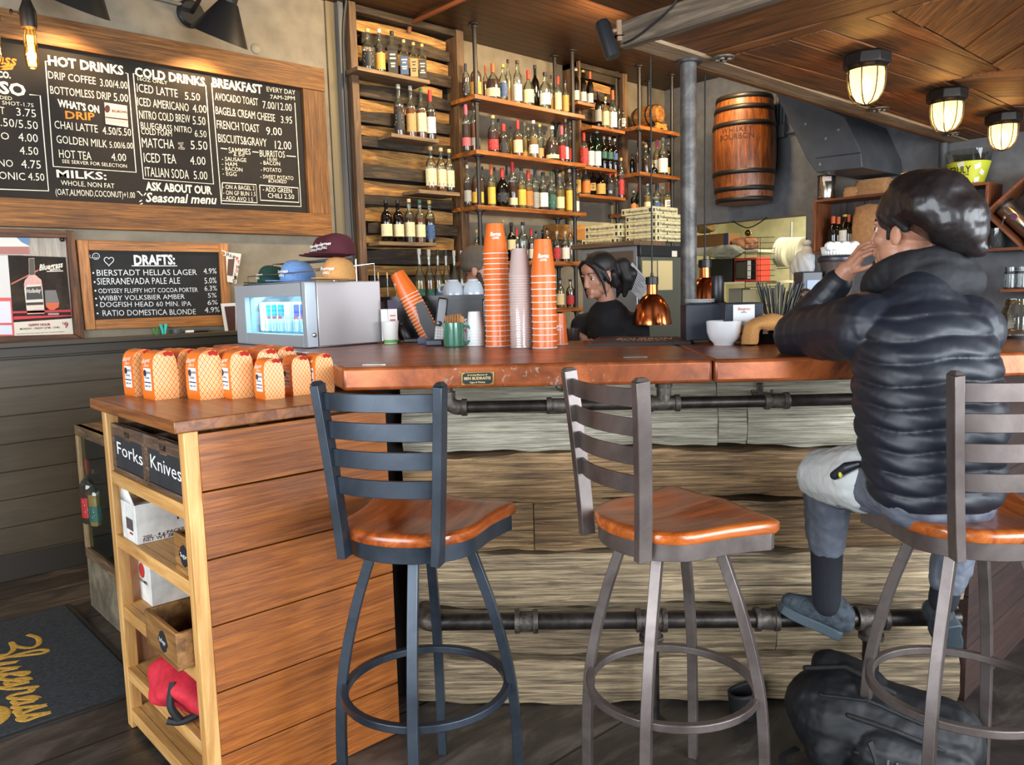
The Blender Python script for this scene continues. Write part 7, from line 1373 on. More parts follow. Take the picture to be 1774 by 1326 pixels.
# ================================================================== BAKERY OVEN with pizza boxes
cr=at_n(1110,470,5.05); OX,OY=cr.x,cr.y; OX1=at_y(1186,470,OY).x; OYL=at_x(1008,425,OX).y; OZ=at_y(1150,418,OY).z
t=thing('convection_oven','tall stainless and olive oven with papers on its door, behind the bartender','oven',(OX,OY,0)); dx_=OX1-OX; dy_=OYL-OY
b=MB(); b.mm((0,.03,.1),(dx_,dy_,OZ-.03)); b.build('steel_body',flat((168,174,180),.32,.7),t,bevel=.004)
b=MB(); b.mm((.01,0,.3),(dx_-.02,.028,OZ-.10)); dr=b.build('door',flat((96,96,82),.4,.2),t,bevel=.006); b=MB(); b.mm((.0,0,OZ-.098),(dx_-.02,.03,OZ-.03)); b.build('control_strip',flat((30,32,32),.4),t,bevel=.003)
for (x0,y0,x1,y1,col,nm) in ((1113,452,1138,515,(198,176,124),'paper_note'),(1140,452,1165,503,(214,190,134),'paper_note'),(1164,435,1173,445,(226,214,190),'sticker')):
    a=at_y(x0,y1,OY-.003);c=at_y(x1,y0,OY-.003); b=MB(); b.add([(a.x-OX,-.003,a.z),(c.x-OX,-.003,a.z),(c.x-OX,-.003,c.z),(a.x-OX,-.003,c.z)],[(0,1,2,3)]); o=b.build(nm,flat(col,.7),dr,smooth=False)
b=MB(); b.mm((-.01,.05,OZ-.2),(0,dy_-.05,OZ-.06)); b.build('side_trim',flat((120,104,88),.4,.5),t); b=MB(); b.lathe([(.045,0),(.045,.004)],n=24,M=Matrix.Translation((-.002,.10,OZ-.19))@Matrix.Rotation(-PI/2,4,'Y')); b.build('round_badge',flat((196,204,212),.4),t)
for x,y in ((.04,.08),(dx_-.06,.08),(.04,dy_-.05),(dx_-.06,dy_-.05)): b=MB(); b.tube([(x,y,0),(x,y,.1)],.02,10); b.build('foot',flat((60,60,60),.5),t)
b=MB(); b.mm((OX-.06,OY-.0,OZ-.03),(OX+dx_*.55,OYL+.05,OZ)); tag(b.build('wooden_board',wood((92,66,44),(158,122,84),None,'Y',1.5,.5,.2),bevel=.003),'brown wooden board on top of the oven under the pizza boxes','board')
pp=[at_x(1095,455,OX-.05),at_x(1127,492,OX-.05),at_x(1108,520,OX-.05),at_x(1078,486,OX-.05)]
b=MB(); b.add(pp+[v+Vector((.002,0,0)) for v in pp],[(0,1,2,3),(7,6,5,4)]+[(i,4+i,4+(i+1)%4,(i+1)%4) for i in range(4)]); t=thing('order_sheet','white printed sheet hanging askew behind the bartender','paper',pp[0]); child(b.build('sheet',flat((206,212,220),.6),None,smooth=False),t)
b=MB(); e1=(pp[1]-pp[0]);e2=(pp[3]-pp[0]); of=Vector((-.0015,0,0))
for k in range(9): b.add([pp[0]+e1*u+e2*(.08+.1*k+v)+of for u,v in ((.12,0),(.85-.1*(k%3),0),(.85-.1*(k%3),.03),(.12,.03))],[(0,1,2,3)])
child(b.build('print',flat((110,116,124),.6),None,smooth=False,fixn=False),t)
M_PZ=flat((222,204,152),.7,noise=30); 
def pizza(x,y,z,wx,wy,h,desc,rz=0):
    t=thing('pizza_box',desc,'pizza box',(x,y,z),rz,'pizza boxes on the oven'); b=MB(); b.mm((0,0,.0005),(wx,wy,h-.001)); b.build('box_body',M_PZ,t,bevel=.002)
    b=MB(); z0=h*.3
    text(b,'TheBluegrassLounge.com',(-.0012,wy*.86,z0),(-.0012,wy*.14,z0),(0,0,h*.38),bold=.01); text(b,'TheBluegrassLounge.com',(wx*.14,-.0012,z0),(wx*.95,-.0012,z0),(0,0,h*.38),bold=.01)
    b.mm((-.0012,wy*.90,z0-.004),(-.0006,wy*.96,z0+.018)); b.mm((wx*.04,-.0012,z0-.004),(wx*.1,-.0006,z0+.018)); b.mm((-.0012,wy*.04,z0-.004),(-.0006,wy*.10,z0+.018)); b.mm((wx*.4,-.0014,0),(wx*.44,-.0006,.008)); b.build('printed_web_address',flat((48,46,44),.7),t,smooth=False,fixn=False); return t
a=at_x(1137,413,OX-.0); xa=OX+.02; ya_=at_y(1137,413,OY+.02); 
px0=at_y(1137,413,OY+.015).x; ph=.0445; wxA=at_y(1181,413,OY+.015).x-px0; wyA=at_x(1084,416,px0).y-(OY+.015)
an=['bottom pizza box of the taller stack by the steel post','second pizza box up in the taller stack by the steel post','third pizza box up in the taller stack by the steel post','fourth pizza box up in the taller stack by the steel post','top pizza box of the taller stack, shifted left']
for k in range(5): pizza(px0+(-.03 if k==4 else 0),OY+.015+(.01 if k==4 else 0),OZ+.0005+ph*k,wxA,wyA,ph,an[k])
pyB=OY+.015+wyA+.02; pxB=at_y(1072,415,pyB).x; wyB=at_x(1027,420,pxB).y-pyB
for k,l in enumerate(['bottom pizza box of the shorter left stack on the oven','middle pizza box of the shorter left stack on the oven','top pizza box of the shorter left stack on the oven']): pizza(max(pxB,OX-.05),pyB+(.03 if k==0 else 0),OZ+.0005+ph*k,wxA,max(wyB,.3),ph,l)
# ================================================================== ESPRESSO MACHINE on the inner counter
nM=4.05; zi=1.0; 
tl0=at_n(659,520,nM); tl0=(tl0.x-tl0.y)*S2; tr1=at_n(843,520,nM); tr1=(tr1.x-tr1.y)*S2; zm=at_n(750,512,nM).z
b=MB(); b.mm((tl0-.1,0,0),(tr1+.3,.62,zi)); o=b.build('inner_counter',flat((60,56,52),.4,.3),None,bevel=.004); o.location=tn(0,nM-.06); o.rotation_euler=(0,0,BR); tag(o,'low steel work counter behind the bar under the espresso machine','counter')
t=thing('espresso_machine','wide black espresso machine with white logo behind the cups','espresso machine',tn((tl0+tr1)/2,nM,zi+.001),BR); w=(tr1-tl0)/2; hm=zm-zi
b=MB(); b.mm((-w,.01,.06),(w,.46,hm-.03)); b.build('steel_body',flat((120,116,110),.3,.8),t,bevel=.006); b=MB(); b.mm((-w+.02,0,.04),(w-.02,.012,hm-.02)); pn=b.build('back_panel',flat((40,40,42),.35),t,bevel=.004)
b=MB(); b.mm((-w,-.004,hm-.02),(w,.47,hm-.006)); b.build('cup_tray',flat((146,128,104),.3,.7),t,bevel=.003); b=MB(); b.mm((-w-.004,-.008,hm-.026),(w+.004,-.002,hm-.002)); b.mm((w-.012,-.006,.04),(w+.002,.004,hm-.02)); b.build('edge_rail',flat((22,22,24),.3),t); b=MB(); [b.tube([(x,y,0),(x,y,.06)],.02,12) for x in (-w+.05,w-.05) for y in (.06,.4)]; b.build('foot',flat((40,40,40),.4),t)
b=MB(); text(b,'BLUEGRASS',(w*.05,-.0015,hm*.72),(w*.62,-.0015,hm*.72),(0,0,.028),bold=.03); text(b,'COFFEE CO.',(w*.18,-.0015,hm*.62),(w*.5,-.0015,hm*.62),(0,0,.016)); b.build('logo',flat((226,224,220),.5),pn,smooth=False,fixn=False)
M_MUG=flat((196,206,214),.15,coat=.4)
def umug(px,py,pt,w_,lb):
    v=at_n(px,py,nM+.12); z=zi+.001+hm-.0055; h=at_n(px,pt,nM+.12).z-z; D=(v-EYE).length; r=w_/2*D/FOC; q=thing('coffee_mug',lb,'mug',(v.x,v.y,z),BR,'cups upside down on the espresso machine'); b=MB(); b.lathe([(r,0),(r*.97,h*.35),(r*.8,h*.72),(r*.52,h*.9),(r*.5,h),(.0001,h)],n=32); b.build('cup_body',M_MUG,q); b=MB(); b.tube(spline([(-r*.95,0,h*.25),(-r*1.25,0,h*.3),(-r*1.2,0,h*.62),(-r*.8,0,h*.7)]),.007,8); b.build('handle',M_MUG,q)
umug(785,506,485,38,'pale blue-white cup upside down, left one on the espresso machine'); umug(820,506,484,36,'pale blue-white cup upside down, right one on the espresso machine')
# small dark roll holder left of the tilted cups
p=at_z(705,594,ZB)+tn(0,.05); t=thing('tape_dispenser','black oval dispenser lying on the bar behind the white cup','dispenser',p,BR); b=MB(); b.ell((0,0,.045),(.03,.02,.062),20,12,M=Matrix.Rotation(R(-28),4,'Y')); b.build('body',flat((20,18,18),.35),t); b=MB(); b.mm((-.05,-.03,0),(.05,.03,.012)); b.build('base',flat((92,66,42),.5),t,bevel=.003)
# grinder with hopper, liners, sparkly ornament
nG=3.42; g=at_n(1452,500,nG); t=thing('coffee_grinder','coffee grinder with clear tapered hopper behind the seated person','coffee grinder',(g.x,g.y,ZB),BR); zc_=at_n(1452,450,nG).z-ZB; Rg=(at_n(1487,452,nG)-at_n(1417,452,nG)).length/2
b=MB(); b.mm((-.075,-.09,0),(.075,.09,zc_*.45)); b.build('grinder_body',flat((38,38,40),.4,.3),t,bevel=.01); b=MB(); b.lathe([(.04,zc_*.45),(.05,zc_*.5),(Rg*.8,zc_*.8),(Rg*.95,zc_*.98),(Rg*.9,zc_*.98),(.045,zc_*.5)],n=32,caps=False); b.build('hopper',glass((196,190,186),.25,(150,136,128)),t); b=MB(); b.lathe([(Rg,zc_*.97),(Rg*1.02,zc_*.98),(Rg*1.02,zc_*1.02),(Rg*.9,zc_*1.05),(.0001,zc_*1.05)],n=32); b.build('lid',flat((44,42,46),.35),t)
b=MB(); b.mm((-.17,-.06,0),(-.085,.06,zc_*.86)); b.build('control_box',flat((46,48,54),.4),t,bevel=.006); b=MB(); b.mm((-.15,-.063,zc_*.5),(-.09,-.0605,zc_*.75)); b.build('display',flat((70,90,120),.2),t)
b=MB(); b.box((-.17,-.075,zc_*.42),(.05,.02,.075)); t2=thing('bag_clip','red plastic clip on the control box of the grinder','clip',(g.x,g.y,ZB),BR); b.build('clip',flat((196,40,36),.4),t2,bevel=.006)
zl=ZB+zc_*1.05; t=thing('paper_liner_stack','pile of white ruffled paper liners on the grinder lid','paper liners',(g.x-.0,g.y,zl),BR); rnd=random.Random(2)
b=MB(); rr_=Rg*.86; vs=[]
for j in range(4):
    for k in range(64):
        a=2*PI*k/64; r=rr_*(.9+.1*j/3)*(1+.03*(-1)**k); vs.append((r*math.cos(a),r*math.sin(a)*.8,.001+.012*j))
b.add(vs,[(j*64+k,j*64+(k+1)%64,(j+1)*64+(k+1)%64,(j+1)*64+k) for j in range(3) for k in range(64)]); b.build('liner_edge',flat((214,212,206),.7),t,solid=.001)
b=MB(); [b.ell((rnd.uniform(-.8,.8)*rr_,rnd.uniform(-.6,.6)*rr_,.038),(.022,.02,.02),8,6) for _ in range(26)]; o=b.build('ruffles',flat((216,212,204),.75,noise=90),t); o['kind']='stuff'
nQ=3.25; q=at_n(1402,520,nQ); M_SPK=blotch((60,48,40),(150,136,122),(96,80,70),70,.25,.7,1.0); t=thing('sparkly_ornament','sparkly brown beaded ornament of round lumps behind the straws','ornament',(q.x,q.y,ZB),BR); zo=at_n(1402,495,nQ).z-ZB
b=MB(); b.ell((.03,0,zo*.72),(.055,.05,.05),24,16); b.ell((-.02,-.02,zo*.84),(.026,.025,.026),16,10); b.lathe([(.05,0),(.045,.02),(.03,zo*.4),(.035,zo*.6)],(.02,0,0),20); b.build('beaded_body',M_SPK,t); b=MB(); b.tube([(-.0,-.05,zo*.8),(.02,-.052,zo*.7),(.0,-.05,zo*.62)],.007,8); b.build('pink_trim',flat((196,150,136),.5),t)
# ================================================================== PEOPLE
class Blob(MB):
    """closed limbs and volumes that a voxel pass welds into one continuous skin"""
    def cap(s,a,c,ra,rc,n=14,k=5):
        a=Vector(a);c=Vector(c); d=(c-a); L=d.length or 1e-4; t=d/L; pts=[];rs=[]
        for i in range(k): an=PI/2*(1-i/k); pts.append(a-t*ra*math.sin(an)); rs.append(max(ra*math.cos(an),1e-4))
        for i in range(5): u=i/4; pts.append(a+d*u); rs.append(ra+(rc-ra)*u)
        for i in range(1,k+1): an=PI/2*i/k; pts.append(c+t*rc*math.sin(an)); rs.append(max(rc*math.cos(an),1e-4))
        return s.tube(pts,rs,n)
    def chain(s,P,rad,n=14):
        for i in range(len(P)-1): s.cap(P[i],P[i+1],rad[i],rad[i+1],n)
    def skin(s,name,mat,parent,vox=.005,smooth=6,fac=.6,disp=None,local=False):
        o=s.build(name,mat,None,fixn=False,ang=180)
        m=o.modifiers.new('weld','REMESH'); m.mode='VOXEL'; m.voxel_size=vox; m.use_smooth_shade=True
        m=o.modifiers.new('soft','SMOOTH'); m.iterations=smooth; m.factor=fac
        if disp:
            tx=bpy.data.textures.new(name,'CLOUDS'); tx.noise_scale=disp[1]; tx.noise_depth=3; m=o.modifiers.new('folds','DISPLACE'); m.texture=tx; m.strength=disp[0]; m.texture_coords='LOCAL'; m.mid_level=.5
        if local: o.parent=parent; return o
        return child(o,parent)
def headM(c,fwd,pitch=0,roll=0):
    f=Vector(fwd); yaw=math.atan2(-f.x,f.y); return Matrix.Translation(c)@Matrix.Rotation(yaw,4,'Z')@Matrix.Rotation(pitch,4,'X')@Matrix.Rotation(roll,4,'Y')
def head_blob(b,M,s=1.0,fem=False,neck=.17):
    V=lambda *p:M@(Vector(p)*s)
    def E(c,r): b.ell((0,0,0),(r[0]*s,r[1]*s,r[2]*s),20,14,0,M@Matrix.Translation(Vector(c)*s))
    E((0,-.014,.045),(.075,.094,.082)); E((0,.026,-.018),(.062,.066,.080)); E((0,.036,-.074),(.045 if fem else .05,.050,.040)); E((0,.076,-.096),(.018,.017,.016))
    q_=.86 if fem else 1.0
    for x in (-1,1):
        E((x*.041,.052,-.026),(.023*q_,.025*q_,.022)); E((x*.075,-.010,-.006),(.009,.018,.030)); E((x*.078,-.016,.004),(.007,.012,.018)); E((x*.010*q_,.096,-.042),(.0092*q_,.010,.0078)); E((x*.048,.018,-.064),(.016,.034,.030)); E((x*.031,.078,.022),(.018,.013,.008))
    b.cap(V(0,.086,.018),V(0,.106-(.004 if fem else 0),-.034),.009*s*q_,.0125*s*q_*.95); b.cap(V(-.018,.084,-.066),V(.018,.084,-.066),.007*s,.007*s); b.cap(V(-.015,.085,-.077),V(.015,.085,-.077),.0075*s,.0075*s); b.cap(V(0,.088,-.064),V(0,.09,-.07),.007*s,.007*s)
    E((0,.052,.052),(.056,.045,.042))
    b.cap(V(0,-.018,-.06),V(0,-.03,-neck),.05*s if fem else .058*s,.052*s if fem else .064*s,20)
def face_parts(t,M,s,iris,brow,lip,gaze=(0,0),lidc=(176,124,100)):
    def E(b,c,r,m4=None): b.ell((0,0,0),(r[0]*s,r[1]*s,r[2]*s),16,10,0,M@Matrix.Translation(Vector(c)*s))
    for x in (-1,1):
        b=MB(); E(b,(x*.031,.0712,.0005),(.0125,.0125,.0112)); child(b.build('eyeball',flat((226,222,216),.2,coat=.5),None),t)
        b=MB(); E(b,(x*.031+gaze[0]*.005,.0796,.0005+gaze[1]*.004),(.0070,.0052,.0072)); child(b.build('iris',flat(iris,.15,coat=.5),None),t)
        b=MB(); b.tube([M@(Vector((x*.031+q*.0150,.0812-.006*abs(q)**2,.0066-.006*q*q))*s) for q in [-1+2*i/8 for i in range(9)]],[.0015*s+.0016*s*(1-abs(-1+2*i/8)) for i in range(9)],7); child(b.build('upper_lid',flat((44,30,26),.6),None),t)
        b=MB(); b.tube([M@(Vector((x*(.014+.036*i/6),.0875-.016*(i/6)**2,.0255+.005*math.sin(PI*i/7)))*s) for i in range(7)],[.0022*s,.0032*s,.0036*s,.0034*s,.003*s,.0024*s,.0012*s],7); child(b.build('eyebrow',flat(brow,.8),None),t)
    b=MB(); n=11
    up=[M@(Vector((-.021+.042*i/(n-1),.0935-.010*abs(-1+2*i/(n-1))**2,-.0660+.002*math.cos(PI*2*i/(n-1))*-.6))*s) for i in range(n)]; b.tube(up,[(.0018+.0028*math.sin(PI*i/(n-1)))*s for i in range(n)],8); 
    lo=[M@(Vector((-.019+.038*i/(n-1),.0935-.010*abs(-1+2*i/(n-1))**2,-.0745))*s) for i in range(n)]; b.tube(lo,[(.0018+.0036*math.sin(PI*i/(n-1)))*s for i in range(n)],8); child(b.build('lips',flat(lip,.4),None),t)
def hand_blob(b,wrist,d,up,s=1.0,curl=.6,thumb=1,spread=.1):
    """palm and five bent fingers; d = pointing direction, up = back of the hand"""
    wrist=Vector(wrist); d=Vector(d).normalized(); up=Vector(up); up=(up-d*up.dot(d)).normalized(); sd=d.cross(up)
    P=lambda x,y,z: wrist+sd*(x*s)+d*(y*s)+up*(z*s)
    b.cap(P(-.022,.03,0),P(-.026,.075,0),.015*s,.013*s); b.cap(P(.0,.03,.002),P(.0,.08,.003),.016*s,.013*s); b.cap(P(.022,.03,0),P(.024,.074,0),.015*s,.012*s); b.cap(P(0,-.02,0),P(0,.04,0),.024*s,.022*s)
    for x,L,a in ((-.033,.068,-.16),(-.011,.078,-.05),(.012,.074,.06),(.033,.058,.18)):
        p=P(x,.085,.002); ang=0; seg=(.45,.32,.26); r=[.0088,.0082,.0075,.0062]
        for k in range(3):
            ang+=curl*(1.0,1.15,.8)[k]; dv=(d*math.cos(ang)-up*math.sin(ang)+sd*(a*spread*5)).normalized(); q=p+dv*(L*seg[k]*s); b.cap(p,q,r[k]*s,r[k+1]*s,10); p=q
    p=P(-thumb*.028,.02,-.008); q=P(-thumb*.052,.052,-.02); r_=P(-thumb*.056,.078,-.036); b.cap(p,q,.0125*s,.0105*s,10); b.cap(q,r_,.010*s,.0085*s,10)
def skinmat(c): 
    m=flat(c,.45,name='skin',noise=0).copy(); b=m.node_tree.nodes['Principled BSDF']; b.inputs['Subsurface Weight'].default_value=.12; b.inputs['Subsurface Radius'].default_value=(.012,.005,.003); return m
# ------------------------------------------------------------------ bartender (woman)
SKW=skinmat((194,140,114)); nW=4.1
hc=at_n(1037,480,nW); wm=thing('person','woman bartender with dark ponytail and black top looking down to the left behind the bar','person',(hc.x,hc.y,0))
toC=(EYE-hc); toC.z=0; toC.normalize(); side=Vector((-toC.y,toC.x,0))       # side = viewer's right when facing her is -side
vl=-Vector((RT.x,RT.y,0)).normalized()                                          # viewer's left
fw=(toC*.62+vl*.80).normalized(); sW=.93
MW=headM(hc,fw,R(-9),R(3)); 
b=Blob(); head_blob(b,MW,sW,True,.2)
nk=MW@(Vector((0,-.03,-.19))*sW); bd=(toC*.93+vl*.35).normalized(); lat=Vector((-bd.y,bd.x,0))   # lat = her left? toward viewer's right
if lat.dot(vl)>0: lat=-lat
sh=nk+Vector((0,0,-.055)); hip=Vector((sh.x,sh.y,.98))
b.chain([sh+Vector((0,0,-.03)),sh+Vector((0,0,-.2)),hip],[.11,.12,.13]); 
SR=sh+lat*.145+Vector((0,0,-.035)); SL=sh-lat*.145+Vector((0,0,-.035))
eL=SL+vl*.02+toC*.05+Vector((0,0,-.25)); hw=at_n(1008,570,3.9); hL=Vector((hw.x,hw.y,hw.z))
eR=SR+Vector((0,0,-.25))+lat*.03+toC*.06; hR=hL+lat*.10+Vector((0,0,-.10))
b.chain([SL,eL,hL-(hL-eL).normalized()*.07],[.048,.040,.027]); b.chain([SR,eR,hR],[.048,.040,.027])
hand_blob(b,hL-(hL-eL).normalized()*.06,(hL-eL).normalized()*.6+vl*.7,Vector((0,0,1))+toC*.3,.86,.95,-1)
hand_blob(b,hR,(hL-eR),Vector((0,0,1)),.86,.9,1)
b.skin('body',SKW,wm,.004,7,.5)
face_parts(wm,MW,sW,(46,30,22),(34,24,20),(176,104,94),(-.12,-.4))
HAIRM=wood((10,8,8),(40,30,26),(20,15,14),'Z',2.5,.35,.5,16,.05); HAIRM=flat((20,16,15),.56,noise=0,name='hair')
b=Blob(); V=lambda *p:MW@(Vector(p)*sW)
def EH(c,r,bb): bb.ell((0,0,0),(r[0]*sW,r[1]*sW,r[2]*sW),20,14,0,MW@Matrix.Translation(Vector(c)*sW))
EH((0,-.024,.058),(.083,.098,.082),b); EH((0,-.05,.01),(.078,.072,.085),b)
for x in (-1,1): 
    b.chain([V(x*.012,.082,.096),V(x*.05,.070,.068),V(x*.076,.036,.028),V(x*.082,.008,-.02)],[.011,.016,.018,.013]); b.chain([V(x*.078,-.035,.0),V(x*.070,-.05,-.06),V(x*.04,-.075,-.05)],[.022,.018,.02])
[b.chain([V(q*.03,.072,.09),V(q*.064,.062,.04),V(q*.080,.044,-.03),V(q*.078,.036,-.11)],[.012,.012,.009,.004]) for q in (-1,1)]
pt=V(.01,-.115,.05); b.chain([V(0,-.09,.06),pt,pt+lat*.06*1+Vector((0,0,-.005)),pt+lat*.085+Vector((0,0,-.07)),pt+lat*.07+Vector((0,0,-.16))],[.03,.026,.042,.040,.012])
b.chain([pt+lat*.05,pt+lat*.11+Vector((0,0,-.05)),pt+lat*.105+Vector((0,0,-.13))],[.03,.03,.006]); b.chain([pt+lat*.04,pt+lat*.05+Vector((0,0,-.10)),pt+lat*.03+Vector((0,0,-.17))],[.03,.026,.005])
b.skin('hair',HAIRM,wm,.0045,4,.5)
b=Blob(); b.chain([sh+Vector((0,0,.0)),sh+Vector((0,0,-.2)),hip],[.118,.142,.15]); b.cap(sh-lat*.13+Vector((0,0,-.03)),sh+lat*.13+Vector((0,0,-.03)),.072,.072); b.chain([SL,eL,hL-(hL-eL).normalized()*.09],[.066,.064,.042]); b.chain([SR,eR,hR-(hR-eR).normalized()*.05],[.068,.066,.042]); b.cap(sh+Vector((0,0,-.04)),sh+Vector((0,0,-.01)),.09,.078)
b.chain([sh+Vector((0,0,-.12))+toC*.03,hip+toC*.02],[.13,.135]); b.skin('black_top',flat((20,21,26),.75),wm,.007,16,.6,(.014,.07))
for x in (1,):
    b=MB(); p=V(.081,.0,-.048); b.tube([p+Vector((0,0,-.012))+Vector((.012*math.cos(a)*fw.x,.012*math.cos(a)*fw.y,.015*math.sin(a))) for a in [2*PI*i/16 for i in range(16)]],.0016,6,closed=True); child(b.build('earring',flat((206,190,150),.25,.9),None),wm)
p=hL+vl*.05+Vector((0,0,-.03)); t=thing('coffee_mug','brown mug in the hand of the woman bartender','mug',(p.x,p.y,p.z-.05)); b=MB(); b.lathe([(.034,0),(.038,.01),(.04,.085),(.036,.085),(.034,.01),(.0001,.008)],n=24); b.build('mug_body',flat((62,50,44),.3),t)
# ------------------------------------------------------------------ man in beanie behind the espresso machine
SKB=skinmat((186,136,112)); nB=4.75; hc=at_n(831,470,nB); mb2=thing('person','man in a brown knit beanie with a trimmed beard, behind the espresso machine','person',(hc.x,hc.y,0))
fr_=(Vector((RT.x,RT.y,0)).normalized()*.96+toC*.22).normalized(); sB=1.04; MB_=headM(hc,fr_,R(-6))
b=Blob(); head_blob(b,MB_,sB,False,.2); nk=MB_@(Vector((0,-.03,-.2))*sB); bd2=fr_; la=Vector((-fr_.y,fr_.x,0)); s0=nk+Vector((0,0,-.06)); b.chain([s0,s0+Vector((0,0,-.25)),Vector((s0.x,s0.y,.98))],[.12,.13,.14])
for q in (-1,1): 
    S_=s0+la*.17*q; e_=S_+Vector((0,0,-.28))+fr_*.05; h_=e_+fr_*.22+Vector((0,0,.02)); b.chain([S_,e_,h_],[.052,.044,.03]); hand_blob(b,h_,fr_,Vector((0,0,1)),.9,.5,q)
b.skin('body',SKB,mb2,.005,4,.5); face_parts(mb2,MB_,sB,(60,44,32),(52,38,30),(170,110,98))
VB=lambda *p:MB_@(Vector(p)*sB)
b=Blob()
def EB(c,r): b.ell((0,0,0),(r[0]*sB,r[1]*sB,r[2]*sB),20,14,0,MB_@Matrix.Translation(Vector(c)*sB))
EB((0,-.02,.07),(.086,.104,.078)); EB((0,-.03,.03),(.086,.094,.05)); b.chain([VB(-.07,.05,.045),VB(0,.085,.048),VB(.07,.05,.045)],[.014,.014,.014]); b.skin('knit_beanie',flat((94,82,70),.95,noise=140),mb2,.006,3,.5)
b=Blob(); EB((0,.062,-.088),(.048,.038,.034)); 
for x in (-1,1): b.chain([VB(x*.066,.015,-.02),VB(x*.060,.03,-.07),VB(x*.03,.07,-.1)],[.014,.018,.02])
b.chain([VB(-.024,.09,-.055),VB(.024,.09,-.055)],[.009,.009]); b.skin('beard',flat((74,58,48),.95,noise=200),mb2,.005,2,.5,(.004,.01))
b=Blob(); b.chain([s0+Vector((0,0,-.0)),s0+Vector((0,0,-.25)),Vector((s0.x,s0.y,.95))],[.125,.148,.155]); b.cap(s0-la*.15,s0+la*.15,.08,.08)
for q in (-1,1): S_=s0+la*.17*q; e_=S_+Vector((0,0,-.28))+fr_*.05; b.chain([S_,e_,e_+fr_*.1],[.078,.065,.055])
b.skin('dark_shirt',flat((40,38,40),.8),mb2,.008,6,.6,(.01,.06))
b=MB(); p=VB(.080,-.0,-.045); b.ell(p,(.005,.005,.005),8,6); child(b.build('earring',flat((206,200,190),.2,.9),None),mb2)
# ------------------------------------------------------------------ seated man in the puffer jacket
SKM=skinmat((184,132,106)); 
def tnz(px,py,n): return at_n(px,py,n)
hm_=tnz(1572,400,2.42); man=thing('person','person seated from behind in black puffer jacket and satin bonnet, elbow on the bar','person',tn(1.16,2.2,0))
U=lambda t_,n_:tn(t_,n_)-tn(0,0)
ex=Vector((S2,-S2,0)); en=Vector((S2,S2,0))
fM=(en*.86-ex*.62).normalized(); sM=1.0; MM=headM(hm_,fM,R(8),R(-6))
pel=tn(1.075,2.20,1.0); chest=tn(1.06,2.24,1.36); shm=tn(1.06,2.28,1.46)
elb=tnz(1384,583,2.74); elb.z=ZB+.062; wrist=tnz(1468,468,2.60); SLm=tn(.905,2.30,1.425); SRm=tn(1.205,2.27,1.42)
chin=MM@Vector((0,.085,-.11)); elr=tn(1.26,2.62,ZB+.065); wrr=tn(1.10,2.78,ZB+.06)
kneL=tnz(1432,846,2.60); kneL.z=.905; ankL=tnz(1432,1030,2.60); hipL=tn(1.015,2.21,.985); hipR=tn(1.135,2.21,.985)
kneR=tn(1.36,2.56,.84); ankR=tnz(1634,1040,2.55)
b=Blob(); head_blob(b,MM,sM,False,.19)
b.chain([MM@Vector((0,-.03,-.15)),shm,chest,pel],[.06,.075,.105,.10]); b.cap(SLm,SRm,.05,.05)
b.chain([SLm,elb,wrist],[.055,.046,.031]); b.chain([SRm,elr,wrr],[.055,.046,.031]); b.chain([hipL,kneL,ankL],[.08,.056,.036]); b.chain([hipR,kneR,ankR],[.08,.056,.036])
hand_blob(b,wrist,(tnz(1500,428,2.55)-wrist),(-ex*.7+Vector((0,0,.6))-en*.35),.86,.55,-1,.07); hand_blob(b,wrr,-ex,Vector((0,0,1)),.92,.4,1)
b.skin('body',SKM,man,.0036,3,.5); face_parts(man,MM,sM,(50,36,28),(38,28,24),(176,110,100))
VM=lambda *p:MM@Vector(p)
# satin bonnet
M_SAT=flat((30,24,24),.38,noise=0,name='satin',coat=.15)
b=Blob(); D_=(hm_-EYE).length/FOC
def pm(px,py,n): return tnz(px,py,n)
b.ell((0,0,0),(.090,.110,.088),24,16,0,MM@Matrix.Translation((0,-.018,.062)))
for px,py,n,r in ((1592,340,2.38,.088),(1622,352,2.33,.102),(1650,378,2.30,.094),(1668,402,2.29,.070),(1690,428,2.27,.036)): c=pm(px,py,n); b.ell(c,(r,r,r*.9),20,14)
b.chain([pm(1622,352,2.33),pm(1668,402,2.29),pm(1702,440,2.27)],[.098,.062,.012]); b.skin('satin_bonnet',M_SAT,man,.006,8,.6,(.020,.075))
b=Blob(); b.chain([VM(-.055,.055,.055),VM(0,.092,.060),VM(.055,.055,.055),VM(.076,.0,.04)],[.010,.011,.010,.010]); b.chain([VM(-.055,.055,.055),VM(-.076,.0,.04),VM(-.080,-.04,.015)],[.010,.010,.012]); b.skin('bonnet_band',flat((18,17,18),.7),man,.005,3,.5)
for x in (-1,1): b=Blob(); b.chain([VM(x*.066,.014,.03),VM(x*.066,.018,-.018)],[.012,.006]); b.skin('sideburn_hair',flat((30,24,22),.8),man,.004,2,.5)
b=Blob(); b.ell((0,0,0),(.018,.012,.016),14,10,0,MM@Matrix.Translation((0,.086,-.106))); b.skin('goatee',flat((34,27,25),.9),man,.004,1,.4)
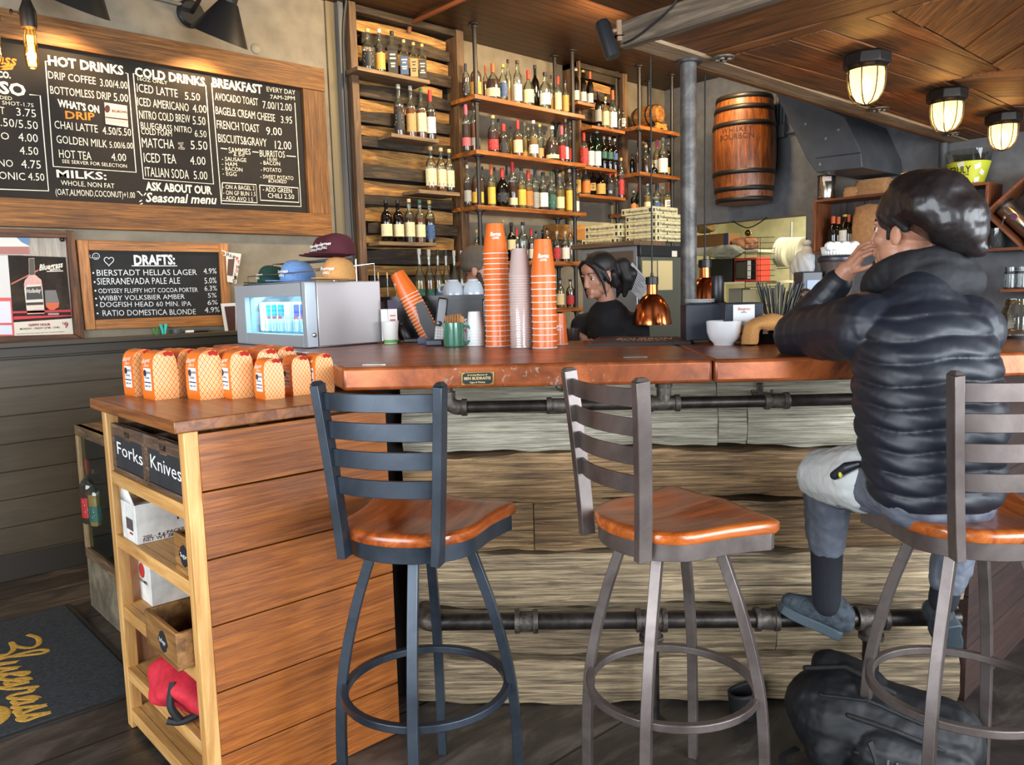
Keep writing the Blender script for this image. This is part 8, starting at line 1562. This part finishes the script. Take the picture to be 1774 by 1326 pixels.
# jacket
M_JKT=flat((25,29,38),.48,noise=0,name='nylon'); M_HOOD=flat((20,21,25),.75)
b=Blob(); zs0,zs1=.935,1.50; NV=150
def jring(u,v):
    z=zs0+(zs1-zs0)*v; a=2*PI*u
    c=pel.lerp(chest,max(-.3,min(1,(z-pel.z)/(chest.z-pel.z)))) if z<chest.z else chest.lerp(shm,(z-chest.z)/(shm.z-chest.z))
    w=.160+.026*math.sin(PI*min(1,v*1.05))**.8; d=.135+.025*math.sin(PI*min(1,v*1.1))
    w*=1-.5*max(0,(v-.90)/.10)**2; d*=1-.35*max(0,(v-.90)/.10)**2
    q=((z-zs0)/.058)+.12*math.sin(2*a)+.05*math.sin(5*a); bf_=abs(math.sin(PI*q))**.30 if v<.93 else .95
    hem=.012*math.exp(-(v/.04)**2)
    k=.019*bf_-.006+hem*-1+.0016*math.sin(9*a+7*q)
    return c+ex*((w+k)*math.cos(a))+en*((d+k)*math.sin(a))+Vector((0,0,z-c.z+.004*math.sin(3*a)))
vs=[jring(i/72,j/(NV-1)) for j in range(NV) for i in range(72)]; fs=[(j*72+i,j*72+(i+1)%72,(j+1)*72+(i+1)%72,(j+1)*72+i) for j in range(NV-1) for i in range(72)]+[tuple(reversed(range(72))),tuple((NV-1)*72+i for i in range(72))]
b.add(vs,fs)
b.cap(SLm+Vector((0,0,-.015)),SRm+Vector((0,0,-.015)),.085,.085,20); b.cap(shm+Vector((0,0,-.03)),shm+Vector((0,0,.03)),.11,.09,20); b.cap(SLm+ex*.03+Vector((0,0,-.01)),shm+Vector((0,0,.0)),.082,.105,20); b.cap(SRm-ex*.03+Vector((0,0,-.01)),shm+Vector((0,0,.0)),.08,.105,20)
def sleeve(a,e,w,r):
    a,e,w=Vector(a),Vector(e),Vector(w); P=[];rad=[]
    m1=a.lerp(e,.5)+Vector((0,0,-.01))
    for (p,q,r0,r1,n) in ((a,e,r[0],r[1],16),(e,w,r[1],r[2],14)):
        for i in range(n+1): u=i/n; P.append(p.lerp(q,u)); rad.append(r0+(r1-r0)*u)
    for i in range(len(P)-1): b.cap(P[i],P[i+1],rad[i]+.003*math.sin(i*2.1),rad[i+1]+.003*math.sin((i+1)*2.1),16,4)
wr0=wrist.lerp(elb,.20)
sleeve(SLm+ex*.02,elb,wr0,(.100,.082,.046)); sleeve(SRm-ex*.02,elr,wrr.lerp(elr,.1),(.092,.078,.050))
b.skin('puffer_jacket',M_JKT,man,.0048,3,.5,(.007,.10))
b=Blob(); nc=MM@Vector((0,-.035,-.15))
b.tube([nc+Vector((0,0,.018))+ex*(.105*math.cos(a)+.01)+en*(.10*math.sin(a)-.01)+Vector((0,0,.040*math.sin(a)*-1-.010)) for a in [2*PI*i/24 for i in range(24)]],.054,12,closed=True)
b.chain([nc-en*.10+Vector((0,0,.01))-ex*.06,nc-en*.125+Vector((0,0,-.0)),nc-en*.10+Vector((0,0,.0))+ex*.10],[.055,.070,.055]); b.cap(nc+Vector((0,0,-.02)),nc+Vector((0,0,.035)),.10,.075,20); b.skin('hood',M_HOOD,man,.006,6,.6,(.012,.05))
# trousers, socks, shoes
M_PNT=flat((92,97,108),.6,noise=0,name='track_pants'); M_PW=flat((206,210,208),.6)
b=Blob(); b.chain([hipL,kneL],[.104,.085],); b.chain([kneL,kneL.lerp(ankL,.4),kneL.lerp(ankL,.58)],[.080,.068,.056]); b.chain([hipR,kneR],[.104,.085]); b.chain([kneR,kneR.lerp(ankR,.4),kneR.lerp(ankR,.80)],[.082,.070,.058]); b.cap(hipL,hipR,.106,.106); b.cap(hipL+Vector((0,0,-.02))-en*.03,hipR+Vector((0,0,-.02))-en*.03,.10,.10)
b.skin('trousers',M_PNT,man,.006,5,.6,(.018,.045))
b=Blob(); hl=hipL.lerp(kneL,.42); kl=hipL.lerp(kneL,.98); b.chain([hl-ex*.012+Vector((0,0,.012)),kl-ex*.010+Vector((0,0,.014))],[.108,.090]); b.skin('white_thigh_panel',M_PW,man,.006,5,.6,(.012,.05))
pc=hipL.lerp(kneL,.50)-ex*.10+Vector((0,0,.035))-en*.055; kd=(kneL-hipL).normalized(); 
b=Blob(); p0=tnz(1446,824,2.33); p1=tnz(1488,804,2.28); b.chain([p0,p1],[.012,.010]); b.chain([p0+Vector((0,0,.0)),p0.lerp(p1,.5)+Vector((0,0,.006)),p1],[.014,.017,.010]); b.skin('pocket_phone',flat((30,34,42),.4),man,.004,2,.5)
b=MB(); b.ell(p0.lerp(p1,.18)-en*.014,(.009,.006,.010),10,8); child(b.build('yellow_tab',flat((226,222,60),.4),None),man)
M_SOCK=flat((22,25,32),.9,noise=120); b=Blob(); 
b.cap(kneL.lerp(ankL,.60),ankL+Vector((0,0,-.03)),.052,.046,20); b.skin('sock',M_SOCK,man,.005,2,.5); b=Blob(); b.cap(kneR.lerp(ankR,.76),ankR+Vector((0,0,-.0)),.048,.045,20); b.skin('sock',M_SOCK,man,.005,2,.5)
M_SHOE=blotch((30,36,42),(64,74,82),None,40,.8,0,.5); M_SOLE=flat((60,72,80),.6)
def shoe(heel,toe,upv,desc):
    heel=Vector(heel);toe=Vector(toe); d=(toe-heel); L=d.length; d.normalize(); u=Vector(upv); u=(u-d*u.dot(d)).normalized(); s_=d.cross(u)
    Pp=lambda y,x,z: heel+d*(y*L)+s_*x+u*z
    b=Blob(); b.cap(Pp(.06,0,.035),Pp(.5,0,.035),.040,.043,16); b.cap(Pp(.5,0,.033),Pp(.88,0,.022),.044,.030,16); b.cap(Pp(.10,0,.06),Pp(.34,0,.085),.040,.040,16); b.cap(Pp(.3,0,.075),Pp(.62,0,.04),.036,.030,14); b.skin('shoe_upper',M_SHOE,man,.005,3,.5)
    pl=[(.0,-.030),(.06,-.040),(.3,-.036),(.55,-.046),(.8,-.046),(.95,-.03),(1.02,0),(.95,.03),(.8,.044),(.55,.044),(.3,.036),(.06,.040),(.0,.030),(-.03,0)]
    b=MB(); Mx=Matrix(((d.x*L,s_.x,u.x,heel.x),(d.y*L,s_.y,u.y,heel.y),(d.z*L,s_.z,u.z,heel.z),(0,0,0,1))); b.prism(pl,-.022,.012,0,Mx); o=child(b.build('sole',M_SOLE,None,bevel=.004),man)
shoe(tnz(1458,1096,2.60),tnz(1352,1046,2.66),Vector((0,0,1)),'l'); shoe(ankR+Vector((0,0,-.065))-en*.03,tnz(1640,1128,2.63),Vector((0,0,.5))+en*.6-ex*.1,'r')
# ================================================================== BACKPACK on the floor
c=tn(1.02,2.43,0); bpk=thing('backpack','black backpack lying on the floor between the two brown bar stools','backpack',c,BR+R(-16)); M_BK=flat((15,17,20),.6,noise=0,name='ballistic'); M_BK2=flat((11,12,14),.7)
b=Blob(); 
def CB(*a): b.cap(*a)
b.chain([(-.10,.03,.15),(.20,.02,.12)],[.15,.13]); b.chain([(-.14,.04,.17),(-.05,.05,.19)],[.12,.13]); b.chain([(.02,-.07,.10),(.20,-.07,.07)],[.10,.085]); b.chain([(-.13,-.05,.08),(-.1,-.06,.14)],[.075,.06]); b.chain([(-.12,.09,.28),(-.03,.08,.27)],[.06,.05]); b.skin('bag_body',M_BK,bpk,.006,4,.6,(.014,.07),True)
b=Blob(); b.chain([(-.08,-.10,.22),(.05,-.12,.20),(.2,-.10,.14)],[.009,.009,.009]); b.chain([(-.06,-.13,.12),(.06,-.16,.12),(.2,-.13,.07)],[.008,.008,.008]); b.chain([(-.2,.02,.30),(-.08,.0,.33),(.06,-.02,.27)],[.010,.010,.010]); b.chain([(-.16,-.07,.26),(-.02,-.09,.27),(.16,-.08,.20),(.28,-.05,.10)],[.007,.007,.007,.007]); b.skin('piping_flap',M_BK2,bpk,.006,3,.5,None,True)
for pts in ([(-.22,.0,.03),(-.27,-.06,.02),(-.23,-.12,.015)],[(-.02,-.15,.17),(.0,-.17,.10),(-.03,-.17,.02)],[(.2,-.12,.12),(.28,-.14,.06),(.3,-.1,.01)]):
    b=MB(); b.tube(spline([Vector(p) for p in pts]),.011,4,sec=[(-1,-.25),(1,-.25),(1,.25),(-1,.25)]); b.build('strap',M_BK2,bpk)
for x,z in ((.03,.13),(.055,.125)): b=MB(); b.tube([(x,-.165,z),(x-.004,-.172,z-.045)],.004,6); b.ell((x-.004,-.173,z-.05),(.006,.004,.009),8,6); b.build('zip_pull',flat((196,196,196),.25,.9),bpk)
t=thing('black_pouch','open black pouch on the floor left of the backpack','pouch',at_z(1294,1243,0),BR); b=Blob(); 
vs=[];
def pf_(u,v): a=2*PI*u; r=1+.06*math.sin(3*a); return Vector((.06*r*math.cos(a)*(.9+.15*v),.045*r*math.sin(a)*(.9+.2*v),.01+.10*v+.02*math.cos(a)*v))
b.grid(pf_,32,8,wrap=True); b.add([pf_(i/32,0) for i in range(32)],[tuple(range(32))]); o=b.build('pouch_body',M_BK,t,solid=.008); o.location.z=0
